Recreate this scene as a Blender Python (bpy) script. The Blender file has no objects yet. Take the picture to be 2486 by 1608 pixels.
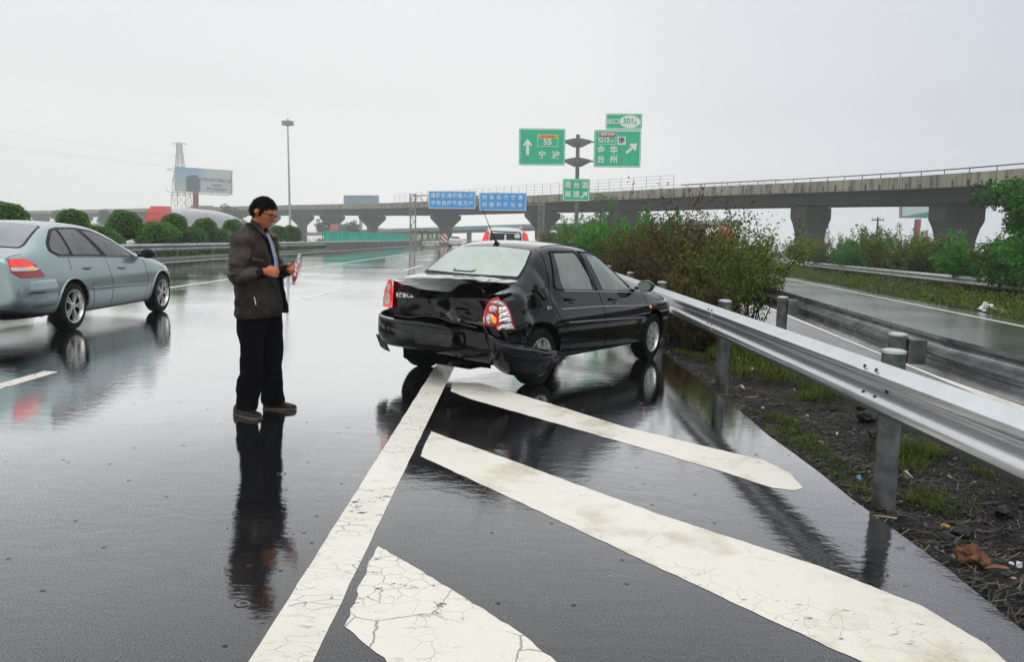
WORLD_STR=0.86
HAZE=0.0014
import bpy, bmesh, math, random
from mathutils import Vector, Matrix, noise
from mathutils.bvhtree import BVHTree
PI = math.pi
rnd = random.Random(7)
SC = bpy.context.scene
C = SC.collection
R_ = math.radians
# ------------------------------------------------------------------ camera (fitted to the photograph)
F_PX, PITCH, ROLL, CAM_H = 1904.68, 0.1175, 0.0407, 1.445
TAU = -0.0314          # the carriageway falls to the right: true vertical in road coordinates
PW, PH = 2486, 1608
_c, _s = math.cos(PITCH), math.sin(PITCH)
_R = Vector((1, 0, 0)); FWD = Vector((0, _c, -_s)); _U = Vector((0, _s, _c))
RGT = _R * math.cos(ROLL) + _U * math.sin(ROLL)
UPV = _U * math.cos(ROLL) - _R * math.sin(ROLL)
CAM = Vector((0, 0, CAM_H))
def ray(u, v):
    return FWD + RGT * ((u - PW / 2) / F_PX) - UPV * ((v - PH / 2) / F_PX)
def at(u, v, Y):                       # point seen at pixel u,v at distance Y down the road
    d = ray(u, v); return CAM + d * (Y / d.y)
def gnd(u, v, z=0.0):
    d = ray(u, v); return CAM + d * ((z - CAM_H) / d.z)
VERT = Vector((math.sin(TAU), 0, math.cos(TAU)))
TILT = Matrix.Rotation(TAU, 4, 'Y')
cam_d = bpy.data.cameras.new('camera'); cam = bpy.data.objects.new('camera', cam_d); C.objects.link(cam)
cam_d.sensor_width = 36; cam_d.lens = F_PX / PW * 36; cam_d.clip_start = .05; cam_d.clip_end = 5000
m = Matrix((RGT, UPV, -FWD)).transposed().to_4x4(); m.translation = CAM
cam.matrix_world = m
SC.camera = cam
SC.view_settings.view_transform = 'Standard'; SC.view_settings.look = 'None'
SC.view_settings.exposure = 0; SC.view_settings.gamma = 1
cy = SC.cycles
cy.max_bounces = 7; cy.diffuse_bounces = 2; cy.glossy_bounces = 4; cy.transmission_bounces = 4
cy.transparent_max_bounces = 12; cy.volume_bounces = 3; cy.caustics_reflective = False; cy.caustics_refractive = False
cy.sample_clamp_indirect = 6
# ------------------------------------------------------------------ node helpers
class NT:
    def __init__(s, tree): s.t = tree; s.t.nodes.clear()
    def n(s, kind, _in=None, **kw):
        nd = s.t.nodes.new(kind)
        for k, v in kw.items(): setattr(nd, k, v)
        if _in:
            for k, v in _in.items():
                sock = nd.inputs[k]
                if isinstance(v, bpy.types.NodeSocket): s.t.links.new(v, sock)
                elif v is not None:
                    if sock.type == 'RGBA' and len(v) == 3: v = (*v, 1)
                    sock.default_value = v
        return nd
    def math(s, op, a, b=None, clamp=False):
        return s.n('ShaderNodeMath', {0: a, **({1: b} if b is not None else {})}, operation=op, use_clamp=clamp).outputs[0]
    def mix(s, f, a, b, blend='MIX'):
        nd = s.t.nodes.new('ShaderNodeMix'); nd.data_type = 'RGBA'; nd.blend_type = blend
        for k, v in ((0, f), (6, a), (7, b)):
            if isinstance(v, bpy.types.NodeSocket): s.t.links.new(v, nd.inputs[k])
            else: nd.inputs[k].default_value = v if k == 0 else (*v[:3], 1)
        return nd.outputs[2]
    def ramp(s, f, pts):
        nd = s.t.nodes.new('ShaderNodeValToRGB'); s.t.links.new(f, nd.inputs[0])
        e = nd.color_ramp.elements
        while len(e) < len(pts): e.new(.5)
        for i, (p, c) in enumerate(pts):
            e[i].position = p; e[i].color = (c, c, c, 1) if isinstance(c, (int, float)) else (*c, 1)
        return nd.outputs[0]
    def noise(s, scale, co=None, detail=4, rough=.55, dist=0):
        return s.n('ShaderNodeTexNoise', {'Vector': co, 'Scale': scale, 'Detail': detail, 'Roughness': rough, 'Distortion': dist})
    def map(s, co, scale=(1, 1, 1), rot=(0, 0, 0), loc=(0, 0, 0)):
        return s.n('ShaderNodeMapping', {'Vector': co, 'Scale': scale, 'Rotation': rot, 'Location': loc}).outputs[0]
def newmat(name):
    m = bpy.data.materials.new(name); m.use_nodes = True
    return m, NT(m.node_tree)
MATS = {}
def pm(name, col, rough=.5, metal=0, var=.12, scale=8, bump=0, bscale=60, coat=0, spec=.5, emit=0, ecol=None, trans=0, sss=0, alpha=1, col2=None, sheen=0, obj=True, ior=1.45):
    """general procedural material: colour broken up by noise, optional fine bump"""
    if name in MATS: return MATS[name]
    m, t = newmat(name)
    co = t.n('ShaderNodeTexCoord').outputs['Object' if obj else 'Generated']
    nz = t.noise(scale, co, 5).outputs[0]
    c2 = col2 if col2 else tuple(max(0, c * (1 - 2.2 * var)) for c in col)
    c1 = tuple(min(1, c * (1 + var)) for c in col)
    colr = t.mix(t.ramp(nz, [(.3, 0), (.7, 1)]), c2, c1)
    b = t.n('ShaderNodeBsdfPrincipled', {'Base Color': colr, 'Roughness': t.math('ADD', t.math('MULTIPLY', nz, rough * .35), rough * .82), 'Metallic': metal, 'Coat Weight': coat,
        'Coat Roughness': .04, 'Specular IOR Level': spec, 'Transmission Weight': trans, 'Alpha': alpha, 'Sheen Weight': sheen, 'IOR': ior})
    if sss:
        b.inputs['Subsurface Weight'].default_value = sss; b.inputs['Subsurface Radius'].default_value = (.01, .004, .002)
    if emit:
        b.inputs['Emission Color'].default_value = (*(ecol or col), 1); b.inputs['Emission Strength'].default_value = emit
    if bump:
        bn = t.noise(bscale, co, 6).outputs[0]
        t.t.links.new(t.n('ShaderNodeBump', {'Height': bn, 'Strength': 1, 'Distance': bump}).outputs[0], b.inputs['Normal'])
    t.n('ShaderNodeOutputMaterial', {0: b.outputs[0]})
    MATS[name] = m
    return m
# ------------------------------------------------------------------ object helpers
def tag(o, label=None, cat=None, group=None, kind=None):
    if label: o['label'] = label
    if cat: o['category'] = cat
    if group: o['group'] = group
    if kind: o['kind'] = kind
    return o
def setmat(me, mats):
    for mm in (mats if isinstance(mats, (list, tuple)) else [mats]): me.materials.append(mm)
def obj(name, bm, mat, parent=None, smooth=False, auto=None):
    me = bpy.data.meshes.new(name)
    if isinstance(bm, tuple): me.from_pydata(bm[0], [], bm[1]); me.update()
    else:
        bm.to_mesh(me); bm.free()
    setmat(me, mat)
    if smooth: me.polygons.foreach_set('use_smooth', [True] * len(me.polygons))
    if auto:
        me.polygons.foreach_set('use_smooth', [True] * len(me.polygons))
        me.set_sharp_from_angle(angle=R_(auto))
    o = bpy.data.objects.new(name, me); C.objects.link(o)
    if parent: o.parent = parent
    return o
def struct(name, bm, mat, **k):
    o = obj(name, bm, mat, **k); o['kind'] = 'structure'; return o
def thing(name, loc=(0, 0, 0), yaw=0, label=None, cat=None, group=None, tilt=True):
    o = bpy.data.objects.new(name, None); C.objects.link(o)
    mm = (TILT if tilt else Matrix.Identity(4)) @ Matrix.Rotation(yaw, 4, 'Z')
    o.rotation_euler = mm.to_euler(); o.location = loc; o.empty_display_size = .2
    return tag(o, label, cat, group)
def copy_tree(o, parent=None):
    c = o.copy(); C.objects.link(c); c.parent = parent
    for ch in list(o.children): copy_tree(ch, c)
    return c
def B(): return bmesh.new()
def box(bm, c, s, rot=None, bev=0, mi=0):
    r = bmesh.ops.create_cube(bm, size=1)
    vs = r['verts']
    M4 = Matrix.Translation(c) @ (rot.to_4x4() if rot else Matrix.Identity(4)) @ Matrix.Diagonal((*s, 1))
    bmesh.ops.transform(bm, matrix=M4, verts=vs)
    fs = list({f for v in vs for f in v.link_faces})
    for f in fs: f.material_index = mi
    if bev:
        es = list({e for v in vs for e in v.link_edges})
        bmesh.ops.bevel(bm, geom=es, offset=bev, segments=2, affect='EDGES', profile=.5)
    return vs
def tube(bm, pts, r, seg=8, caps=True, mi=0, closed=False):
    """sweep a circle along points; r number or list"""
    pts = [Vector(p) for p in pts]; n = len(pts)
    rs = r if isinstance(r, (list, tuple)) else [r] * n
    rings = []; up = None
    for i, p in enumerate(pts):
        if closed: d = pts[(i + 1) % n] - pts[i - 1]
        else: d = pts[min(i + 1, n - 1)] - pts[max(i - 1, 0)]
        d.normalize()
        if up is None:
            up = Vector((0, 0, 1)) if abs(d.z) < .9 else Vector((1, 0, 0))
        a = d.cross(up)
        if a.length < 1e-4: a = d.cross(Vector((0, 1, 0)))
        a.normalize(); b = a.cross(d).normalized(); up = b
        rr = rs[i] if not isinstance(rs[i], (tuple, list)) else None
        ra, rb = (rr, rr) if rr is not None else rs[i]
        rings.append([bm.verts.new(p + a * (math.cos(2 * PI * k / seg) * ra) + b * (math.sin(2 * PI * k / seg) * rb)) for k in range(seg)])
    rng = range(n if closed else n - 1)
    for i in rng:
        A, Bb = rings[i], rings[(i + 1) % n]
        for k in range(seg):
            f = bm.faces.new((A[k], A[(k + 1) % seg], Bb[(k + 1) % seg], Bb[k])); f.material_index = mi
    if caps and not closed:
        f = bm.faces.new(rings[0][::-1]); f.material_index = mi
        f = bm.faces.new(rings[-1]); f.material_index = mi
    return rings
def lathe(bm, prof, seg=24, M4=None, mi=0, close=False):
    """prof list of (r, z) revolved about z"""
    M4 = M4 or Matrix.Identity(4)
    rings = []
    for r, z in prof:
        if r < 1e-5: rings.append([bm.verts.new(M4 @ Vector((0, 0, z)))])
        else: rings.append([bm.verts.new(M4 @ Vector((r * math.cos(2 * PI * k / seg), r * math.sin(2 * PI * k / seg), z))) for k in range(seg)])
    for A, Bb in zip(rings, rings[1:]):
        for k in range(seg):
            k2 = (k + 1) % seg
            if len(A) == 1 and len(Bb) == 1: continue
            if len(A) == 1: f = bm.faces.new((A[0], Bb[k2], Bb[k]))
            elif len(Bb) == 1: f = bm.faces.new((A[k], A[k2], Bb[0]))
            else: f = bm.faces.new((A[k], A[k2], Bb[k2], Bb[k]))
            f.material_index = mi
    return rings
def poly(bm, pts, mi=0):
    f = bm.faces.new([bm.verts.new(p) for p in pts]); f.material_index = mi; return f
def prism(bm, pts, d, mi=0):
    """extrude planar polygon pts by vector d"""
    d = Vector(d); a = [bm.verts.new(p) for p in pts]; b = [bm.verts.new(Vector(p) + d) for p in pts]
    n = len(pts)
    fs = [bm.faces.new(a[::-1]), bm.faces.new(b)]
    for i in range(n): fs.append(bm.faces.new((a[i], a[(i + 1) % n], b[(i + 1) % n], b[i])))
    for f in fs: f.material_index = mi
    return fs
def sweep(bm, path, sec, mi=0, caps=True):
    """sweep section [(across, up)] along path of points with frames: across = horizontal normal to path (to the right of travel)"""
    path = [Vector(p) for p in path]; rings = []
    n = len(path)
    for i, p in enumerate(path):
        d = path[min(i + 1, n - 1)] - path[max(i - 1, 0)]; d.z = 0; d.normalize()
        a = Vector((d.y, -d.x, 0))
        rings.append([bm.verts.new(p + a * x + VERT * z) for x, z in sec])
    k = len(sec)
    for A, Bb in zip(rings, rings[1:]):
        for j in range(k):
            f = bm.faces.new((A[j], A[(j + 1) % k], Bb[(j + 1) % k], Bb[j])); f.material_index = mi
    if caps:
        bm.faces.new(rings[0][::-1]).material_index = mi; bm.faces.new(rings[-1]).material_index = mi
    return rings
def fixn(bm):
    bmesh.ops.recalc_face_normals(bm, faces=bm.faces[:]); return bm
def subdiv(bm, lv=2):
    """return new bmesh = Catmull-Clark of bm"""
    me = bpy.data.meshes.new('tmp'); bm.to_mesh(me); bm.free()
    o = bpy.data.objects.new('tmp', me); C.objects.link(o)
    md = o.modifiers.new('s', 'SUBSURF'); md.levels = lv; md.render_levels = lv
    dg = bpy.context.evaluated_depsgraph_get(); ev = o.evaluated_get(dg)
    r = bmesh.new(); r.from_mesh(ev.to_mesh()); ev.to_mesh_clear()
    bpy.data.objects.remove(o); bpy.data.meshes.remove(me)
    return r
def boolean(bm, cutter):
    mes = []
    for b in (bm, cutter):
        me = bpy.data.meshes.new('tmp'); b.to_mesh(me); b.free(); mes.append(me)
    oo = [bpy.data.objects.new('tmp', q) for q in mes]
    for q in oo: C.objects.link(q)
    md = oo[0].modifiers.new('b', 'BOOLEAN'); md.object = oo[1]; md.operation = 'DIFFERENCE'; md.solver = 'EXACT'
    dg = bpy.context.evaluated_depsgraph_get(); ev = oo[0].evaluated_get(dg)
    r = bmesh.new(); r.from_mesh(ev.to_mesh()); ev.to_mesh_clear()
    for q in oo: bpy.data.objects.remove(q)
    return r
def text_mesh(body, size=1.0, depth=.0, bold=0.0, sx=1.0, align='CENTER'):
    cu = bpy.data.curves.new('t', 'FONT'); cu.body = body; cu.size = size; cu.extrude = depth; cu.offset = bold
    cu.align_x = align; cu.align_y = 'CENTER'; cu.resolution_u = 3
    o = bpy.data.objects.new('t', cu); C.objects.link(o)
    dg = bpy.context.evaluated_depsgraph_get(); ev = o.evaluated_get(dg)
    me = bpy.data.meshes.new_from_object(ev)
    bpy.data.objects.remove(o); bpy.data.curves.remove(cu)
    bm = bmesh.new(); bm.from_mesh(me); bpy.data.meshes.remove(me)
    if sx != 1:
        for v in bm.verts: v.co.x *= sx
    return bm
def merge(dst, src, M4=None, mi=None):
    if M4 is not None: bmesh.ops.transform(src, matrix=M4, verts=src.verts[:])
    vm = {v: dst.verts.new(v.co) for v in src.verts}
    for f in src.faces:
        try: g = dst.faces.new([vm[v] for v in f.verts])
        except ValueError: continue
        g.material_index = f.material_index if mi is None else mi; g.smooth = f.smooth
    src.free()
# ================================================================== world, sun, haze
w = bpy.data.worlds.new('World'); SC.world = w; w.use_nodes = True
t = NT(w.node_tree)
sky = t.n('ShaderNodeTexSky', sky_type='NISHITA', sun_disc=False, sun_elevation=R_(55), sun_rotation=R_(200), air_density=2, dust_density=6)
skc = t.n('ShaderNodeHueSaturation', {'Saturation': .25, 'Value': .09, 'Color': sky.outputs[0]}).outputs[0]
gco = t.n('ShaderNodeTexCoord').outputs['Generated']
sx = t.n('ShaderNodeSeparateXYZ', {0: gco})
grad = t.ramp(sx.outputs[2], [(0, (1.62, 1.62, 1.57)), (.06, (1.36, 1.36, 1.33)), (.16, (1.10, 1.105, 1.10)), (.30, (1.05, 1.06, 1.075)), (.6, (1.35, 1.37, 1.39)), (1, (1.8, 1.83, 1.86))])
cl = t.noise(1.6, t.map(gco, (1, 1, 2.5)), 4, .5).outputs[0]
cl2 = t.ramp(cl, [(.3, (.93, .945, .965)), (.7, (1.03, 1.03, 1.03))])
# cloud cover thickens towards the right of the road
side = t.ramp(sx.outputs[0], [(.08, (1, 1, 1)), (.5, (.76, .79, .86))])
ov = t.mix(1.0, t.mix(1.0, grad, cl2, 'MULTIPLY'), side, 'MULTIPLY')
colr = t.mix(.9, skc, ov)
bg = t.n('ShaderNodeBackground', {'Color': colr, 'Strength': WORLD_STR})
t.n('ShaderNodeOutputWorld', {0: bg.outputs[0]})
sd = bpy.data.lights.new('sun', 'SUN'); sd.energy = .6; sd.angle = R_(40); sd.color = (1, .97, .93)
so = bpy.data.objects.new('sun', sd); C.objects.link(so); so.rotation_euler = (R_(35), 0, R_(20))
if HAZE:
    bm = B(); box(bm, (0, 315, 23), (1500, 760, 52))
    m, t = newmat('haze')
    v = t.n('ShaderNodeVolumePrincipled', {'Color': (.995, .998, 1), 'Density': HAZE, 'Anisotropy': .8})
    o = t.n('ShaderNodeOutputMaterial'); t.t.links.new(v.outputs[0], o.inputs['Volume'])
    hz = obj('haze', bm, m); hz['kind'] = 'stuff'
# ================================================================== wet surfaces
def ripple(t, co, amp=1.0):
    """rain-film surface: wind ripples, fine grain and a few drop rings"""
    a = t.noise(7, t.map(co, (.8, 1.35, 1)), 3, .6).outputs[0]
    b = t.noise(34, t.map(co, (.7, 1.5, 1)), 3, .6).outputs[0]
    c = t.noise(420, co, 2, .5).outputs[0]
    patch = t.ramp(t.noise(.32, co, 3, .5).outputs[0], [(.42, .25), (.62, 1)])
    h = t.math('ADD', t.math('MULTIPLY', a, .0030 * amp), t.math('MULTIPLY', b, .0006 * amp))
    h = t.math('MULTIPLY', h, patch)
    h = t.math('ADD', h, t.math('MULTIPLY', c, .00004))
    vo = t.n('ShaderNodeTexVoronoi', {'Vector': co, 'Scale': 2.4}, distance='EUCLIDEAN', voronoi_dimensions='2D')
    d = vo.outputs['Distance']
    ring = t.math('MULTIPLY', t.math('SINE', t.math('MULTIPLY', d, 95)), t.math('MULTIPLY', t.ramp(d, [(0, 1), (.10, 0)]), t.ramp(t.n('ShaderNodeSeparateXYZ', {0: vo.outputs['Color']}).outputs[1], [(.55, 0), (.9, 1)])))
    h = t.math('ADD', h, t.math('MULTIPLY', ring, .0005))
    return t.n('ShaderNodeBump', {'Height': h, 'Strength': 1, 'Distance': 1}).outputs[0]
def wet(name, col1, col2, film=2.0, rough=.012, amp=1.0, scale=260, grain=.52):
    m, t = newmat(name)
    co = t.n('ShaderNodeTexCoord').outputs['Object']
    agg = t.noise(scale, co, 3, .7).outputs[0]
    big = t.noise(.5, co, 4, .55).outputs[0]
    colr = t.mix(t.ramp(agg, [(.35, 0), (.75, 1)]), col1, col2)
    colr = t.mix(t.math('MULTIPLY', big, .5), colr, tuple(c * .6 for c in col1))
    nrm = ripple(t, co, amp)
    dif = t.n('ShaderNodeBsdfDiffuse', {'Color': colr, 'Roughness': .9})
    gl = t.n('ShaderNodeBsdfGlossy', {'Color': (1, 1, 1), 'Roughness': rough, 'Normal': nrm})
    fr = t.n('ShaderNodeFresnel', {'IOR': 1.34, 'Normal': nrm}).outputs[0]
    var = t.ramp(t.noise(.55, t.map(co, (1.2, .5, 1)), 5, .6).outputs[0], [(.3, .84), (.7, 1.05)])
    f = t.math('MULTIPLY', t.math('ADD', t.math('MULTIPLY', fr, film * .93), t.math('MULTIPLY', t.math('MULTIPLY', fr, fr), film * 1.7)), var)
    # stones standing out of the film and a few dark pits
    gr = t.noise(150, co, 3, .7).outputs[0]; f = t.math('MULTIPLY', f, t.ramp(gr, [(.38, grain), (.56, 1.08)]))
    pv = t.n('ShaderNodeTexVoronoi', {'Vector': co, 'Scale': 3.4}, voronoi_dimensions='2D'); pit = t.math('MULTIPLY', t.ramp(pv.outputs['Distance'], [(.02, 1), (.05, 0)]), t.ramp(t.n('ShaderNodeSeparateXYZ', {0: pv.outputs['Color']}).outputs[0], [(.72, 0), (.75, 1)]))
    f = t.math('MULTIPLY', f, t.math('SUBTRACT', 1, t.math('MULTIPLY', pit, .75)))
    f = t.math('MINIMUM', f, .93)
    mx = t.n('ShaderNodeMixShader', {0: f, 1: dif.outputs[0], 2: gl.outputs[0]})
    return m, t, co, mx, colr
def done(m, t, sh):
    t.n('ShaderNodeOutputMaterial', {0: sh}); return m
m, t, co, mx, _ = wet('wet_asphalt', (.006, .006, .007), (.026, .026, .028), film=2.6)
ASPH = done(m, t, mx.outputs[0])
m, t, co, mx, _ = wet('wet_ramp_asphalt', (.010, .010, .010), (.045, .046, .044), film=1.05, amp=4, rough=.16)
RAMP_ASPH = done(m, t, mx.outputs[0])
def paint_mat(name, crack_scale, wear, dirt_amt=.6, seed=0, film=.42, k1a=.6, lo=.36, sq=1, k2a=.9):
    m, t, co, mx, _ = wet(name, (.01, .01, .011), (.03, .03, .032), film=film, amp=1, rough=.22)
    dirt = t.noise(1.7, t.map(co, loc=(seed, seed * 2, 0)), 5, .65).outputs[0]
    fine = t.noise(90, co, 3, .7).outputs[0]
    c = t.mix(t.ramp(dirt, [(.50, 0), (.68, dirt_amt)]), (.76, .73, .645), (.44, .375, .25))
    c = t.mix(t.math('MULTIPLY', t.ramp(fine, [(.35, 0), (.8, 1)]), .22), c, (.42, .40, .36))
    wob = t.noise(6, co, 4, .6)
    wco = t.map(t.mix(.06, co, wob.outputs[1]), (1, sq, 1))
    v1 = t.n('ShaderNodeTexVoronoi', {'Vector': wco, 'Scale': crack_scale}, feature='DISTANCE_TO_EDGE').outputs[0]
    v2 = t.n('ShaderNodeTexVoronoi', {'Vector': wco, 'Scale': crack_scale * 4.5}, feature='DISTANCE_TO_EDGE').outputs[0]
    area = t.ramp(t.noise(1.1, t.map(co, loc=(seed * 3 + 2, 1, 0)), 3, .5).outputs[0], [(.56, 0), (.64, 1)])
    k1 = t.math('MULTIPLY', t.ramp(v1, [(0, k1a), (.0022 * crack_scale, k1a * .6), (.0045 * crack_scale, 0)]), t.ramp(t.noise(3, co, 3).outputs[0], [(lo, .0), (lo + .16, 1)]))
    k2 = t.math('MULTIPLY', t.ramp(v2, [(0, .8), (.012, .4), (.026, 0)]), area)
    chip = t.ramp(t.noise(16, t.map(co, (.6, 1.2, 1), loc=(seed, 0, 0)), 4, .75).outputs[0], [(.66 - wear * .10, 0), (.70 - wear * .10, 1)])
    k = t.math('MAXIMUM', t.math('MAXIMUM', k1, t.math('MULTIPLY', k2, k2a)), t.math('MULTIPLY', chip, t.math('MINIMUM', t.math('ADD', area, .15), 1.0)), clamp=True)
    c = t.mix(k, c, (.035, .035, .037))
    dif = [n for n in t.t.nodes if n.type == 'BSDF_DIFFUSE'][0]; t.t.links.new(c, dif.inputs['Color'])
    return done(m, t, mx.outputs[0])
PAINT_LINE = paint_mat('road_paint_line', 9.0, .9, .15, 1, sq=2.4, k1a=.75, lo=.44)
PAINT_A = paint_mat('road_paint_stripe', 2.2, .35, .8, 5, k1a=.5, lo=.52, k2a=.4)
PAINT_B = paint_mat('road_paint_patch', 2.6, .5, .15, 9, k1a=.7, lo=.34)
PAINT_FAR = paint_mat('road_paint_worn', 3.0, .5, .4, 13)
# ================================================================== ground, roads
def sheet(name, pts, z, mat, sub=0):
    bm = B(); poly(bm, [(x, y, z) for x, y in pts]); return struct(name, bm, mat)
def strip(name, rows, mat, z):           # rows of (y, x0, x1)
    bm = B(); L = [(bm.verts.new((x0, y, z)), bm.verts.new((x1, y, z))) for y, x0, x1 in rows]
    for a, b in zip(L, L[1:]): bm.faces.new((a[0], a[1], b[1], b[0]))
    return struct(name, bm, mat)
m, t = newmat('dark_soil'); co = t.n('ShaderNodeTexCoord').outputs['Object']
n1 = t.noise(3, co, 6, .65).outputs[0]; n2 = t.noise(40, co, 5, .7).outputs[0]
c = t.mix(t.ramp(n1, [(.35, 0), (.7, 1)]), (.0025, .0021, .0017), (.009, .0068, .0045))
c = t.mix(t.ramp(n2, [(.55, 0), (.8, 1)]), c, (.022, .019, .015))
b = t.n('ShaderNodeBsdfPrincipled', {'Base Color': c, 'Roughness': t.ramp(n2, [(.35, .3), (.6, .8)]), 'Specular IOR Level': .18})
hh = t.math('ADD', t.math('MULTIPLY', n1, .05), t.math('MULTIPLY', n2, .018))
t.t.links.new(t.n('ShaderNodeBump', {'Height': hh, 'Strength': 1, 'Distance': 1}).outputs[0], b.inputs['Normal'])
SOIL = done(m, t, b.outputs[0])
FIELD = pm('field_green', (.045, .075, .025), .9, var=.35, scale=.3, bump=.05, bscale=3)
RX = 2.05                                   # right edge of the carriageway
# one ground sheet; a shallow ditch between carriageway and ramp
bm = B()
xs = [-700, -200, -60, -30, 2.0, 2.2, 2.5, 2.9, 3.3, 3.8, 4.4, 6, 9, 14, 20, 30, 60, 200, 700]
ys = [-30, -6, 0, 2, 3, 4, 5, 6, 7, 8, 9, 10, 12, 14, 17, 20, 25, 30, 40, 60, 100, 200, 400, 660]
def ramp_left(y): return 4.05 + .115 * y - .9          # paved edge of the ramp
def gz(x, y):
    if x <= 2.02: return -.05
    e = ramp_left(max(y, 0))
    if x < e:
        f = (x - 2.05) / max(e - 2.05, .1)
        return -.42 if 0 < f and x < e - .3 else -.12
    return -.05
g = [[bm.verts.new((x, y, gz(x, y))) for x in xs] for y in ys]
for i in range(len(ys) - 1):
    for j in range(len(xs) - 1): bm.faces.new((g[i][j], g[i][j + 1], g[i + 1][j + 1], g[i + 1][j]))
struct('ground', bm, FIELD, smooth=True)
# gore soil between the carriageway and the ramp, finely modelled
bm = B(); NX = 46; rows = []
y = -1.0
while y < 46:
    e = ramp_left(max(y, 0)) + .06
    row = []
    for i in range(NX + 1):
        f = i / NX; x = RX - .03 + (e - RX + .03) * f
        z = -.012 - .20 * math.sin(PI * f) ** .7
        z += (.05 * noise.noise(Vector((x * 2.2, y * 2.0, 1))) + .028 * noise.noise(Vector((x * 8, y * 8, 3))) + .012 * noise.noise(Vector((x * 23, y * 23, 5)))) * min(1, f * 9, (1 - f) * 9)
        row.append(bm.verts.new((x + .05 * noise.noise(Vector((y * 3, 0, 0))) * (i == 0), y, z)))
    rows.append(row); y += .075 if y < 9 else (.2 if y < 16 else .6)
for a, b2 in zip(rows, rows[1:]):
    for j in range(NX): bm.faces.new((a[j], a[j + 1], b2[j + 1], b2[j]))
SOILMESH = struct('verge_soil', bm, SOIL, smooth=True)
def soil_z(x, y):
    e = ramp_left(max(y, 0)) + .06; f = min(1, max(0, (x - RX) / (e - RX)))
    return -.012 - .20 * math.sin(PI * f) ** .7 + (.05 * noise.noise(Vector((x * 2.2, y * 2.0, 1))) + .028 * noise.noise(Vector((x * 8, y * 8, 3)))) * min(1, f * 9, (1 - f) * 9)
# main carriageway slab: 14 m wide, real thickness so that the edge shows
bm = B(); P = [(-14.3, -20), (RX, -20)] + [(RX + .012 * math.sin(i * 1.9) + .01 * math.sin(i * .7), -20 + i * .5) for i in range(1, 100)] + [(RX + .6, 120), (RX + 12, 300), (RX + 60, 640), (RX + 20, 640), (-12, 300), (-14.3, 120)]
prism(bm, [(x, y, -.045) for x, y in P], (0, 0, .045)); struct('road', fixn(bm), ASPH)
strip('opposite_road', [(-20, -34, -17.5), (60, -40, -17.5), (120, -48, -17.5), (300, -62, -15), (600, -70, 4)], ASPH, -.02)
# exit ramp on the right
def rl(y): return 4.05 + .115 * y
def rr(y): return 9.05 + .117 * y
bm = B(); P = [(rl(-5) - .95, -5), (rr(-5) + .9, -5), (rr(30) + .9, 30), (rr(90) + 1.5, 90), (rl(90) - .95, 90), (rl(30) - .95, 30)]
prism(bm, [(x, y, -.045) for x, y in P], (0, 0, .045)); struct('ramp_road', fixn(bm), RAMP_ASPH)
strip('ramp_edge_line', [(-3, rl(-3) - .05, rl(-3) + .20), (90, rl(90) - .05, rl(90) + .20)], PAINT_FAR, .004)
strip('ramp_edge_line', [(-3, rr(-3) - .1, rr(-3) + .1), (90, rr(90) - .1, rr(90) + .1)], PAINT_FAR, .004)
# painted markings
def jag(pts, amp=.008, step=.035):
    out = []
    n = len(pts)
    for i in range(n):
        a = Vector(pts[i]).to_3d(); b2 = Vector(pts[(i + 1) % n]).to_3d(); L = (b2 - a).length; k = max(1, int(L / step))
        for j in range(k):
            p = a.lerp(b2, j / k); out.append((p.x + amp * noise.noise(p * 9) + amp * .6 * noise.noise(p * 31), p.y + amp * noise.noise(p * 9 + Vector((5, 5, 5))) + amp * .6 * noise.noise(p * 31 + Vector((5, 5, 5)))))
    return out
def marking(name, pts, mat, amp=.008):
    bm = B(); poly(bm, [(x, y, .002) for x, y in jag(pts, amp)]); bm.normal_update()
    if bm.faces[:][0].normal.z < 0: bmesh.ops.reverse_faces(bm, faces=bm.faces[:])
    bmesh.ops.triangulate(bm, faces=bm.faces[:])
    return struct(name, bm, mat)
bm = B(); N = 500
L = []
for i in range(N + 1):
    y = -1 + i * .12 if i < 120 else 13.4 + (i - 120) * .5
    j = .006 * noise.noise(Vector((y * 5, 0, 0)))
    L.append((bm.verts.new((-.835 + j, y, .002)), bm.verts.new((-.625 + .006 * noise.noise(Vector((y * 5, 9, 0))), y, .002))))
for a, b2 in zip(L, L[1:]): bm.faces.new((a[0], a[1], b2[1], b2[0]))
struct('edge_line', bm, PAINT_LINE)
marking('gore_stripe', [(-.57, 7.66), (-.30, 7.70), (.05, 7.26), (.50, 6.66), (.93, 6.06), (1.40, 5.60), (1.76, 5.26), (1.84, 4.98), (1.82, 4.66), (1.74, 4.60), (1.62, 4.63), (1.39, 4.95), (.81, 5.62), (.22, 6.27), (-.36, 6.92), (-.55, 7.22)], PAINT_A)
marking('gore_stripe', [(-.57, 5.68), (.18, 4.83), (.83, 4.08), (1.47, 3.46), (1.74, 3.1), (1.83, 2.8), (1.83, 2.2), (1.66, 2.2), (1.30, 2.62), (1.09, 2.88), (.7, 3.38), (.17, 4.07), (-.57, 5.02)], PAINT_A)
marking('gore_stripe', [(-.59, 3.49), (-.53, 3.45), (.03, 2.8), (.2, 2.55), (.8, 1.9), (.1, 1.9), (-.37, 2.50), (-.57, 2.74)], PAINT_B, .014)
for i in range(-1, 9):
    y0 = 1.35 + i * 15.1
    for x0 in (-4.39,):
        marking('lane_dash', [(x0 - .075, y0), (x0 + .075, y0), (x0 + .075, y0 + 6.05), (x0 - .075, y0 + 6.05)], PAINT_FAR)
strip('lane_edge_line', [(-5, -7.98, -7.83), (200, -7.98, -7.83)], PAINT_FAR, .004)
strip('median_edge_line', [(-5, -13.3, -13.1), (110, -13.3, -13.1)], PAINT_FAR, .004)
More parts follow.
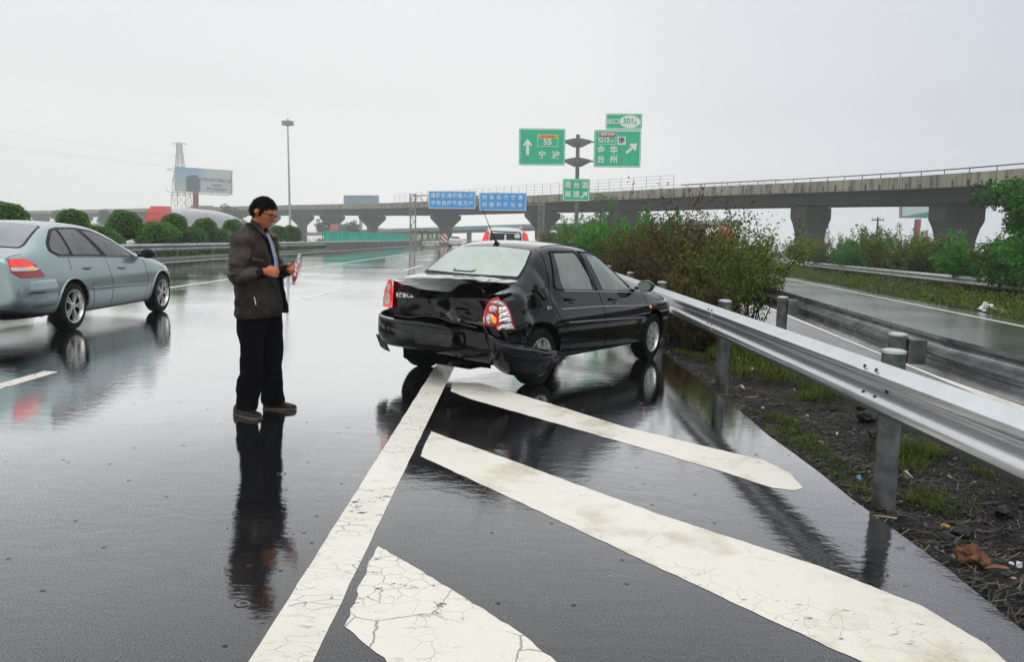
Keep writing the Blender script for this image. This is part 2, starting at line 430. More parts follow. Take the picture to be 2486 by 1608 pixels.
# ================================================================== guardrails
STEEL = pm('galvanised_steel', (.66, .68, .69), .30, metal=.85, var=.035, scale=5)
STEEL_DARK = pm('weathered_galvanised_steel', (.20, .21, .20), .42, metal=.6, var=.2, scale=9, bump=.001, bscale=60)
POST = pm('galvanised_post', (.15, .165, .16), .42, metal=.3, var=.3, scale=9, bump=.001, bscale=70)
CAPM = pm('post_cap_steel', (.55, .57, .56), .35, metal=.6, var=.1)
BOLT = pm('bolt_hole_dark', (.03, .03, .035), .5)
# W-beam section: (out towards traffic, up) for a 0.31 m high beam
WS = [(0, -.156), (.012, -.150), (.034, -.118), (.078, -.098), (.083, -.075), (.078, -.052), (.030, -.022), (.004, -.006), (.004, .006), (.030, .022), (.078, .052), (.083, .075), (.078, .098), (.034, .118), (.012, .150), (0, .156)]
def wbeam(bm, path, side, zc, th=.004):
    sec = [(side * x, zc + z) for x, z in WS] + [(side * (x - th), zc + z) for x, z in WS[::-1]]
    sweep(bm, path, sec)
def rail(label, path, side, zc, posts, pz0, pr=.07, ph=.08, post_off=-.14, mat=None, blocks=True, group=None, ptop=None, bolts=(), pmat=None, splices=()):
    r = thing('guardrail', tuple(path[0]), 0, label, 'guardrail', group, tilt=False)
    o0 = Vector(path[0])
    lp = [Vector(p) - o0 for p in path]
    if splices:
        cuts = [lp[0].y - 1] + [q - path[0][1] for q in splices] + [lp[-1].y + 1]
        for i in range(len(cuts) - 1):
            a_, b_ = max(cuts[i] - .16, lp[0].y), min(cuts[i + 1] + .16, lp[-1].y); ys_ = [a_ + (b_ - a_) * k / 6 for k in range(7)]
            def pt_(yv):
                k = max(0, min(len(lp) - 2, next((j for j in range(len(lp) - 1) if lp[j + 1].y >= yv), 0))); return lp[k].lerp(lp[k + 1], (yv - lp[k].y) / (lp[k + 1].y - lp[k].y))
            bm = B(); wbeam(bm, [pt_(q) + Vector((side * .0035 * (i % 2), 0, 0)) for q in ys_], side, zc); obj('beam', fixn(bm), mat or STEEL, r, auto=50)
    else:
        bm = B(); wbeam(bm, lp, side, zc); obj('beam', fixn(bm), mat or STEEL, r, auto=50)
    for (px, py) in posts:
        # nearest direction
        k = min(range(len(lp) - 1), key=lambda i: abs((lp[i].y + lp[i + 1].y) / 2 + o0.y - py))
        d = lp[k + 1] - lp[k]; d.z = 0; d.normalize(); a = Vector((d.y, -d.x, 0))
        f = (py - o0.y - lp[k].y) / max(1e-6, (lp[k + 1].y - lp[k].y)); c0 = lp[k].lerp(lp[k + 1], f)
        c = c0 + a * (side * post_off)
        top = (ptop or zc + .19)
        bm = B(); tube(bm, [c + VERT * (pz0 - .25), c + VERT * top], pr, 20); po = obj('post', fixn(bm), pmat or POST, r, auto=40)
        bm = B(); lathe(bm, [(0, .016), (pr * .7, .012), (pr + .004, .003), (pr + .005, -.012), (pr + .001, -.014)], 20, Matrix.Translation(c + VERT * (top + .003)))
        obj('cap', fixn(bm), CAPM, po, auto=40)
        if blocks:
            bm = B(); b0 = c0 + a * (side * (post_off * .42)); rot = Matrix.Rotation(math.atan2(d.x, d.y) * -1, 3, 'Z')
            box(bm, b0 + VERT * zc, (abs(post_off) * .62, .16, .20), rot, .006); obj('block', fixn(bm), STEEL_DARK, r)
    if bolts:
        for (by, bz) in bolts:
            bm = B()
            k = min(range(len(lp) - 1), key=lambda i: abs((lp[i].y + lp[i + 1].y) / 2 + o0.y - by))
            f = (by - o0.y - lp[k].y) / max(1e-6, (lp[k + 1].y - lp[k].y)); c0 = lp[k].lerp(lp[k + 1], f)
            out = .060 if abs(bz) > .03 else .008
            tube(bm, [c0 + Vector((side * (out - .002), 0, 0)) + VERT * (zc + bz), c0 + Vector((side * (out + .006), 0, 0)) + VERT * (zc + bz + .003)], (.011), 10)
            obj('bolt', fixn(bm), BOLT, r)
    return r
# near rail: beam face towards the carriageway (side = -1: across axis points to +x, traffic is at -x)
XR = 2.20
path = [(XR, -2 + i * 1.0, 0) for i in range(0, 19)] + [(XR + .02 * i, 17 + 3 * i, 0) for i in range(1, 10)]
rail('silver corrugated guardrail at the carriageway edge on thick round posts, nearest the camera', path, -1, .655,
     [(0, y) for y in (.92, 4.71, 8.56, 12.28, 15.7, 19.5, 23.3, 27)], -.1, pr=.068, ptop=.86, splices=(.75, 4.56, 8.4, 12.2, 16.0, 20), bolts=[(y + dy, z) for y in (4.64, 8.48, .83) for dy in (-.15, .0) for z in (.118, -.04)] + [(4.46, .0)])
# ================================================================== vehicles
def shell(st, lv=2):
    bm = B(); rings = []
    for (x, zb, wb, wm, ws, zs, wc, zc, zt) in st:
        z2 = min(.60, zs - .06); z1 = min(.42, z2 - .08)
        half = [(0, zb), (wb - .08, zb), (wb, zb + .06), (wm - .012, z1), (wm, z2), (ws, zs), (wc, zc), (wc * .80, zc + (zt - zc) * .62), (0, zt)]
        R = [bm.verts.new((x, -y, z)) for y, z in half]
        L = [R[0]] + [bm.verts.new((x, y, z)) for y, z in half[1:-1]] + [R[-1]]
        rings.append((R, L))
    for (R0, L0), (R1, L1) in zip(rings, rings[1:]):
        for j in range(8):
            bm.faces.new((R0[j], R0[j + 1], R1[j + 1], R1[j])); bm.faces.new((L0[j + 1], L0[j], L1[j], L1[j + 1]))
    for k in (0, -1):
        R, L = rings[k]
        bm.faces.new((R[0], R[1], L[1])); bm.faces.new((R[7], R[8], L[7]))
        for j in range(1, 7): bm.faces.new((R[j], R[j + 1], L[j + 1], L[j]))
    fixn(bm)
    return subdiv(bm, lv)
class Skin_:
    """projects outlines drawn in side / top / rear view on to the body"""
    def __init__(s, bm): s.t = BVHTree.FromBMesh(bm)
    def hit(s, a, b, side):
        if side == 'R': o, d = Vector((a, -3, b)), Vector((0, 1, 0))
        elif side == 'L': o, d = Vector((a, 3, b)), Vector((0, -1, 0))
        elif side == 'T': o, d = Vector((a, b, 4)), Vector((0, 0, -1))
        elif side == 'B': o, d = Vector((-6, a, b)), Vector((1, 0, 0))
        else: o, d = Vector((8, a, b)), Vector((-1, 0, 0))
        p, n, i, q = s.t.ray_cast(o, d)
        if p is None:
            p, n, i, q = s.t.find_nearest(o + d * 2.3); n = -d
            if p is None: return None
        if n.dot(d) > 0: n = -n
        return p, (n.normalized() * .6 - d * .4).normalized()
    def panel(s, bm, pts, side, off=.004, th=.006, res=.05, mi=0):
        b = B(); fl = [bm_v for bm_v in [b.verts.new((p[0], p[1], 0)) for p in pts]]
        b.faces.new(fl)
        xs = [p[0] for p in pts]; ys = [p[1] for p in pts]
        for ax, lo, hi in ((0, min(xs), max(xs)), (1, min(ys), max(ys))):
            k = max(1, int((hi - lo) / res))
            for i in range(1, k):
                v = lo + (hi - lo) * i / k; co = [0, 0, 0]; no = [0, 0, 0]; co[ax] = v; no[ax] = 1
                bmesh.ops.bisect_plane(b, geom=b.verts[:] + b.edges[:] + b.faces[:], plane_co=co, plane_no=no)
        bmesh.ops.triangulate(b, faces=b.faces[:])
        top, bot = {}, {}
        for v in b.verts:
            h = s.hit(v.co.x, v.co.y, side)
            p, n = h
            top[v] = bm.verts.new(p + n * off); bot[v] = bm.verts.new(p + n * (off - th))
        out = []
        for f in b.faces:
            out.append(bm.faces.new([top[v] for v in f.verts])); out.append(bm.faces.new([bot[v] for v in f.verts][::-1]))
        for e in b.edges:
            if e.is_boundary:
                a, c = e.verts; out.append(bm.faces.new((top[a], top[c], bot[c], bot[a])))
        for f in out: f.material_index = mi
        b.free()
    def line(s, bm, pts, side, wdt, off=.002, step=.03, hgt=None, mi=0, seg=6):
        P = []
        for (a, b2) in zip(pts, pts[1:]):
            a = Vector((*a, 0)); b2 = Vector((*b2, 0)); k = max(1, int((b2 - a).length / step))
            for i in range(k): P.append(a.lerp(b2, i / k))
        P.append(Vector((*pts[-1], 0)))
        W = []
        for q in P:
            p, n = s.hit(q.x, q.y, side); W.append(p + n * off)
        tube(bm, W, [((hgt or wdt) , wdt)] * len(W), seg, mi=mi)
def rounded(pts, r=.03, k=3):
    """round the corners of a 2D outline"""
    out = []; n = len(pts)
    for i in range(n):
        p = Vector(pts[i]); a = Vector(pts[i - 1]); b = Vector(pts[(i + 1) % n])
        ra = min(r, (a - p).length * .45); rb = min(r, (b - p).length * .45)
        s0 = p + (a - p).normalized() * ra; s1 = p + (b - p).normalized() * rb
        for j in range(k + 1):
            f = j / k; q = s0 * (1 - f) ** 2 + p * 2 * f * (1 - f) + s1 * f * f; out.append((q.x, q.y))
    return out
# --- materials
def carpaint(name, col, metal=.0, rough=.25, flake=0, coat=1.0, wetbump=.0012):
    m, t = newmat(name); co = t.n('ShaderNodeTexCoord').outputs['Object']
    n1 = t.noise(5, co, 5, .6).outputs[0]; n2 = t.noise(900, co, 1).outputs[0]
    c = t.mix(t.ramp(n1, [(.35, 0), (.75, .5)]), col, tuple(min(1, q * 1.15 + .004) for q in col))
    if flake: c = t.mix(t.math('MULTIPLY', n2, flake), c, tuple(min(1, q * 1.3) for q in col))
    drops = t.n('ShaderNodeTexVoronoi', {'Vector': co, 'Scale': 75}).outputs['Distance']
    dh = t.math('MULTIPLY', t.ramp(drops, [(0, 1), (.28, 0)]), t.ramp(t.noise(9, co, 3).outputs[0], [(.45, 0), (.6, 1)]))
    bp = t.n('ShaderNodeBump', {'Height': dh, 'Strength': .5, 'Distance': wetbump}).outputs[0]
    b = t.n('ShaderNodeBsdfPrincipled', {'Base Color': c, 'Metallic': metal, 'Roughness': rough, 'Coat Weight': coat, 'Coat Roughness': .03, 'Coat Normal': bp, 'Normal': bp})
    return done(m, t, b.outputs[0])
def wetblack(name):
    m, t = newmat(name); co = t.n('ShaderNodeTexCoord').outputs['Object']
    drops = t.n('ShaderNodeTexVoronoi', {'Vector': co, 'Scale': 80}).outputs['Distance']
    dh = t.math('MULTIPLY', t.ramp(drops, [(0, 1), (.25, 0)]), t.ramp(t.noise(9, co, 3).outputs[0], [(.45, 0), (.6, 1)]))
    bp = t.n('ShaderNodeBump', {'Height': dh, 'Strength': .4, 'Distance': .001}).outputs[0]
    n1 = t.noise(6, co, 5, .65).outputs[0]
    d = t.n('ShaderNodeBsdfDiffuse', {'Color': t.mix(n1, (.0015, .0015, .0018), (.004, .004, .004))})
    g = t.n('ShaderNodeBsdfGlossy', {'Color': (1, 1, 1), 'Roughness': t.math('ADD', t.math('MULTIPLY', n1, .10), .02), 'Normal': bp})
    F0 = t.n('ShaderNodeFresnel', {'IOR': 1.33}).outputs[0]; f = t.math('MINIMUM', t.math('ADD', t.math('MULTIPLY', F0, 1.4), t.math('MULTIPLY', t.math('MULTIPLY', F0, F0), 3.2)), .95)
    return done(m, t, t.n('ShaderNodeMixShader', {0: f, 1: d.outputs[0], 2: g.outputs[0]}).outputs[0])
BLACKP = wetblack('black_car_paint')
SILVERP = carpaint('pale_green_silver_paint', (.265, .34, .335), .6, .28, flake=.5)
TRIM = pm('black_trim_plastic', (.006, .006, .007), .35, var=.3, spec=.2)
RUBBER = pm('tyre_rubber', (.005, .005, .005), .55, spec=.15, var=.3, scale=20, bump=.002, bscale=120)
CHROME = pm('chrome', (.75, .76, .77), .14, metal=1, var=.05)
RIM_S = pm('wheel_silver', (.72, .72, .68), .28, metal=.7, var=.12, scale=15)
DARKIN = pm('wheel_well_dark', (.002, .002, .002), .9, spec=.05)
REDL = pm('red_lamp_glass', (.42, .006, .006), .15, var=.2, coat=1, ecol=(1, .05, .03))
REDLIT = pm('red_lamp_lit', (.7, .02, .015), .2, var=.1, emit=.5, ecol=(1, .03, .015), coat=1)
REDSOFT = pm('red_lamp_rim', (.5, .008, .012), .15, var=.1, emit=.12, ecol=(1, .02, .02), coat=1)
AMBER = pm('amber_lamp', (.9, .25, .02), .2, var=.2, emit=.7, ecol=(1, .35, .03), coat=1, scale=60)
CLEARL = pm('clear_lamp_reflector', (.85, .85, .82), .12, metal=.75, var=.25, scale=45, coat=1, col2=(.25, .25, .24))
WHITEL = pm('white_lamp_glass', (.8, .8, .78), .15, var=.1, scale=30, coat=1)
GREYPL = pm('dark_grey_plate', (.035, .034, .034), .45, var=.35, scale=12)
def glassmat(name, top, low, tint=(.1, .14, .08), rough=.06, lines=False):
    """misted car window: pale condensation with soft mottling, glossy outside"""
    m, t = newmat(name); co = t.n('ShaderNodeTexCoord').outputs['Object']
    n1 = t.noise(2.6, co, 3, .5).outputs[0]; n2 = t.noise(28, t.map(co, (1, 1, .35)), 4, .6).outputs[0]
    c = t.mix(t.ramp(n1, [(.38, 0), (.68, 1)]), top, low)
    c = t.mix(t.ramp(t.noise(4.5, t.map(co, loc=(3, 1, 2)), 2).outputs[0], [(.55, 0), (.72, .6)]), c, tint)
    c = t.mix(t.math('MULTIPLY', n2, .35), c, tuple(q * .7 for q in top))
    if lines:
        x_ = t.n('ShaderNodeSeparateXYZ', {0: co}).outputs[0]; ln = t.math('FRACT', t.math('MULTIPLY', x_, 28)); c = t.mix(t.math('MULTIPLY', t.math('LESS_THAN', ln, .10), .35), c, tuple(q * .35 for q in top))
    b = t.n('ShaderNodeBsdfPrincipled', {'Base Color': c, 'Roughness': .55, 'Coat Weight': 1, 'Coat Roughness': rough, 'Specular IOR Level': .3})
    return done(m, t, b.outputs[0])
GL_REAR = glassmat('misted_rear_glass', (.50, .57, .52), (.34, .42, .38), (.42, .50, .22), .05, True)
GL_SIDE = glassmat('misted_side_glass', (.20, .25, .21), (.11, .14, .12), (.17, .22, .07), .04)
GL_DARK = glassmat('tinted_side_glass', (.075, .085, .085), (.03, .036, .036), (.025, .028, .03), .06)
GL_GREY = glassmat('grey_rear_glass', (.24, .26, .28), (.15, .165, .18), (.18, .20, .22), .08, True)
# --- wheels
def wheel_meshes(R=.29, W=.185, spokes=7, rimr=.185, style='pair'):
    rot = Matrix.Rotation(PI / 2, 4, 'X')      # axis z -> -y (outer face towards -y)
    bm = B(); h = W / 2
    prof = [(rimr * .96, -h * .7), (rimr * 1.02, -h), (R * .86, -h * 1.02), (R * .965, -h * .86), (R, -h * .6), (R, h * .6), (R * .965, h * .86), (R * .86, h * 1.02), (rimr * 1.02, h), (rimr * .96, h * .7)]
    lathe(bm, prof, 40, rot)
    b2 = B()
    for k in range(4): lathe(b2, [(R * .999 + .001, -.062 + k * .036), (R + .002, -.058 + k * .036), (R + .002, -.034 + k * .036), (R * .999 + .001, -.030 + k * .036)], 40, rot)
    merge(bm, b2); tyre = fixn(bm)
    bm = B(); lathe(bm, [(0, h * .25), (rimr * .9, h * .25), (rimr * .93, h * .35)], 32, rot); back = fixn(bm)
    bm = B()
    lathe(bm, [(rimr * .90, h * .55), (rimr * .97, h * .80), (rimr * 1.035, h * .98), (rimr * 1.04, h * 1.02), (rimr * .985, h * 1.03), (rimr * .93, h * .72), (rimr * .90, h * .55)], 40, rot)
    lathe(bm, [(0, h * .92), (rimr * .16, h * .90), (rimr * .24, h * .80), (rimr * .26, h * .5)], 20, rot)
    for k in range(spokes):
        for dd in ((-.13, .13) if style == 'pair' else (0,)):
            a0 = 2 * PI * k / spokes + dd * .55; a1 = 2 * PI * k / spokes + dd * 1.25
            w0 = rimr * (.055 if style == 'pair' else .13); w1 = rimr * (.075 if style == 'pair' else .10)
            p0 = Vector((math.cos(a0), math.sin(a0), 0)) * rimr * .2; p1 = Vector((math.cos(a1), math.sin(a1), 0)) * rimr * .96
            d = (p1 - p0).normalized(); n = Vector((-d.y, d.x, 0)); pts = []
            for (p, wd, zt_, zb_) in ((p0, w0, h * .86, h * .62), (p0.lerp(p1, .5), (w0 + w1) / 2, h * .93, h * .6), (p1, w1, h * .84, h * .55)):
                pts.append([rot @ (p + n * wd + Vector((0, 0, zb_))), rot @ (p + n * wd * .8 + Vector((0, 0, zt_))), rot @ (p - n * wd * .8 + Vector((0, 0, zt_))), rot @ (p - n * wd + Vector((0, 0, zb_)))])
            vs = [[bm.verts.new(q) for q in r] for r in pts]
            for A, Bb in zip(vs, vs[1:]):
                for j in range(4): bm.faces.new((A[j], A[(j + 1) % 4], Bb[(j + 1) % 4], Bb[j]))
    rim = fixn(bm)
    return tyre, back, rim
def add_wheels(root, xs, track, R, W, rimr, spokes, style, steer=0, rimmat=None):
    first = None
    for x in xs:
        for sgn in (-1, 1):
            if first is None:
                ty, bk, rm = wheel_meshes(R, W, spokes, rimr, style)
                wo = obj('wheel', bk, DARKIN, root, auto=40); a = obj('tyre', ty, RUBBER, wo, auto=35); b = obj('rim', rm, rimmat or RIM_S, wo, auto=35); first = wo
            else: wo = copy_tree(first, root)
            wo.location = (x, sgn * track, R)
            wo.rotation_euler = (rnd.random() * 0, 0, (0 if sgn < 0 else PI) + (steer if x > 1 else 0))
def add_rot(root, sp):
    for ch in root.children: pass
def car_body(name, st, paint, root, wheels, wr, ywell, lv=2, deform=None, tops=None):
    bm = shell(st, lv)
    if deform: deform(bm)
    sk = Skin_(bm)
    cut = B()
    for x in wheels:
        for sg in (-1, 1):
            lathe(cut, [(0, -.26), (wr, -.26), (wr, .26), (0, .26)], 40, Matrix.Translation((x, sg * (ywell + .26), .29 + .015)) @ Matrix.Rotation(PI / 2, 4, 'X'))
    fixn(cut)
    bm = boolean(bm, cut)
    mats = [paint, DARKIN]
    # well interiors are dark: faces on the cutter surface
    for f in bm.faces:
        c = f.calc_center_median()
        for x in wheels:
            d = math.hypot(c.x - x, c.z - .305)
            if (abs(d - wr) < .006 and abs(c.y) > ywell - .01) or (d < wr and abs(abs(c.y) - ywell) < .006): f.material_index = 1
    o = obj(name, bm, mats, root, auto=38)
    return o, sk
# ================================================================== 1. the damaged black saloon
car = thing('car', (-.36, 8.157, 0), .9562, 'black four-door saloon with crumpled boot and torn rear bumper, standing askew against the guardrail', 'car', tilt=False)
BST = [
(3.37, .30, .38, .45, .40, .64, .36, .66, .67), (3.30, .22, .60, .66, .62, .68, .56, .705, .735), (3.18, .19, .70, .75, .71, .71, .64, .745, .785),
(3.00, .18, .76, .80, .755, .75, .68, .785, .835), (2.75, .18, .79, .825, .78, .79, .70, .83, .88), (2.50, .18, .80, .835, .79, .83, .71, .865, .915),
(2.25, .18, .80, .845, .785, .865, .71, .90, .95), (2.05, .20, .80, .85, .775, .89, .70, .935, .985), (1.72, .20, .80, .85, .77, .91, .68, 1.10, 1.145),
(1.40, .20, .80, .85, .77, .925, .63, 1.28, 1.335), (1.12, .20, .80, .85, .765, .935, .61, 1.35, 1.415), (.70, .20, .80, .85, .765, .95, .60, 1.37, 1.445),
(.42, .20, .80, .85, .765, .955, .595, 1.358, 1.42), (.22, .20, .80, .85, .76, .965, .60, 1.31, 1.355), (.02, .21, .80, .85, .76, .97, .63, 1.19, 1.22),
(-.18, .22, .80, .845, .755, .975, .665, 1.04, 1.065), (-.33, .24, .79, .84, .745, .95, .68, .965, .975), (-.50, .26, .77, .82, .72, .90, .64, .90, .905), (-.64, .30, .72, .77, .67, .85, .58, .86, .86)]
def crush(bm):
    for v in bm.verts:
        x, y, z = v.co
        if y < -.45:
            k = max(0, 1 - abs(x + .08) / .30) * max(0, 1 - abs(z - .74) / .26)      # deep vertical fold in front of the arch
            v.co.y += .10 * k ** 1.3
            k = max(0, 1 - abs(x + .36) / .2) * max(0, 1 - abs(z - .80) / .22)       # swollen wing behind it
            v.co.y -= .05 * k
            if x < .2 and .5 < z < 1.0:
                q = noise.noise(Vector((x * 5, z * 6, 2))); v.co.y += .028 * q * min(1, (.2 - x) * 3)
            k = max(0, 1 - abs((x - .12) * .8 + (z - 1.08) * .5) / .10) * (1 if .8 < z < 1.25 else 0)
            v.co.y += .018 * k
        if x < -.25 and z > .55: v.co.z += .012 * noise.noise(Vector((x * 6, y * 6, z * 6)))
bodyo, sk = car_body('body', BST, BLACKP, car, (0, 2.54), .335, .56, lv=3, deform=crush)
# glass, each a slab lying on the body
bm = B(); sk.panel(bm, rounded([(.235, -.49), (.253, -.25), (.256, 0), (.253, .25), (.235, .49), (-.02, .595), (-.175, .62), (-.20, .3), (-.205, 0), (-.20, -.3), (-.175, -.62), (-.02, -.595)], .03), 'T', .003, .006); fr = obj('rear_window', bm, TRIM, car, auto=30)
bm = B(); sk.panel(bm, rounded([(.225, -.475), (.24, 0), (.225, .475), (.0, .56), (-.155, .59), (-.18, .25), (-.185, 0), (-.18, -.25), (-.155, -.59), (0, -.56)], .03), 'T', .007, .006); obj('pane', bm, GL_REAR, fr, auto=30)
bm = B(); sk.panel(bm, [(-.165, -.02), (-.165, .20), (-.15, .235), (-.125, .235), (-.135, .21), (-.145, .19), (-.145, 0), (-.135, -.02), (-.12, -.05), (-.15, -.05)], 'T', .0095, .003); obj('brake_lamp', bm, GREYPL, fr, auto=30)
bm = B(); sk.panel(bm, rounded([(1.98, -.60), (2.0, 0), (1.98, .60), (1.42, .52), (1.36, 0), (1.42, -.52)], .04), 'T', .004, .006); obj('windscreen', bm, GL_SIDE, car, auto=30)
for S in 'RL':
    rd = B(); sk.panel(rd, rounded([(.46, 1.305), (.87, 1.31), (.93, 1.20), (1.08, .925), (.44, .945), (.415, 1.02)], .03), S, .004, .006); wdo = obj('window', rd, GL_SIDE, car, auto=30)
    b = B(); sk.line(b, [(.405, 1.32), (.88, 1.33), (1.11, .915)], S, .011, .003, hgt=.006); sk.line(b, [(.405, 1.32), (.28, .985), (.31, .95), (.42, .935)], S, .010, .003, hgt=.006); obj('seal', b, TRIM, wdo, auto=40)
    b = B(); sk.panel(b, rounded([(.385, 1.14), (.41, 1.02), (.43, .945), (.31, .955), (.30, .99)], .012), S, .003, .006); obj('quarter_panel', b, GREYPL, wdo, auto=30)
    fd = B(); sk.panel(fd, rounded([(1.10, 1.285), (1.40, 1.255), (1.62, 1.13), (1.90, .93), (1.92, .885), (1.26, .915)], .03), S, .004, .006); wdo = obj('window', fd, GL_SIDE, car, auto=30)
    b = B(); sk.line(b, [(1.04, .93), (1.02, 1.1), (.97, 1.33), (1.2, 1.325), (1.42, 1.275), (1.66, 1.13), (1.95, .93)], S, .013, .004, hgt=.008); obj('seal', b, TRIM, wdo, auto=40)
    # doors: shut lines, moulding, handles
    b = B(); sk.line(b, [(.27, 1.335), (.19, .93), (.17, .86), (.25, .72), (.42, .55), (.50, .40), (.53, .28)], S, .005, -.001); obj('door_gap', b, DARKIN, car)
    b = B(); sk.line(b, [(1.00, 1.32), (1.15, .91), (1.24, .60), (1.29, .28)], S, .005, -.001); obj('door_gap', b, DARKIN, car)
    b = B(); sk.line(b, [(2.22, .87), (2.30, .78), (2.30, .56), (2.18, .42), (2.16, .26)], S, .004, -.001); obj('door_gap', b, DARKIN, car)
    b = B(); sk.line(b, [(.44, .928), (1.2, .898), (1.96, .868)], S, .004, .006, hgt=.007); obj('chrome_strip', b, CHROME, car, auto=40)
    b = B(); sk.line(b, [(.42, .595), (1.2, .575), (2.18, .545)], S, .005, .010, hgt=.014); obj('side_moulding', b, TRIM, car, auto=40)
    b = B(); sk.line(b, [(.43, .612), (1.2, .592), (2.18, .562)], S, .003, .014, hgt=.004); obj('moulding_chrome', b, CHROME, car, auto=40)
    for hx, hz in ((.52, .835), (1.46, .80)):
        b = B(); p, n = sk.hit(hx, hz, S); sg = -1 if S == 'R' else 1
        box(b, p + Vector((0, sg * .014, .012)), (.17, .028, .032), bev=.008); box(b, p + Vector((.03, sg * .004, -.03)), (.11, .012, .035), bev=.004); ho = obj('door_handle', b, BLACKP, car, auto=40)
        if hx > 1: b = B(); lathe(b, [(0, .006), (.012, .005), (.015, 0), (.015, -.01)], 14, Matrix.Translation(p + Vector((.10, sg * .008, -.055))) @ Matrix.Rotation(PI / 2 * -sg, 4, 'X')); obj('lock', b, CHROME, ho, auto=40)
    # side crease
    b = B(); sk.line(b, [(.35, .75), (1.2, .74), (2.25, .70), (2.6, .685)], S, .004, .0, hgt=.003); obj('crease', b, BLACKP, car, auto=60)
    # mirror
    sg = -1 if S == 'R' else 1; b = B()
    lathe(b, [(0, .10), (.05, .095), (.078, .07), (.088, .02), (.085, -.02), (.075, -.028), (0, -.028)], 20, Matrix.Translation((2.06, sg * .90, .945)) @ Matrix.Diagonal((1, 1.15, .82, 1)) @ Matrix.Rotation(PI / 2, 4, 'Y') )
    box(b, (2.09, sg * .80, .915), (.07, .10, .035), bev=.01); mo = obj('mirror', fixn(b), BLACKP, car, auto=50)
    b = B(); lathe(b, [(0, 0), (.072, 0), (.074, .004)], 20, Matrix.Translation((2.029, sg * .90, .945)) @ Matrix.Diagonal((1, 1.15, .82, 1)) @ Matrix.Rotation(-PI / 2, 4, 'Y')); obj('mirror_glass', b, GL_SIDE, mo, auto=50)
    # repeater, headlight
    b = B(); p, n = sk.hit(2.40, .675, S); lathe(b, [(0, .012), (.016, .008), (.022, 0)], 12, Matrix.Translation(p) @ Matrix.Rotation(PI / 2 * -sg, 4, 'X')); obj('indicator', b, AMBER, car, auto=50)
    b = B(); sk.panel(b, rounded([(2.93, .715), (3.22, .665), (3.22, .60), (3.02, .60)], .02), S, .005, .01); obj('headlight', b, GL_SIDE, car, auto=30)
b = B(); sk.line(b, [(2.0, -.55), (1.9, -.1), (1.94, .3)], 'T', .006, .02); obj('wiper', b, TRIM, car)
b = B(); sk.line(b, [(1.30, -.50), (.35, -.50)], 'T', .004, .002); sk.line(b, [(1.30, .50), (.35, .50)], 'T', .004, .002); obj('roof_seam', b, TRIM, car)
add_wheels(car, (0, 2.54), .715, .29, .185, .182, 7, 'pair', steer=.04)
# aerial on the rear edge of the roof
b = B(); p, n = sk.hit(.30, 0.02, 'T'); lathe(b, [(.034, -.004), (.03, .012), (.014, .03), (.010, .05), (0, .052)], 14, Matrix.Translation(p) @ Matrix.Rotation(R_(-20), 4, 'Y') @ Matrix.Diagonal((1.6, .8, 1, 1)))
tube(b, [p + Vector((-.005, 0, .03)), p + Vector((-.09, 0, .13)), p + Vector((-.18, 0, .25)), p + Vector((-.27, 0, .37))], [.007, .005, .0035, .003], 8); obj('aerial', fixn(b), TRIM, car, auto=50)
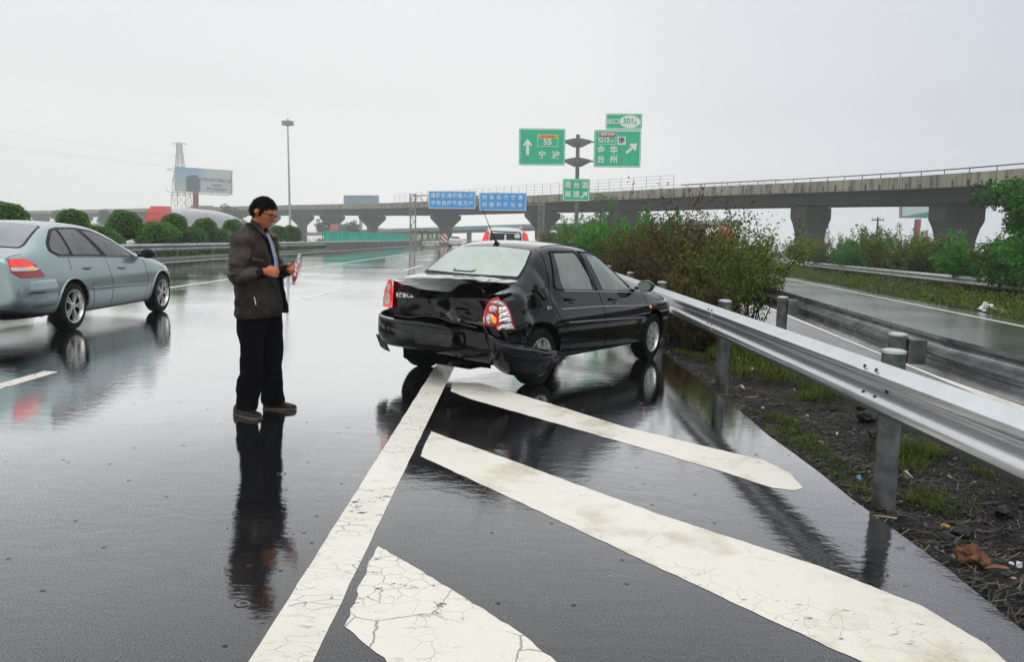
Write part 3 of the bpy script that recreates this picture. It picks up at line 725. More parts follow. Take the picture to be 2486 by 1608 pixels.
# ---- crumpled boot lid, placed by the fitted view of each fold
CP = Vector((-.36, 8.157, 0)); CY = .9562
CM = Matrix.Rotation(-CY, 4, 'Z') @ Matrix.Translation(-CP)
def cray(u, v):
    o = CM @ CAM; d = (CM @ (CAM + ray(u, v))) - o; return o, d
def cx_(u, v, x): o, d = cray(u, v); return o + d * ((x - o.x) / d.x)
def cy_(u, v, y): o, d = cray(u, v); return o + d * ((y - o.y) / d.y)
def cz_(u, v, z): o, d = cray(u, v); return o + d * ((z - o.z) / d.z)
def z6(x, y): return 900 + x * .2338, 580 + y * .2338
def z1(x, y): return 1160 + x * .1623, 680 + y * .1623
def G(x, y, X): return cx_(*z6(x, y), X)
def GZ(x, y, Z): return cz_(*z6(x, y), Z)
rows = [
 [GZ(545, 352, 1.05), GZ(640, 356, 1.052), GZ(760, 362, 1.055), GZ(860, 366, 1.056), GZ(960, 372, 1.057), GZ(1060, 382, 1.057), GZ(1150, 394, 1.056), GZ(1260, 406, 1.055), GZ(1400, 420, 1.053), GZ(1540, 436, 1.05)],
 [GZ(380, 385, 1.03), GZ(520, 380, 1.045), GZ(680, 384, 1.05), GZ(800, 386, 1.05), GZ(920, 396, 1.05), GZ(1050, 415, 1.05), GZ(1150, 432, 1.045), GZ(1260, 448, 1.045), GZ(1390, 462, 1.045), GZ(1520, 452, 1.04)],
 [G(222, 424, -.69), G(400, 414, -.70), G(600, 409, -.68), G(770, 405, -.66), G(880, 413, -.62), G(970, 434, -.58), G(1060, 460, -.55), G(1160, 496, -.52), G(1310, 519, -.45), G(1450, 492, -.36)],
 [G(228, 427, -.73), G(400, 450, -.77), G(600, 475, -.76), G(760, 480, -.73), G(880, 480, -.67), G(960, 455, -.60), G(1060, 467, -.565), G(1150, 515, -.55), G(1280, 550, -.53), G(1400, 520, -.45)],
 [G(236, 436, -.77), G(400, 492, -.86), G(600, 540, -.87), G(760, 556, -.82), G(868, 548, -.72), G(930, 500, -.58), G(1060, 480, -.52), G(1150, 530, -.53), G(1208, 596, -.60), G(1250, 590, -.55)],
 [G(232, 520, -.77), G(400, 575, -.79), G(600, 620, -.76), G(760, 620, -.68), G(870, 630, -.56), G(950, 640, -.42), G(1060, 640, -.35), G(1140, 655, -.38), G(1190, 670, -.45), G(1215, 660, -.48)],
 [G(228, 640, -.77), G(400, 690, -.79), G(600, 700, -.77), G(760, 730, -.73), G(870, 760, -.66), G(960, 760, -.56), G(1060, 775, -.52), G(1130, 790, -.54), G(1170, 800, -.56), G(1190, 800, -.56)],
 [G(235, 790, -.75), G(400, 812, -.77), G(600, 806, -.78), G(760, 828, -.75), G(870, 850, -.71), G(960, 870, -.68), G(1060, 888, -.66), G(1120, 900, -.66), G(1165, 910, -.66), G(1180, 915, -.65)],
 [G(240, 812, -.70), G(400, 838, -.70), G(600, 840, -.70), G(760, 862, -.68), G(870, 885, -.66), G(960, 905, -.62), G(1060, 920, -.60), G(1120, 930, -.60), G(1165, 940, -.60), G(1180, 945, -.6)]]
bm = B(); vg = [[bm.verts.new(p) for p in r] for r in rows]
for i in range(len(rows) - 1):
    for j in range(9): bm.faces.new((vg[i][j], vg[i][j + 1], vg[i + 1][j + 1], vg[i + 1][j]))
cl = bm.edges.layers.float.new('crease_edge')
for j in range(9):
    for i, c in ((2, .9), (3, .3), (4, 1.0), (5, .5), (7, .9)):
        e = bm.edges.get((vg[i][j], vg[i][j + 1]));  e[cl] = c
for (a, b_) in ((4, 5), (5, 5), (5, 8), (4, 8)):
    pass
lid = subdiv(bm, 3)
for v in lid.verts:
    if v.co.x < -.5 or v.co.y < -.2:
        v.co += Vector((.016, 0, .008)) * noise.noise(v.co * 7) + Vector((.006, 0, 0)) * noise.noise(v.co * 19)
fixn(lid)
ext = bmesh.ops.solidify(lid, geom=lid.faces[:], thickness=.008)
lido = obj('boot_lid', lid, BLACKP, car, auto=45); lido['label'] = 'boot lid folded down and dented on its right side'
lsk_bm = B(); lsk_bm.from_mesh(lido.data); LSK = Skin_(lsk_bm)
# lettering on the left of the lid
tb = text_mesh('东风雪铁龙', .05, .0015, .0016)
mm = Matrix.Rotation(-PI / 2, 4, 'Z') @ Matrix.Rotation(PI / 2, 4, 'X')
pc = G(338, 588, -.80)
merge_b = B(); merge(merge_b, tb, Matrix.Translation(pc + Vector((-.004, 0, 0))) @ Matrix.Rotation(R_(-4), 4, 'X') @ Matrix.Rotation(R_(-90), 4, 'Z') @ Matrix.Rotation(R_(82), 4, 'X'))
for v in merge_b.verts:
    h = LSK.hit(v.co.y, v.co.z, 'B')
    if h: v.co.x = h[0].x - .006 - .0015 * (v.co.x < pc.x)
obj('lettering', merge_b, CHROME, lido)
b = B()
for k in (0, 1):
    P3 = [G(715, 625 + k * 28, -.79), G(745, 600 + k * 28, -.79), G(790, 632 + k * 28, -.785)]
    Q = []
    for q in P3:
        h = LSK.hit(q.y, q.z, 'B'); Q.append(h[0] + Vector((-.004, 0, 0)) if h else q)
    tube(b, Q, .0045, 6)
obj('chevron_badge', b, GREYPL, lido)
b = B(); P3 = [GZ(1216, 452, 1.052), GZ(1218, 430, 1.058), GZ(1250, 424, 1.058)]; tube(b, P3, .004, 6); obj('hinge_clip', b, TRIM, lido)
b = B(); box(b, G(735, 745, -.80), (.03, .16, .022), bev=.004); obj('number_lamp', b, GREYPL, lido)
lsk_bm.free()
# ---- bumper: loft with the right corner torn off
def loft(bm, rows, mi=0):
    vg = [[bm.verts.new(p) for p in r] for r in rows]
    for A, Bb in zip(vg, vg[1:]):
        for j in range(len(A) - 1): bm.faces.new((A[j], A[j + 1], Bb[j + 1], Bb[j])).material_index = mi
    return vg
V = Vector
brow = [
 [V((-.36, .80, .66)), V((-.60, .77, .665)), G(66, 792, -.70) + V((.03, .02, .005)), G(230, 828, -.80), G(420, 842, -.82), G(600, 858, -.83), G(800, 905, -.82), G(1000, 948, -.80), G(1185, 975, -.74)],
 [V((-.36, .845, .63)), V((-.60, .83, .635)), G(55, 800, -.71), G(232, 842, -.85), G(420, 858, -.875), G(600, 880, -.88), G(800, 925, -.87), G(1000, 968, -.84), G(1200, 985, -.77)],
 [V((-.36, .86, .52)), V((-.60, .845, .53)), G(42, 930, -.72), G(236, 960, -.87), G(420, 985, -.90), G(600, 1005, -.905), G(800, 1045, -.89), G(1000, 1085, -.86), G(1225, 1080, -.79)],
 [V((-.36, .85, .43)), V((-.60, .84, .43)), G(45, 1020, -.71), G(240, 1075, -.86), G(420, 1090, -.89), G(600, 1110, -.895), G(800, 1150, -.88), G(1000, 1180, -.85), G(1240, 1180, -.79)],
 [V((-.36, .80, .34)), V((-.60, .79, .34)), G(95, 1105, -.69), G(240, 1135, -.80), G(420, 1160, -.82), G(600, 1185, -.82), G(800, 1225, -.82), G(1000, 1270, -.80), G(1250, 1290, -.76)],
 [V((-.36, .72, .33)), V((-.60, .70, .33)), V((-.62, .55, .33)), V((-.66, .4, .33)), V((-.66, .2, .33)), V((-.66, 0, .32)), V((-.66, -.3, .31)), V((-.66, -.5, .28)), V((-.62, -.62, .27))]]
bm = B(); vg = loft(bm, brow); cl = bm.edges.layers.float.new('crease_edge')
for j in range(8): bm.edges.get((vg[1][j], vg[1][j + 1]))[cl] = .6
bm = subdiv(bm, 3); fixn(bm)
for v in bm.verts:
    if v.co.y < -.1: v.co += Vector((.012 * noise.noise(v.co * 8), 0, .010 * noise.noise(v.co * 6 + V((3, 3, 3)))))
bmesh.ops.solidify(bm, geom=bm.faces[:], thickness=.006)
bo = obj('rear_bumper', bm, BLACKP, car, auto=45); bo['label'] = 'rear bumper split open on its right side'
bsk_bm = B(); bsk_bm.from_mesh(bo.data); BSK = Skin_(bsk_bm)
b = B(); pts = [G(462, 955, -.9), G(835, 1012, -.9), G(815, 1130, -.9), G(445, 1085, -.9)]
BSK.panel(b, [(q.y, q.z) for q in pts], 'B', .004, .006, .06); obj('number_plate_recess', b, GREYPL, bo, auto=30)
b = B(); BSK.line(b, [(q.y, q.z) for q in [G(70, 830, -.8), G(240, 868, -.85), G(420, 890, -.88), G(640, 915, -.88), G(850, 955, -.87), G(1100, 985, -.82)]], 'B', .006, .002, hgt=.006); obj('bumper_strip', b, TRIM, bo, auto=40)
bsk_bm.free()
b = B(); P3 = [G(250, 795, -.80), G(400, 815, -.80), G(560, 800, -.80), G(700, 815, -.80), G(830, 860, -.79), G(1000, 900, -.74), G(1100, 925, -.7)]; tube(b, P3, .007, 8); obj('lid_trim_strip', b, GREYPL, bo, auto=50)
b = B(); prism(b, [G(52, 990, -.715), G(150, 1060, -.74), G(160, 1112, -.72), G(190, 1170, -.72), G(150, 1155, -.72), G(100, 1120, -.72)], (.02, 0, 0)); obj('torn_flap', fixn(b), GREYPL, bo)
# torn corner hanging by the wheel
def W_(x, y, Y): return cy_(*z1(x, y), Y)
wr = [
 [W_(60, 640, -.66), W_(130, 800, -.80), W_(300, 900, -.86), W_(540, 965, -.90), W_(800, 1005, -.92), W_(1060, 1045, -.93), W_(1180, 1058, -.92), W_(1260, 1110, -.90), W_(1325, 1172, -.87)],
 [W_(100, 760, -.70), W_(200, 880, -.84), W_(330, 965, -.92), W_(540, 1010, -.96), W_(800, 1045, -.98), W_(1050, 1085, -.98), W_(1150, 1110, -.97), W_(1230, 1150, -.93), W_(1300, 1190, -.88)],
 [W_(120, 950, -.70), W_(205, 1030, -.84), W_(330, 1110, -.93), W_(540, 1160, -.97), W_(800, 1180, -.99), W_(1010, 1190, -.98), W_(1100, 1195, -.97), W_(1180, 1205, -.93), W_(1240, 1220, -.89)],
 [W_(140, 1150, -.70), W_(215, 1230, -.82), W_(330, 1330, -.90), W_(540, 1380, -.93), W_(780, 1380, -.94), W_(960, 1350, -.93), W_(1050, 1310, -.92), W_(1120, 1275, -.90), W_(1190, 1240, -.88)],
 [W_(180, 1180, -.66), W_(260, 1290, -.76), W_(380, 1400, -.84), W_(560, 1440, -.86), W_(780, 1440, -.87), W_(960, 1430, -.87), W_(1030, 1370, -.86), W_(1090, 1310, -.86), W_(1150, 1260, -.86)]]
bm = B(); vg = loft(bm, wr); cl = bm.edges.layers.float.new('crease_edge')
for j in range(8): bm.edges.get((vg[1][j], vg[1][j + 1]))[cl] = .5
bm = subdiv(bm, 3); fixn(bm)
for v in bm.verts: v.co += Vector((0, .012 * noise.noise(v.co * 9), .008 * noise.noise(v.co * 7)))
bmesh.ops.solidify(bm, geom=bm.faces[:], thickness=.006)
to = obj('torn_bumper_corner', bm, BLACKP, car, auto=45); to['label'] = 'bumper corner torn away and hanging beside the rear wheel'
b = B(); tube(b, [W_(150, 830, -.80), W_(300, 912, -.88), W_(540, 975, -.92), W_(800, 1015, -.94), W_(1060, 1052, -.95), W_(1180, 1064, -.94), W_(1262, 1115, -.91), W_(1327, 1178, -.88)], .005, 6); obj('broken_edge', b, GREYPL, to, auto=50)
# shards and dark innards between lid and bumper on the right
b = B(); loft(b, [[G(840, 700, -.62), G(960, 700, -.5), G(1080, 700, -.46), G(1180, 700, -.5)], [G(840, 860, -.66), G(960, 890, -.6), G(1080, 905, -.58), G(1190, 930, -.6)], [G(840, 1240, -.66), G(960, 1290, -.62), G(1100, 1330, -.58), G(1250, 1350, -.58)]])
bmesh.ops.solidify(b, geom=b.faces[:], thickness=.01); obj('torn_panel', b, DARKIN, car)
for k, (x, y, X, s1, s2, a, mt) in enumerate([(1030, 665, -.62, .03, .012, .5, GREYPL), (905, 780, -.72, .06, .03, .1, BLACKP), (890, 870, -.78, .08, .012, .2, BLACKP), (1080, 850, -.70, .06, .010, .5, GREYPL), (915, 843, -.8, .012, .008, 0, WHITEL), (1075, 1140, -.8, .04, .012, .1, CHROME), (1200, 1210, -.78, .06, .02, .1, GREYPL), (1060, 1190, -.78, .05, .03, .4, GREYPL), (1270, 1150, -.8, .03, .04, .3, GREYPL), (1330, 1180, -.78, .02, .025, .3, GREYPL)]):
    b = B(); q = G(x, y, X); n_ = 7
    prism(b, [q + V((0, math.cos(a) * s1 * math.cos(j * 2 * PI / n_) * (.3 + .7 * rnd.random()) , s2 * math.sin(j * 2 * PI / n_) * (.3 + .7 * rnd.random()) + math.sin(a) * s1 * -math.cos(j * 2 * PI / n_) * .5)) for j in range(n_)], (.008, 0, 0)); obj('broken_shard', fixn(b), mt, car)
# bent strips at the rear edge of the rear door
def S7(x, y, Y=-.80): return cy_(1280 + x * .2338, 580 + y * .2338, Y)
b = B(); prism(b, [S7(150, 520), S7(178, 505), S7(215, 600), S7(232, 632), S7(205, 640), S7(185, 570)], (0, .012, 0)); prism(b, [S7(196, 430), S7(210, 428), S7(204, 500), S7(188, 505)], (0, .01, 0)); obj('bent_strip', fixn(b), GREYPL, car)
b = B(); tube(b, [S7(208, 700, -.86), S7(222, 735, -.87)], .008, 6); tube(b, [S7(230, 700, -.86), S7(250, 730, -.87)], .006, 6); obj('bare_metal_scratch', b, CHROME, car)
# ---- tail lights
def lampR(x, y, dx=0):
    # the right lamp faces outwards and back: depth falls off from the rear edge to the side edge
    f = (x - 1165) / 335.; return G(x, y, -.70 + .22 * f + dx)
def lamp_patch(b, pts, dx, th, res=7, mi=0):
    P = [lampR(x, y, dx) for x, y in pts]; c = sum(P, V((0, 0, 0))) / len(P)
    view = (cray(*z6(1330, 780))[1]).normalized()
    top = [b.verts.new(p) for p in P]; ct = b.verts.new(c - view * .008); bot = [b.verts.new(p + view * th) for p in P]
    n = len(P)
    for i in range(n):
        b.faces.new((top[i], top[(i + 1) % n], ct)).material_index = mi; b.faces.new((top[(i + 1) % n], top[i], bot[i], bot[(i + 1) % n])).material_index = mi
outl = [(1162, 885), (1165, 820), (1180, 745), (1205, 690), (1235, 640), (1275, 615), (1325, 600), (1350, 640), (1400, 670), (1440, 735), (1465, 810), (1480, 870), (1503, 945), (1420, 952), (1320, 957), (1298, 935), (1300, 905), (1240, 905), (1210, 912)]
b = B(); lamp_patch(b, outl, 0, .03); tl = obj('tail_light', fixn(b), REDSOFT, car, auto=20); tl['label'] = 'right tail light, clear with a red rim, pushed out of place'
b = B()
for qi, quad in enumerate(([(1240, 655), (1330, 640), (1375, 668), (1400, 700), (1270, 690)], [(1330, 712), (1408, 705), (1428, 745), (1330, 775)], [(1335, 785), (1432, 752), (1448, 805), (1330, 830)], [(1332, 840), (1450, 812), (1462, 862), (1328, 872)], [(1312, 918), (1360, 893), (1455, 870), (1488, 930), (1415, 942), (1322, 947)], [(1168, 830), (1182, 790), (1196, 850), (1210, 895), (1172, 880)])):
    b = B(); lamp_patch(b, quad, -.022, .012); obj('reflector', fixn(b), CLEARL, tl, auto=15)
def ringp(cx0, cy0, rx, ry, n=20, dx=-.028): return [lampR(cx0 + rx * math.cos(2 * PI * k / n), cy0 + ry * math.sin(2 * PI * k / n), dx) for k in range(n)]
b = B(); tube(b, ringp(1272, 730, 52, 48), .007, 6, closed=True); tube(b, ringp(1250, 832, 64, 72), .009, 6, closed=True); obj('lamp_ring', b, REDSOFT, tl, auto=60)
b = B(); lamp_patch(b, [(1272 + 44 * math.cos(k * PI / 6), 730 + 40 * math.sin(k * PI / 6)) for k in range(12)], -.026, .01); lamp_patch(b, [(1240 + 46 * math.cos(k * PI / 6), 832 + 58 * math.sin(k * PI / 6)) for k in range(12)], -.024, .008); obj('lamp_bowl', fixn(b), CLEARL, tl, auto=15)
b = B(); lamp_patch(b, [(1240, 810), (1275, 800), (1302, 820), (1308, 860), (1285, 885), (1262, 860)], -.034, .008); obj('indicator_bulb', fixn(b), AMBER, tl, auto=20)
b = B(); prism(b, [lampR(1222, 908, -.03), lampR(1250, 880, -.03), lampR(1275, 892, -.03), lampR(1300, 940, -.03), lampR(1345, 1010, -.02), lampR(1330, 1022, -.02), lampR(1270, 1000, -.02), lampR(1235, 950, -.02)], (.01, .01, 0)); obj('broken_shard', fixn(b), GREYPL, tl)
# left lamp
def LL(x, y, dx=0): return G(x, y, -.70 - .10 * (x - 125) / 105. + dx)
def flat_patch(b, P, th=.02, bulge=.006):
    c = sum(P, V((0, 0, 0))) / len(P); view = (cray(*z6(180, 560))[1]).normalized()
    top = [b.verts.new(p) for p in P]; ct = b.verts.new(c - view * bulge); bot = [b.verts.new(p + view * th) for p in P]; n = len(P)
    for i in range(n): b.faces.new((top[i], top[(i + 1) % n], ct)); b.faces.new((top[(i + 1) % n], top[i], bot[i], bot[(i + 1) % n]))
b = B(); flat_patch(b, [LL(x, y) for x, y in ((205, 412), (222, 440), (231, 520), (233, 620), (222, 718), (170, 712), (126, 700), (130, 620), (148, 520), (172, 445))], .05); tl = obj('tail_light', fixn(b), REDLIT, car, auto=20); tl['label'] = 'left tail light, glowing red round two white ovals'
b = B(); flat_patch(b, [LL(172 + 22 * math.cos(k * PI / 8) + 10, 500 + 42 * math.sin(k * PI / 8), -.012) for k in range(16)], .008); flat_patch(b, [LL(170 + 30 * math.cos(k * PI / 8), 618 + 68 * math.sin(k * PI / 8), -.012) for k in range(16)], .008); obj('clear_lens', fixn(b), WHITEL, tl, auto=20)
# exhaust and underside
b = B(); tube(b, [V((-.62, -.28, .24)), V((-.80, -.30, .235))], .022, 12); obj('exhaust_pipe', b, GREYPL, car, auto=50)
b = B(); box(b, (-.2, .1, .24), (.7, .9, .16), bev=.03); obj('rear_axle_beam', b, DARKIN, car)
# ================================================================== 2. the silver saloon passing on the left
sc = thing('car', (-6.72, 10.37, 0), PI / 2, 'pale green-silver saloon passing on the wet road at the left, tail light lit', 'car', tilt=False)
SST = [
(3.36, .28, .40, .48, .42, .60, .36, .63, .64), (3.26, .22, .64, .72, .66, .66, .58, .69, .71), (3.08, .18, .78, .84, .79, .72, .70, .755, .785), (2.86, .17, .84, .895, .84, .775, .74, .815, .85),
(2.60, .17, .86, .915, .855, .83, .76, .865, .905), (2.30, .17, .85, .91, .85, .88, .76, .915, .955), (2.05, .17, .85, .905, .835, .905, .74, .96, 1.0), (1.70, .17, .85, .905, .83, .92, .70, 1.11, 1.155), (1.35, .17, .85, .905, .825, .935, .655, 1.255, 1.31),
(1.00, .17, .85, .905, .82, .95, .625, 1.345, 1.395), (.60, .17, .85, .905, .82, .965, .61, 1.375, 1.43), (.20, .18, .85, .91, .82, .985, .605, 1.375, 1.43), (-.10, .19, .86, .92, .825, 1.0, .61, 1.34, 1.39), (-.38, .2, .86, .92, .825, 1.01, .635, 1.235, 1.27),
(-.62, .22, .85, .915, .81, 1.015, .67, 1.10, 1.125), (-.80, .24, .84, .905, .80, 1.0, .70, 1.035, 1.05), (-.98, .27, .82, .885, .78, .985, .69, 1.015, 1.03), (-1.10, .31, .76, .84, .74, .96, .64, .995, 1.005), (-1.17, .36, .66, .74, .66, .90, .56, .93, .935)]
so_, ss = car_body('body', SST, SILVERP, sc, (0, 2.62), .37, .62, lv=3)
for S in 'RL':
    sg = -1 if S == 'R' else 1
    surr = rounded([(-.36, 1.045), (-.30, 1.15), (-.05, 1.315), (.12, 1.345), (.55, 1.35), (.95, 1.315), (1.35, 1.19), (1.62, 1.07), (1.86, .94), (1.86, .915), (.2, .965), (-.2, .975)], .05)
    b = B(); ss.panel(b, surr, S, .004, .006); wf = obj('window_surround', b, TRIM, sc, auto=30)
    for nm, P in (('window', [(-.30, 1.05), (-.25, 1.14), (-.03, 1.29), (.06, 1.31), (.08, 1.0), (-.15, .995)]), ('window', [(.13, 1.32), (.53, 1.325), (.66, 1.2), (.86, .975), (.15, .99)]), ('window', [(.67, 1.31), (.95, 1.285), (1.33, 1.165), (1.60, 1.045), (1.77, .935), (1.01, .96)])):
        b = B(); ss.panel(b, rounded(P, .03), S, .008, .006); obj(nm, b, GL_DARK, sc, auto=30)
    b = B(); ss.line(b, [(-.2, .972), (.6, .955), (1.84, .913)], S, .006, .006, hgt=.006); obj('sill_strip', b, SILVERP, sc, auto=40)
    b = B(); ss.line(b, [(.45, .53), (1.2, .52), (2.12, .495)], S, .016, .006, hgt=.010); obj('side_moulding', b, SILVERP, sc, auto=50)
    b = B(); ss.line(b, [(.45, .513), (1.2, .503), (2.12, .478)], S, .003, .004, hgt=.004); obj('moulding_shadow', b, TRIM, sc)
    for pth in ([(.10, 1.33), (.02, 1.0), (.0, .80)], [(.60, 1.35), (.66, 1.25), (.96, .95), (1.02, .55), (1.02, .24)], [(2.08, .88), (2.12, .6), (2.05, .26)], [(.48, .62), (.52, .40), (.55, .22)]):
        b = B(); ss.line(b, pth, S, .004, -.001); obj('door_gap', b, DARKIN, sc)
    for hx, hz in ((.40, .815), (1.36, .785)):
        b = B(); p, n = ss.hit(hx, hz, S); box(b, p + Vector((0, sg * .016, 0)), (.20, .03, .034), bev=.010); ho = obj('door_handle', b, SILVERP, sc, auto=40); b = B(); box(b, p + Vector((0, sg * .004, -.022)), (.13, .012, .02), bev=.004); obj('handle_recess', b, TRIM, ho)
    b = B(); lathe(b, [(0, .11), (.05, .10), (.085, .07), (.095, .02), (.09, -.02), (.07, -.03), (0, -.03)], 20, Matrix.Translation((1.98, sg * .955, .975)) @ Matrix.Diagonal((1, 1.2, .8, 1)) @ Matrix.Rotation(PI / 2, 4, 'Y')); box(b, (1.97, sg * .87, .945), (.10, .12, .05), bev=.015); obj('mirror', fixn(b), TRIM, sc, auto=50)
    # swelling lips round the wheel arches
    for x0 in (0, 2.62):
        b = B(); P = []
        for k in range(15):
            a = R_(-14 + 208 * k / 14); px, pz = x0 + .385 * math.cos(a), .305 + .385 * math.sin(a)
            p, n = ss.hit(px, pz, S); P.append(p + n * .002)
        tube(b, P, .016, 8); obj('arch_lip', b, SILVERP, sc, auto=60)
    # tail light
    ox, oz = -1.0, 0
    b = B(); P = [(-.86, .955), (-.74, .90), (-.66, .82), (-.60, .735), (-.80, .73), (-1.02, .735), (-1.10, .80), (-1.08, .96)]
    ss.panel(b, rounded(P, .02), S, .006, .010, .03); tl = obj('tail_light', b, REDL, sc, auto=30)
    b = B(); ss.panel(b, rounded([(-.86, .945), (-.78, .90), (-.76, .875), (-.80, .865), (-1.09, .87), (-1.07, .95)], .015), S, .012, .010, .03); obj('brake_light', b, REDLIT, tl, auto=30)
    b = B(); ss.panel(b, rounded([(-.79, .862), (-.68, .845), (-.70, .825), (-.79, .815), (-1.09, .82), (-1.09, .862)], .01), S, .013, .010, .03); obj('reversing_light', b, WHITEL, tl, auto=30)
    b = B(); ss.panel(b, rounded([(-.80, .875), (-.765, .86), (-.775, .835), (-.86, .835), (-.88, .86)], .012), S, .017, .010, .03); obj('indicator', b, AMBER, tl, auto=30)
# rear glass, boot and bumper
b = B(); ss.panel(b, rounded([(-.07, -.52), (-.05, 0), (-.07, .52), (-.60, .63), (-.70, .62), (-.73, 0), (-.70, -.62), (-.60, -.63)], .04), 'T', .003, .006); rw = obj('rear_window', b, TRIM, sc, auto=30)
b = B(); ss.panel(b, rounded([(-.09, -.50), (-.07, 0), (-.09, .50), (-.60, .605), (-.68, .60), (-.71, 0), (-.68, -.60), (-.60, -.605)], .04), 'T', .007, .006); obj('pane', b, GL_GREY, rw, auto=30)
b = B(); ss.panel(b, rounded([(1.98, -.62), (2.0, 0), (1.98, .62), (1.30, .56), (1.22, 0), (1.30, -.56)], .04), 'T', .004, .006); obj('windscreen', b, GL_DARK, sc, auto=30)
b = B()
for pth in ([(-.84, -.73), (-.95, -.72), (-1.10, -.70)], ): ss.line(b, pth, 'T', .004, -.001)
obj('boot_gap', b, DARKIN, sc)
brs = []
def bumper_rows(y0, x0, zz, push):
    return [V((-.42, -y0 - push, zz)), V((-.70, -y0 - push, zz)), V((-.92, -y0 * .965 - push, zz)), V((-1.10, -y0 * .80, zz)), V((-1.19 - push, -.45, zz)), V((-1.22 - push, 0, zz)), V((-1.19 - push, .45, zz)), V((-1.10, y0 * .80, zz)), V((-.92, y0 * .965 + push, zz)), V((-.70, y0 + push, zz)), V((-.42, y0 + push, zz))]
bm = B(); loft(bm, [bumper_rows(.86, 0, .705, -.01), bumper_rows(.90, 0, .70, .012), bumper_rows(.905, 0, .62, .022), bumper_rows(.905, 0, .595, .035), bumper_rows(.905, 0, .565, .035), bumper_rows(.90, 0, .54, .022), bumper_rows(.895, 0, .40, .02), bumper_rows(.87, 0, .34, .0), bumper_rows(.82, 0, .33, -.03)])
bm = subdiv(bm, 2); fixn(bm); bmesh.ops.solidify(bm, geom=bm.faces[:], thickness=.006)
for v in bm.verts:
    d = math.hypot(v.co.x, v.co.z - .305)
    if d < .39 and v.co.x < 0 and d > .01: k = .39 / d; v.co.x *= k; v.co.z = .305 + (v.co.z - .305) * k
rb = obj('rear_bumper', bm, SILVERP, sc, auto=50)
b = B(); P = bumper_rows(.905, 0, .548, .028)[1:-1]; tube(b, P, .006, 6); obj('bumper_line', b, TRIM, rb)
b = B(); loft(b, [[p + V((.05, 0, -.33 + .12)) * 0 + V((.04, 0, 0)) for p in bumper_rows(.80, 0, .35, -.02)], [p + V((.10, 0, 0)) for p in bumper_rows(.78, 0, .22, -.04)]]); bmesh.ops.solidify(b, geom=b.faces[:], thickness=.01); obj('undertray', b, DARKIN, sc)
b = B(); box(b, (-1.215, 0, .50), (.02, .46, .13), bev=.004); obj('number_plate', b, pm('blue_plate', (.02, .05, .25), .4), rb)
add_wheels(sc, (0, 2.62), .80, .315, .20, .215, 5, 'pair')
# ================================================================== the man
def remesh(bm, vox, smooth_it=2):
    me = bpy.data.meshes.new('tmp'); bm.to_mesh(me); bm.free()
    o = bpy.data.objects.new('tmp', me); C.objects.link(o)
    md = o.modifiers.new('r', 'REMESH'); md.mode = 'VOXEL'; md.voxel_size = vox
    if smooth_it:
        m2 = o.modifiers.new('s', 'SMOOTH'); m2.iterations = smooth_it; m2.factor = .5
    dg = bpy.context.evaluated_depsgraph_get(); ev = o.evaluated_get(dg)
    r = bmesh.new(); r.from_mesh(ev.to_mesh()); ev.to_mesh_clear()
    bpy.data.objects.remove(o); bpy.data.meshes.remove(me)
    return r
SKINM = pm('skin', (.56, .20, .085), .5, spec=.3, var=.12, scale=12, sss=.08, col2=(.40, .13, .07))
HAIRM = pm('black_hair', (.005, .0045, .0045), .55, spec=.15, var=.3, scale=60, bump=.004, bscale=220)
JACK = pm('dark_brown_leather', (.066, .047, .034), .45, spec=.25, var=.3, scale=9, bump=.012, bscale=16, col2=(.014, .011, .010))
JACKD = pm('dark_leather_cuff', (.010, .010, .010), .6, var=.3, scale=20, spec=.15)
NAVY = pm('navy_knit', (.006, .008, .028), .9, spec=.1, var=.3, scale=30)
SHIRT = pm('pale_shirt', (.50, .55, .68), .8, var=.1, scale=30)
TROU = pm('black_trousers', (.004, .004, .0055), .9, spec=.08, var=.3, scale=12, bump=.004, bscale=18)
SHOE = pm('brown_leather_shoe', (.014, .010, .008), .4, var=.3, scale=30, spec=.25)
SOLE = pm('pale_shoe_sole', (.16, .13, .10), .6, var=.2, spec=.2)
man = thing('person', (-1.955, 6.07, .003), R_(-5), 'man in dark brown leather jacket and black trousers standing on the wet road, head bowed', 'person')
# head: grid over the sphere, pushed into a face; x forward, z up, origin at the centre of the skull
def head_r(d):
    x, y, z = d
    a, b, c = (.094 if x > 0 else .098), .076, (.118 if z < 0 else .112)
    r = 1 / math.sqrt((x / a) ** 2 + (y / b) ** 2 + (z / c) ** 2)
    p = Vector(d) * r
    if p.z < -.01: p.y *= 1 - .30 * min(1, (-p.z - .01) / .10) ; 
    if p.z < -.02 and p.x < 0: p.x *= 1 - .55 * min(1, (-p.z - .02) / .08)
    if p.z < -.04 and p.x > 0: p.x += .016 * min(1, (-p.z - .04) / .05)
    def gsn(cx, cy_, cz, sx_, sy_, sz_, am, ax=0):
        if d[0] < 0: return
        e = ((p.y - cy_) / sy_) ** 2 + ((p.z - cz) / sz_) ** 2
        v = am * math.exp(-e)
        if ax == 0: p.x += v
    if d[0] > 0:
        gsn(0, 0, -.026, 0, .013, .014, .026); gsn(0, 0, -.008, 0, .009, .022, .013)
        for s_ in (-1, 1):
            gsn(0, s_ * .031, -.002, 0, .015, .011, -.012); gsn(0, s_ * .03, .020, 0, .022, .009, .005); gsn(0, s_ * .012, -.033, 0, .008, .008, .006)
            gsn(0, s_ * .042, -.03, 0, .018, .018, .005)
        gsn(0, 0, -.058, 0, .022, .006, .008); gsn(0, 0, -.070, 0, .020, .006, .008); gsn(0, 0, -.0645, 0, .024, .0025, -.004)
        gsn(0, 0, -.098, 0, .020, .014, .010)
    return p
HC = Matrix.Translation((.062, 0, 1.562)) @ Matrix.Rotation(R_(20), 4, 'Y')
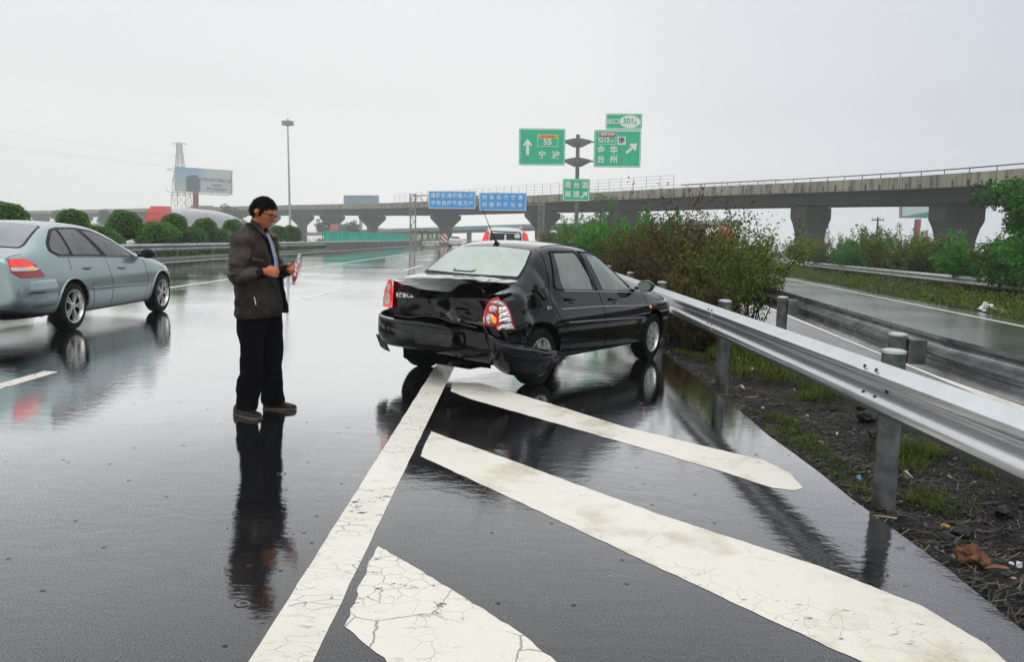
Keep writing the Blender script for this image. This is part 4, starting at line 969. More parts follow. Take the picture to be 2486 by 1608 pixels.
def head_grid(bm, nu=64, nv=48, f=1.0, keep=None):
    g = []
    for i in range(nv + 1):
        th = PI * i / nv; row = []
        for k in range(nu):
            ph = 2 * PI * k / nu; d = (math.sin(th) * math.cos(ph), math.sin(th) * math.sin(ph), math.cos(th))
            row.append((head_r(d), d))
        g.append(row)
    vs = {}
    def V_(i, k):
        k %= nu
        if i in (0, nv): k = 0
        if (i, k) not in vs:
            p, d = g[i][k]
            ff = f(p, d) if callable(f) else 1
            vs[i, k] = bm.verts.new(HC @ (p * ff))
        return vs[i, k]
    for i in range(nv):
        for k in range(nu):
            c = sum((g[a][b % nu][0] for a, b in ((i, k), (i, k + 1), (i + 1, k), (i + 1, k + 1))), Vector((0, 0, 0))) / 4
            if keep and not keep(c): continue
            q = [V_(i, k), V_(i + 1, k), V_(i + 1, k + 1), V_(i, k + 1)]
            q2 = []
            for v in q:
                if v not in q2: q2.append(v)
            if len(q2) > 2: bm.faces.new(q2)
body = B(); head_grid(body)
# ears
for s_ in (-1, 1):
    tube(body, [HC @ Vector((-.012, s_ * .076, -.03)), HC @ Vector((-.002, s_ * .082, -.012)), HC @ Vector((-.006, s_ * .088, .012)), HC @ Vector((-.020, s_ * .088, .018)), HC @ Vector((-.030, s_ * .086, .004)), HC @ Vector((-.024, s_ * .080, -.02))], [.008, .008, .007, .007, .007, .006], 8)
tube(body, [HC @ Vector((-.015, -.078, -.005)), HC @ Vector((-.02, -.083, .004))], [(.016, .022)] * 2, 10)
E_ = lambda x, y, z: Vector((x, y, z))
tube(body, [E_(-.02, 0, 1.36), E_(0, 0, 1.44), E_(.035, 0, 1.52), E_(.05, 0, 1.56)], [.075, .060, .055, .055], 16)
tube(body, [E_(.01, 0, .80), E_(.01, 0, .95), E_(0, 0, 1.10), E_(-.01, 0, 1.25), E_(-.01, 0, 1.36), E_(-.01, 0, 1.41)], [(.15, .11), (.15, .12), (.14, .12), (.17, .11), (.16, .09), (.08, .06)], 20)
sh = [(-.02, -.185, 1.37), (-.055, -.245, 1.075), (.125, -.185, 1.115)]
shl = [(0, .185, 1.37), (.06, .255, 1.10), (.235, .055, 1.120)]
for q in (sh, shl): tube(body, [E_(*q[0]), E_(*q[0]).lerp(E_(*q[1]), .5), E_(*q[1]), E_(*q[1]).lerp(E_(*q[2]), .5), E_(*q[2])], [.055, .048, .040, .036, (.028, .024)], 12)
LEG = {-1: [(-.01, -.09, .86), (-.015, -.10, .47), (-.065, -.115, .10)], 1: [(.03, .085, .86), (.055, .105, .47), (.035, .14, .10)]}
for s_ in (-1, 1):
    a, k, f = [E_(*p) for p in LEG[s_]]; tube(body, [a, a.lerp(k, .5), k, k.lerp(f, .35), f], [.085, .075, .055, .055, .035], 12)
def hand(bm, wrist, palm_dir, nrm, curl, spread=.018, side=1, s=1.0):
    """palm and five bent fingers; palm_dir = from wrist to knuckles, nrm = out of the back of the hand"""
    d = palm_dir.normalized(); n = (nrm - d * nrm.dot(d)).normalized(); w = d.cross(n) * side       # w towards the thumb side
    kn = wrist + d * .082 * s
    tube(bm, [wrist - d * .03, wrist, wrist + d * .03 * s, wrist + d * .06 * s, kn], [(.021, .026), (.020, .027), (.018, .036), (.017, .041), (.014, .038)] if abs(w.z) > .5 else [(.026, .021), (.027, .020), (.036, .018), (.041, .017), (.038, .014)], 14)
    for i, L in enumerate((.068, .076, .071, .055)):
        o = kn + w * (.030 - .0195 * i) * s - d * (.004 * abs(i - 1.2)); c = curl[i]; ang = 0; p = o; pts = [o - d * .015, o]; dd = d
        for j, seg in enumerate((.42, .33, .25)):
            ang += c[j]; dd = d * math.cos(ang) - n * math.sin(ang); p = p + dd * L * seg * s; pts.append(p)
        tube(bm, pts, [.0100, .0105, .0095, .0088, .0070], 8)
    t0 = wrist + d * .022 * s + w * .026; c = curl[4]
    t1 = t0 + (w * .75 + d * .6 - n * c[0]).normalized() * .036; t2 = t1 + (d * .8 + w * .1 - n * c[1]).normalized() * .034; t3 = t2 + (d * .9 - w * .2 - n * c[1]).normalized() * .022
    tube(bm, [t0 - d * .01, t0, t1, t2, t3], [.013, .0135, .0115, .0105, .0075], 8)
fist = [(.75, 1.0, .8), (.85, 1.1, .8), (.95, 1.1, .8), (1.05, 1.1, .8), (.7, .6)]
grip = [(.6, 1.0, .7), (.7, 1.05, .7), (.8, 1.1, .7), (.85, 1.1, .7), (.6, .7)]
hand(body, E_(.140, -.180, 1.118), E_(.80, .42, -.10), E_(.42, -.85, .30), fist, side=-1)
hand(body, E_(.245, .045, 1.125), E_(.72, -.60, -.05), E_(.60, .70, .1), grip, side=1)
body = remesh(body, .0055, 2); fixn(body)
bo_ = obj('body', body, SKINM, man, smooth=True)
def hairkeep(c):
    c = c + Vector((.003 * noise.noise(c * 150), 0, .003 * noise.noise(c * 130 + Vector((9, 0, 0)))))
    if c.z > .062: return True
    if c.x < -.028 and c.z > -.062: return True
    if c.x < .012 and c.z > -.020: return True
    if c.x < .034 and c.z > .012: return True
    if c.x < .052 and c.z > .030: return True
    return c.z > .044 and c.x < .080
bm = B(); head_grid(bm, 72, 54, lambda p, d: 1.035 + .05 * noise.noise(p * 75) + (.07 * max(0, min(1, (p.z - .02) / .06))), hairkeep)
bmesh.ops.solidify(bm, geom=bm.faces[:], thickness=.010); fixn(bm); 
rgh = random.Random(77)
for i in range(5200):      # short strands that break up the outline
    zz = rgh.uniform(-.5, 1); aa = rgh.uniform(0, 2 * PI); q_ = math.sqrt(1 - zz * zz); dd = (q_ * math.cos(aa), q_ * math.sin(aa), zz); pp = head_r(dd)
    if not hairkeep(pp): continue
    n_ = Vector(dd); s1 = (n_ * .75 + Vector((rgh.gauss(.35, .35), rgh.gauss(0, .35), rgh.gauss(-.25, .3)))).normalized(); L_ = rgh.uniform(.008, .017); p0 = pp * 1.05; w_ = n_.cross(s1).normalized() * .0014
    bm.faces.new([bm.verts.new(HC @ v_) for v_ in (p0 - w_, p0 + w_, p0 + s1 * L_ + w_ * .4, p0 + s1 * L_ - w_ * .4)])
obj('hair', bm, HAIRM, man, smooth=True)
bm = B(); box(bm, HC @ Vector((.014, -.074, -.008)), (.018, .010, .040), Matrix.Rotation(R_(20), 3, 'Y'), .004); obj('sideburn', bm, HAIRM, man, smooth=True)
# spectacles
bm = B()
for s_ in (-1, 1):
    c0 = Vector((.098, s_ * .034, -.002))
    tube(bm, [HC @ (c0 + Vector((0 - .006 * abs(math.sin(a)) * 0 - .012 * (math.cos(a) * s_ > .5), math.cos(a) * .024, math.sin(a) * .014))) for a in [2 * PI * k / 18 for k in range(18)]], .0026, 6, closed=True)
    tube(bm, [HC @ Vector((.096, s_ * .057, .006)), HC @ Vector((.085, s_ * .078, .006)), HC @ Vector((.0, s_ * .084, .010)), HC @ Vector((-.02, s_ * .086, .002))], .0034, 6)
tube(bm, [HC @ Vector((.100, -.012, 0)), HC @ Vector((.104, 0, .003)), HC @ Vector((.100, .012, 0))], .0018, 6)
obj('glasses', bm, TRIM, man, auto=60)
for s_ in (-1, 1):
    bm = B(); tube(bm, [HC @ Vector((.088, s_ * .020, .017)), HC @ Vector((.088, s_ * .035, .021)), HC @ Vector((.078, s_ * .050, .017))], [.002, .003, .002], 6); obj('eyebrow', bm, HAIRM, man, smooth=True)
# jacket, an open shell with sleeves
def wr(p, s=1.0): return (.016 * noise.noise(Vector((p.x * 7, p.y * 7, p.z * 4.5))) + .014 * noise.noise(Vector((p.x * 13 + 3 + p.z * 6, p.y * 12, p.z * 15)))) * s
bm = B(); prev = None; N = 56
prof = [(.765, .035, .190, .225, .30), (.79, .035, .198, .232, .28), (.85, .03, .192, .232, .26), (.93, .02, .185, .228, .24), (1.02, .01, .178, .226, .25), (1.10, .0, .172, .228, .28), (1.18, -.008, .166, .232, .32), (1.26, -.015, .158, .236, .38), (1.33, -.02, .145, .232, .44), (1.385, -.022, .122, .200, .50), (1.42, -.018, .100, .150, .55), (1.45, -.004, .085, .100, .6), (1.468, .006, .082, .088, .68), (1.482, .010, .080, .085, .75)]
import bisect
rings = []
for i in range(len(prof) - 1):
    for j in range(3 if i < 9 else 2):
        f = j / (3 if i < 9 else 2); rings.append([a + (b - a) * f for a, b in zip(prof[i], prof[i + 1])])
rings.append(list(prof[-1]))
prev = None
for (z, cx0, hd, hw, op) in rings:
    row = []
    for k in range(N + 1):
        a = op + (2 * PI - 2 * op) * k / N
        x = cx0 + hd * math.cos(a) * (1 + .0); yv = hw * math.sin(a)
        if k == N and False: pass
        p = Vector((x, yv, z + (.012 * math.cos(a) if z < .8 else 0) - (.035 * max(0, math.cos(a)) if z > 1.42 else 0)))
        r = wr(p) * (1 if z < 1.4 else .3); n = Vector((math.cos(a), math.sin(a), 0)); p += n * r
        row.append(bm.verts.new(p))
    if prev:
        for k in range(N): bm.faces.new((prev[k], prev[k + 1], row[k + 1], row[k]))
    prev = row
bmesh.ops.solidify(bm, geom=bm.faces[:], thickness=-.012)
# hem band
jk = obj('jacket', fixn(bm), JACK, man, smooth=True)
def sleeve(q, rs, nm):
    b = B(); P = []; a, e, w_ = [Vector(p) for p in q]
    pts = [a + Vector((0, 0, .035)), a, a.lerp(e, .25), a.lerp(e, .5), a.lerp(e, .75), e + (a - e).normalized() * .03, e, e + (w_ - e).normalized() * .04, e.lerp(w_, .35), e.lerp(w_, .55), e.lerp(w_, .75), e.lerp(w_, .92)]
    # resample
    PP, RR = [], []
    for i in range(len(pts) - 1):
        for j in range(4): f = j / 4; PP.append(pts[i].lerp(pts[i + 1], f)); RR.append(rs[i] + (rs[i + 1] - rs[i]) * f)
    PP.append(pts[-1]); RR.append(rs[-1])
    # smooth the centre line
    for it in range(4): PP = [PP[0]] + [(PP[i - 1] + PP[i] * 2 + PP[i + 1]) / 4 for i in range(1, len(PP) - 1)] + [PP[-1]]
    rg = tube(b, PP, RR, 24)
    for i, r in enumerate(rg):
        for v in r:
            d = (v.co - PP[i]).normalized(); bend = max(0, 1 - (PP[i] - e).length / .11)
            v.co += d * (wr(v.co, .75) + .010 * bend * math.sin(i * 1.9 + v.co.y * 30) + .010 * noise.noise(Vector((v.co.x * 9, v.co.y * 6, v.co.z * 26))))
    so2 = obj(nm, fixn(b), JACK, jk, smooth=True)
    b = B(); dd = (w_ - e).normalized(); tube(b, [w_ - dd * .045, w_ - dd * .02, w_ + dd * .006], [(rs[-1] + .003)] * 3, 20); obj('cuff', fixn(b), JACKD, so2, auto=50)
sleeve(sh, [.070, .088, .080, .076, .072, .070, .070, .068, .063, .058, .052, .046], 'sleeve')
sleeve(shl, [.070, .085, .076, .070, .066, .064, .064, .062, .058, .054, .048, .042], 'sleeve')
for s_ in (-1, 1):      # collar leaves
    b = B(); prism(b, [E_(.055, s_ * .060, 1.475), E_(.085, s_ * .035, 1.40), E_(.115, s_ * .070, 1.36), E_(.085, s_ * .100, 1.40), E_(.03, s_ * .098, 1.45), E_(.0, s_ * .09, 1.50)], (.006, s_ * .008, .006)); obj('collar', fixn(b), JACK, jk, auto=50)
b = B(); box(b, E_(.10, -.205, 1.20), (.085, .012, .03), Matrix.Rotation(R_(28), 3, 'Z') @ Matrix.Rotation(R_(12), 3, 'Y'), .004); obj('pocket_flap', b, JACK, jk, auto=50)
b = B(); tube(b, [E_(.075, -.235, .93), E_(.085, -.232, .87)], .004, 6); obj('pocket_zip', b, CHROME, jk, auto=50)
b = B(); tube(b, [E_(.205, -.062, .775), E_(.19, -.055, .9), E_(.175, -.055, 1.02), E_(.16, -.06, 1.15)], .0035, 6); obj('zip', b, CHROME, jk, auto=50)
# knit top and shirt
bm = B(); rg = tube(bm, [E_(.02, 0, .80), E_(.015, 0, .92), E_(.01, 0, 1.05), E_(0, 0, 1.2), E_(-.01, 0, 1.32), E_(-.008, 0, 1.40), E_(0, 0, 1.44)], [(.20, .165), (.195, .16), (.19, .15), (.19, .14), (.17, .12), (.12, .09), (.07, .065)], 28)
tp = obj('pullover', fixn(bm), NAVY, man, smooth=True)
bm = B(); 
loft(bm, [[E_(.150, -.02, 1.07), E_(.168, .01, 1.07), E_(.155, .05, 1.07)], [E_(.148, -.02, 1.2), E_(.162, .01, 1.2), E_(.150, .045, 1.2)], [E_(.128, -.035, 1.32), E_(.14, 0, 1.32), E_(.128, .035, 1.32)], [E_(.09, -.03, 1.41), E_(.10, 0, 1.40), E_(.09, .03, 1.41)]])
bmesh.ops.solidify(bm, geom=bm.faces[:], thickness=.01); obj('shirt', fixn(bm), SHIRT, man, smooth=True)
# trousers
bm = B()
for s_ in (-1, 1):
    a, k, f = [E_(*p) for p in LEG[s_]]; f2 = f + Vector((0, 0, -.055))
    P = [a + Vector((0, 0, .02)), a.lerp(k, .3), a.lerp(k, .65), k, k.lerp(f2, .35), k.lerp(f2, .7), f2]
    rg = tube(bm, P, [(.100, .135), (.098, .118), (.090, .100), (.082, .090), (.080, .088), (.080, .090), (.080, .095)], 20)
tube(bm, [E_(.005, 0, .78), E_(.005, 0, .86), E_(.005, 0, .93)], [(.165, .135), (.17, .14), (.15, .12)], 24)
bm = remesh(bm, .011, 3)
for v in bm.verts: v.co += Vector((1, .6, 0)) * (.012 * noise.noise(Vector((v.co.x * 6, v.co.y * 8, v.co.z * 7))) + .009 * noise.noise(Vector((v.co.x * 10, v.co.y * 9, v.co.z * 16))) * (1 if v.co.z < .5 else .4))
obj('trousers', fixn(bm), TROU, man, smooth=True)
def shoe(x, y, yaw):
    M4 = Matrix.Translation((x, y, 0)) @ Matrix.Rotation(yaw, 4, 'Z')
    b = B(); S_ = [(-.085, .028, .075), (-.07, .036, .085), (-.03, .038, .085), (.02, .040, .072), (.07, .046, .056), (.12, .047, .046), (.155, .040, .038), (.178, .022, .030)]
    rr_ = []
    for (xx, hw, h) in S_:
        rr_.append([b.verts.new(M4 @ Vector((xx, hw * math.cos(a), .014 + (h - .014) * max(0, math.sin(a)) ** .7))) for a in [PI * k / 12 for k in range(13)]])
    for A, Q in zip(rr_, rr_[1:]):
        for k in range(12): b.faces.new((A[k], A[k + 1], Q[k + 1], Q[k]))
    b.faces.new(rr_[0]); b.faces.new(rr_[-1][::-1])
    so3 = obj('shoe', fixn(b), SHOE, man, smooth=True)
    b = B(); prism(b, [M4 @ Vector((xx + (.004 if i > 5 else 0), s2 * (hw + .004), -.004)) for s2, seq in ((1, list(enumerate([(q[0], q[1]) for q in S_]))), (-1, list(enumerate([(q[0], q[1]) for q in S_]))[::-1])) for i, (xx, hw) in seq], (0, 0, .013)); obj('sole', fixn(b), SOLE, so3, auto=50)
shoe(-.085, -.13, R_(-25)); shoe(.05, .145, R_(-2))
# the tube he holds, a thing of its own
tu = thing('tube', man.matrix_basis @ Vector((.30, -.02, 1.04)), R_(-5), 'pink and white printed tube held upright in the hands of the man', 'tube')
m, t = newmat('printed_tube'); co = t.n('ShaderNodeTexCoord').outputs['Object']; z_ = t.n('ShaderNodeSeparateXYZ', {0: co}).outputs[2]
c = t.mix(t.ramp(t.noise(60, t.map(co, (1, 1, .5)), 2).outputs[0], [(.48, 0), (.52, 1)]), (.85, .80, .82), (.70, .12, .22))
c = t.mix(t.ramp(z_, [(.175, 0), (.18, 1)]), c, (.80, .82, .84)); c = t.mix(t.ramp(z_, [(.035, 1), (.045, 0)]), c, (.55, .04, .08))
done(m, t, t.n('ShaderNodeBsdfPrincipled', {'Base Color': c, 'Roughness': .25, 'Coat Weight': .5}).outputs[0])
dirv = Vector((.23, 0, .97)).normalized()
bm = B(); P = [dirv * h for h in (0, .02, .05, .10, .15, .18, .205, .215)]
tube(bm, P, [(.012, .012), (.018, .018), (.020, .020), (.020, .020), (.021, .019), (.025, .012), (.031, .004), (.032, .002)], 18); obj('tube_body', fixn(bm), m, tu, auto=50)
bm = B(); tube(bm, [dirv * -.028, dirv * -.024, dirv * .0], [.008, .011, .011], 14); obj('tube_cap', fixn(bm), pm('pale_blue_cap', (.35, .55, .75), .4), tu, auto=50)
# ================================================================== signs, gantry, viaducts, poles, trucks
def uv(P):
    d = Vector(P) - CAM; z = d.dot(FWD); return PW / 2 + F_PX * d.dot(RGT) / z, PH / 2 - F_PX * d.dot(UPV) / z
GREEN = pm('sign_green', (.0, .50, .25), .4, var=.06, scale=2, coat=.3)
BLUES = pm('sign_blue', (.0, .36, .86), .4, var=.05, scale=2, coat=.3)
WHITE = pm('sign_white', (.85, .86, .84), .4, var=.05, scale=4)
ORANGE = pm('sign_orange', (.85, .42, .02), .4, var=.05)
REDS = pm('sign_red', (.62, .02, .03), .4, var=.05)
BLACKS = pm('sign_black', (.02, .02, .02), .5)
POLEG = pm('pole_grey', (.16, .17, .165), .5, metal=.3, var=.15, scale=2)
POLEL = pm('light_grey_pole', (.33, .36, .40), .5, metal=.2, var=.1, scale=1)
SIGNBACK = pm('sign_back_metal', (.35, .36, .36), .45, metal=.5)
def rrect(x0, z0, x1, z1, r, y=0, k=4):
    P = []
    for cx0, cz0, a0 in ((x1 - r, z1 - r, 0), (x0 + r, z1 - r, 90), (x0 + r, z0 + r, 180), (x1 - r, z0 + r, 270)):
        for j in range(k + 1): a = R_(a0 + 90 * j / k); P.append(Vector((cx0 + r * math.cos(a), y, cz0 + r * math.sin(a))))
    return P
def sign_panel(root, name, x0, z0, x1, z1, mat, y=-.1, bw=.045, inset=.05):
    b = B(); prism(b, rrect(x0, z0, x1, z1, .12, y), (0, .05, 0)); pn = obj(name, fixn(b), mat, root, auto=40)
    b = B(); o = rrect(x0 + inset, z0 + inset, x1 - inset, z1 - inset, .10, y - .006); i = rrect(x0 + inset + bw, z0 + inset + bw, x1 - inset - bw, z1 - inset - bw, .07, y - .006)
    vo = [b.verts.new(p) for p in o]; vi = [b.verts.new(p) for p in i]; n = len(o)
    for j in range(n): b.faces.new((vo[j], vo[(j + 1) % n], vi[(j + 1) % n], vi[j]))
    obj('border', b, WHITE, pn); return pn
T90 = Matrix.Rotation(PI / 2, 4, 'X')
def sign_text(par, s, x, z, size, mat=None, y=-.112, bold=.0, sx=1, name='lettering'):
    bm = text_mesh(s, size, .002, bold * size, sx); o = obj(name, bm, mat or WHITE, par)
    bmv = o.data; bmv.transform(Matrix.Translation((x, y, z)) @ T90); return o
def sign_poly(par, pts, mat, y=-.112, name='symbol', th=.004):
    b = B(); prism(b, [Vector((px, y, pz)) for px, pz in pts], (0, th, 0)); return obj(name, fixn(b), mat, par)
# --- green direction sign on its pole
SY = 60.0; KS = SY / F_PX * 1.003
base = at(1400, 585, SY); sx0 = base.x
hz = 1.445
sg_ = thing('road_sign', (sx0, SY, -.05), 0, 'tall grey pole with two big green direction signs and a smaller one below', 'road sign')
def X(u): return (u - 1399) * KS
def Z(v): return (585.5 - v) * KS + hz + .05
b = B(); tube(b, [V((0, 0, 0)), V((0, 0, Z(335)))], [.17, .14], 16); obj('pole', fixn(b), POLEG, sg_, auto=50)
for v in (352, 397):
    b = B(); tube(b, [V((X(1366), .0, Z(v))), V((X(1440), .0, Z(v)))], .06, 8)
    prism(b, [V((-1.0, -.03, Z(v) + .12)), V((-.25, -.03, Z(v) + .28)), V((.25, -.03, Z(v) + .28)), V((1.0, -.03, Z(v) + .12)), V((1.0, -.03, Z(v) - .05)), V((.3, -.03, Z(v) - .40)), V((-.3, -.03, Z(v) - .40)), V((-1.0, -.03, Z(v) - .05))], (0, .10, 0)); obj('bracket', fixn(b), POLEG, sg_, auto=30)
pn = sign_panel(sg_, 'sign_panel', X(1259.5), Z(407.5), X(1369), Z(322), GREEN, -.12)
sign_poly(pn, [(X(1276.5), Z(384)), (X(1283.5), Z(384)), (X(1283.5), Z(358)), (X(1287), Z(363)), (X(1290.5), Z(360)), (X(1280), Z(346)), (X(1269.5), Z(360)), (X(1273), Z(363)), (X(1276.5), Z(358))], WHITE, -.135)
def frame(par, u0, v0, u1, v1, bar, mat=WHITE, y=-.13, w=.03):
    x0, x1, z0, z1 = X(u0), X(u1), Z(v1), Z(v0)
    for q in ([(x0, z0), (x1, z0), (x1, z0 + w), (x0, z0 + w)], [(x0, z0), (x0 + w, z0), (x0 + w, z1), (x0, z1)], [(x1 - w, z0), (x1, z0), (x1, z1), (x1 - w, z1)], [(x0, z1 - w), (x1, z1 - w), (x1, z1), (x0, z1)]): sign_poly(par, q, mat, y, 'number_frame')
    if bar: sign_poly(par, [(x0 + w, z1 - w - .26), (x1 - w, z1 - w - .26), (x1 - w, z1 - w), (x0 + w, z1 - w)], bar, y, 'number_bar')
frame(pn, 1303, 336, 1352, 364, ORANGE)
sign_text(pn, '浙江高速', X(1327.5), Z(340.5), .20, REDS, -.137, .01, 1.3)
sign_text(pn, 'S5', X(1327.5), Z(353.5), .62, WHITE, -.135, .02, 1.05)
for ch, u in (('宁', 1315), ('波', 1347)): sign_text(pn, ch, X(u), Z(384), .60, WHITE, -.135, .02)
pn = sign_panel(sg_, 'sign_panel', X(1437), Z(410.5), X(1548), Z(324), GREEN, -.12)
frame(pn, 1447, 331, 1489, 357, REDS)
sign_text(pn, '国家高速', X(1468), Z(335), .18, WHITE, -.137, .01, 1.4)
sign_text(pn, 'G15', X(1461), Z(347.5), .50, WHITE, -.135, .02, .95); sign_text(pn, '01', X(1481), Z(350), .27, WHITE, -.135, .01)
wq = sign_poly(pn, [(X(1492.5), Z(358)), (X(1511.5), Z(358)), (X(1511.5), Z(339)), (X(1492.5), Z(339))], WHITE, -.13, 'white_square')
sign_text(pn, '南', X(1502), Z(349), .50, BLACKS, -.137, .02)
for s_, v in (('金华', 371), ('台州', 393)):
    for ch, u in zip(s_, (1454, 1484)): sign_text(pn, ch, X(u), Z(v), .60, WHITE, -.135, .02)
def darrow(par, cu, cv, sc, mat=WHITE, y=-.135):
    A = [(-.10, -.55), (.10, -.55), (.10, .12), (.22, 0), (.36, .12), (0, .55), (-.36, .12), (-.22, 0), (-.10, .12)]
    a = R_(-48); sign_poly(par, [(X(cu) + sc * (p * math.cos(a) - q * math.sin(a)), Z(cv) + sc * (p * math.sin(a) + q * math.cos(a))) for p, q in A], mat, y)
darrow(pn, 1526, 366, .98)
pn = sign_panel(sg_, 'exit_plate', X(1463.5), Z(322.5), X(1549), Z(286), GREEN, -.12)
sign_text(pn, '出口', X(1480.5), Z(305), .42, WHITE, -.135, .02, 1.1)
b = B(); prism(b, [V((X(1520.5) + .78 * math.cos(k * PI / 16), -.13, Z(304.5) + .46 * math.sin(k * PI / 16))) for k in range(32)], (0, .004, 0)); obj('number_oval', fixn(b), WHITE, pn)
sign_text(pn, '301', X(1516.5), Z(304), .60, GREEN, -.137, .02, .95); sign_text(pn, 'B', X(1533), Z(308), .34, GREEN, -.137, .02)
pn = sign_panel(sg_, 'sign_panel', X(1364.5), Z(491), X(1429), Z(438.5), GREEN, -.22)
for ch, u in zip('甬台温', (1377, 1397, 1417)): sign_text(pn, ch, X(u), Z(454), .52, WHITE, -.235, .02)
for ch, u in zip('高速', (1377, 1397)): sign_text(pn, ch, X(u), Z(475.5), .52, WHITE, -.235, .02)
darrow(pn, 1416, 476, .60, WHITE, -.235)
# --- blue gantry
GY = 100.0; KG = GY / F_PX * 1.003
gb = at(1159, 575, GY)
ga = thing('sign_gantry', (gb.x, GY, -.05), 0, 'steel lattice gantry over the motorway with two blue slogan signs', 'sign gantry')
def X(u): return (u - 1159) * KG
def Z(v): return (574.5 - v) * KG + hz + .05
GAL = pm('gantry_steel', (.30, .29, .26), .5, metal=.3, var=.2, scale=2)
for u in (1005, 1313):
    b = B(); w_ = .33
    for dx in (-w_, w_):
        for dy in (-w_, w_): tube(b, [V((X(u) + dx, dy, 0)), V((X(u) + dx, dy, Z(473)))], .055, 6)
    n = 12; H = Z(475)
    for i in range(n):
        z0, z1 = H * i / n, H * (i + 1) / n; s_ = 1 if i % 2 else -1
        for dy in (-w_, w_): tube(b, [V((X(u) - w_ * s_, dy, z0)), V((X(u) + w_ * s_, dy, z1))], .028, 5); tube(b, [V((X(u) - w_, dy, z1)), V((X(u) + w_, dy, z1))], .025, 5)
    obj('lattice_leg', fixn(b), GAL, ga)
b = B(); x0, x1 = X(1005), X(1313)
for z_ in (Z(477), Z(497)):
    for dy in (-.33, .33): tube(b, [V((x0, dy, z_)), V((x1, dy, z_))], .05, 6)
n = 22
for i in range(n):
    xa, xb = x0 + (x1 - x0) * i / n, x0 + (x1 - x0) * (i + 1) / n; s_ = i % 2
    for dy in (-.33, .33): tube(b, [V((xa, dy, Z(477) if s_ else Z(497))), V((xb, dy, Z(497) if s_ else Z(477)))], .026, 5)
obj('crossbeam', fixn(b), GAL, ga)
for (ua, ub, va, vb, l1, l2, us) in ((1043.5, 1155.5, 466.5, 508, '道路畅通四面八方', '平安连接千家万户', [1054.5 + i * 12.9 for i in range(8)]), (1164.5, 1276.5, 469, 511.5, '同绘现代交通', '共建和谐社会', [1177 + i * 17 for i in range(6)])):
    pn = sign_panel(ga, 'blue_sign', X(ua), Z(vb), X(ub), Z(va), BLUES, -.45, .07, .03)
    for row, v in ((l1, (va + vb) / 2 - 9.5), (l2, (va + vb) / 2 + 8)):
        for ch, u in zip(row, us): sign_text(pn, ch, X(u), Z(v), .58, WHITE, -.466, .02)
b = B(); box(b, V((0, -.4, (Z(480) + Z(500)) / 2)), (.3, .3, 1.1)); obj('camera_box', b, GAL, ga)
# --- concrete
def concrete(name, col, stain=.8, streak=True):
    m, t = newmat(name); co = t.n('ShaderNodeTexCoord').outputs['Object']
    n1 = t.noise(.25, co, 5, .6).outputs[0]; st = t.noise(1.0, t.map(co, (1.3, 1.3, .10)), 5, .75).outputs[0]; f = t.noise(5, co, 4, .7).outputs[0]
    c = t.mix(t.ramp(n1, [(.3, 0), (.7, 1)]), col, tuple(q * .72 for q in col))
    c = t.mix(t.math('MULTIPLY', t.ramp(st, [(.47, 0), (.60, 1)]), stain), c, (.055, .050, .042))
    c = t.mix(t.math('MULTIPLY', f, .3), c, tuple(q * .5 for q in col))
    return done(m, t, t.n('ShaderNodeBsdfPrincipled', {'Base Color': c, 'Roughness': .85}).outputs[0])
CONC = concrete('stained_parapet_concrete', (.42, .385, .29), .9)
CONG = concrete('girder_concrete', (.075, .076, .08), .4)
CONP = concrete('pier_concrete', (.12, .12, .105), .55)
CONL = concrete('pale_concrete', (.30, .30, .27), .3)
STAIN = pm('dark_water_stain', (.04, .034, .028), .9, var=.4, scale=3)
ctrl = [(2950, 462, 55), (2700, 473, 63), (2270, 489, 80), (1940, 494, 101), (1700, 499, 115), (1440, 507, 131), (1200, 512, 156), (960, 519, 190), (700, 520, 235), (400, 522, 300), (100, 526, 345), (-200, 529, 395)]
cp = [at(*c) for c in ctrl]
def cr(P, t):
    n = len(P) - 1; i = min(int(t), n - 1); f = t - i
    p0, p1, p2, p3 = P[max(i - 1, 0)], P[i], P[i + 1], P[min(i + 2, n)]
    return .5 * ((2 * p1) + (p2 - p0) * f + (2 * p0 - 5 * p1 + 4 * p2 - p3) * f * f + (3 * p1 - p0 - 3 * p2 + p3) * f ** 3)
path = [cr(cp, i * (len(cp) - 1) / 160) for i in range(161)]
via = thing('viaduct', tuple(path[0]), 0, 'long concrete viaduct on hammerhead piers crossing over the motorway and curving away left', 'viaduct', tilt=False)
o0 = Vector(path[0]); lp = [p - o0 for p in path]
b = B(); sweep(b, lp, [(0, 1.35), (0, 2.65), (.25, 2.65), (.28, 1.9), (11.4, 1.9), (11.45, 2.65), (11.7, 2.65), (11.7, 1.35)]); obj('parapet_and_deck', fixn(b), CONC, via, auto=30)
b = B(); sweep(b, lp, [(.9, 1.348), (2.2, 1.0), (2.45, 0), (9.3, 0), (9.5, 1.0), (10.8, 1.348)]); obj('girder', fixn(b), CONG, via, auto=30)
L = [0]
for p, q in zip(lp, lp[1:]): L.append(L[-1] + (q - p).length)
def along(s):
    for i in range(len(L) - 1):
        if L[i + 1] >= s:
            f = (s - L[i]) / (L[i + 1] - L[i]); d = (lp[i + 1] - lp[i]); d.z = 0; d.normalize(); return lp[i].lerp(lp[i + 1], f), d, V((d.y, -d.x, 0))
    return lp[-1], d, V((0, 1, 0))
r2 = random.Random(3)
s_ = 1.0; k = 0
while s_ < 120 and k < 60:
    p, d, a = along(s_); b = B(); hh_ = r2.uniform(.35, .75); ww = r2.uniform(.12, .34)
    M3 = Matrix((d, a, VERT)).transposed()
    box(b, p + VERT * (1.36 + hh_ / 2) - a * .0, (ww, .03, hh_), M3); obj('drain_stain', b, STAIN, via); s_ += r2.uniform(1.3, 2.7); k += 1
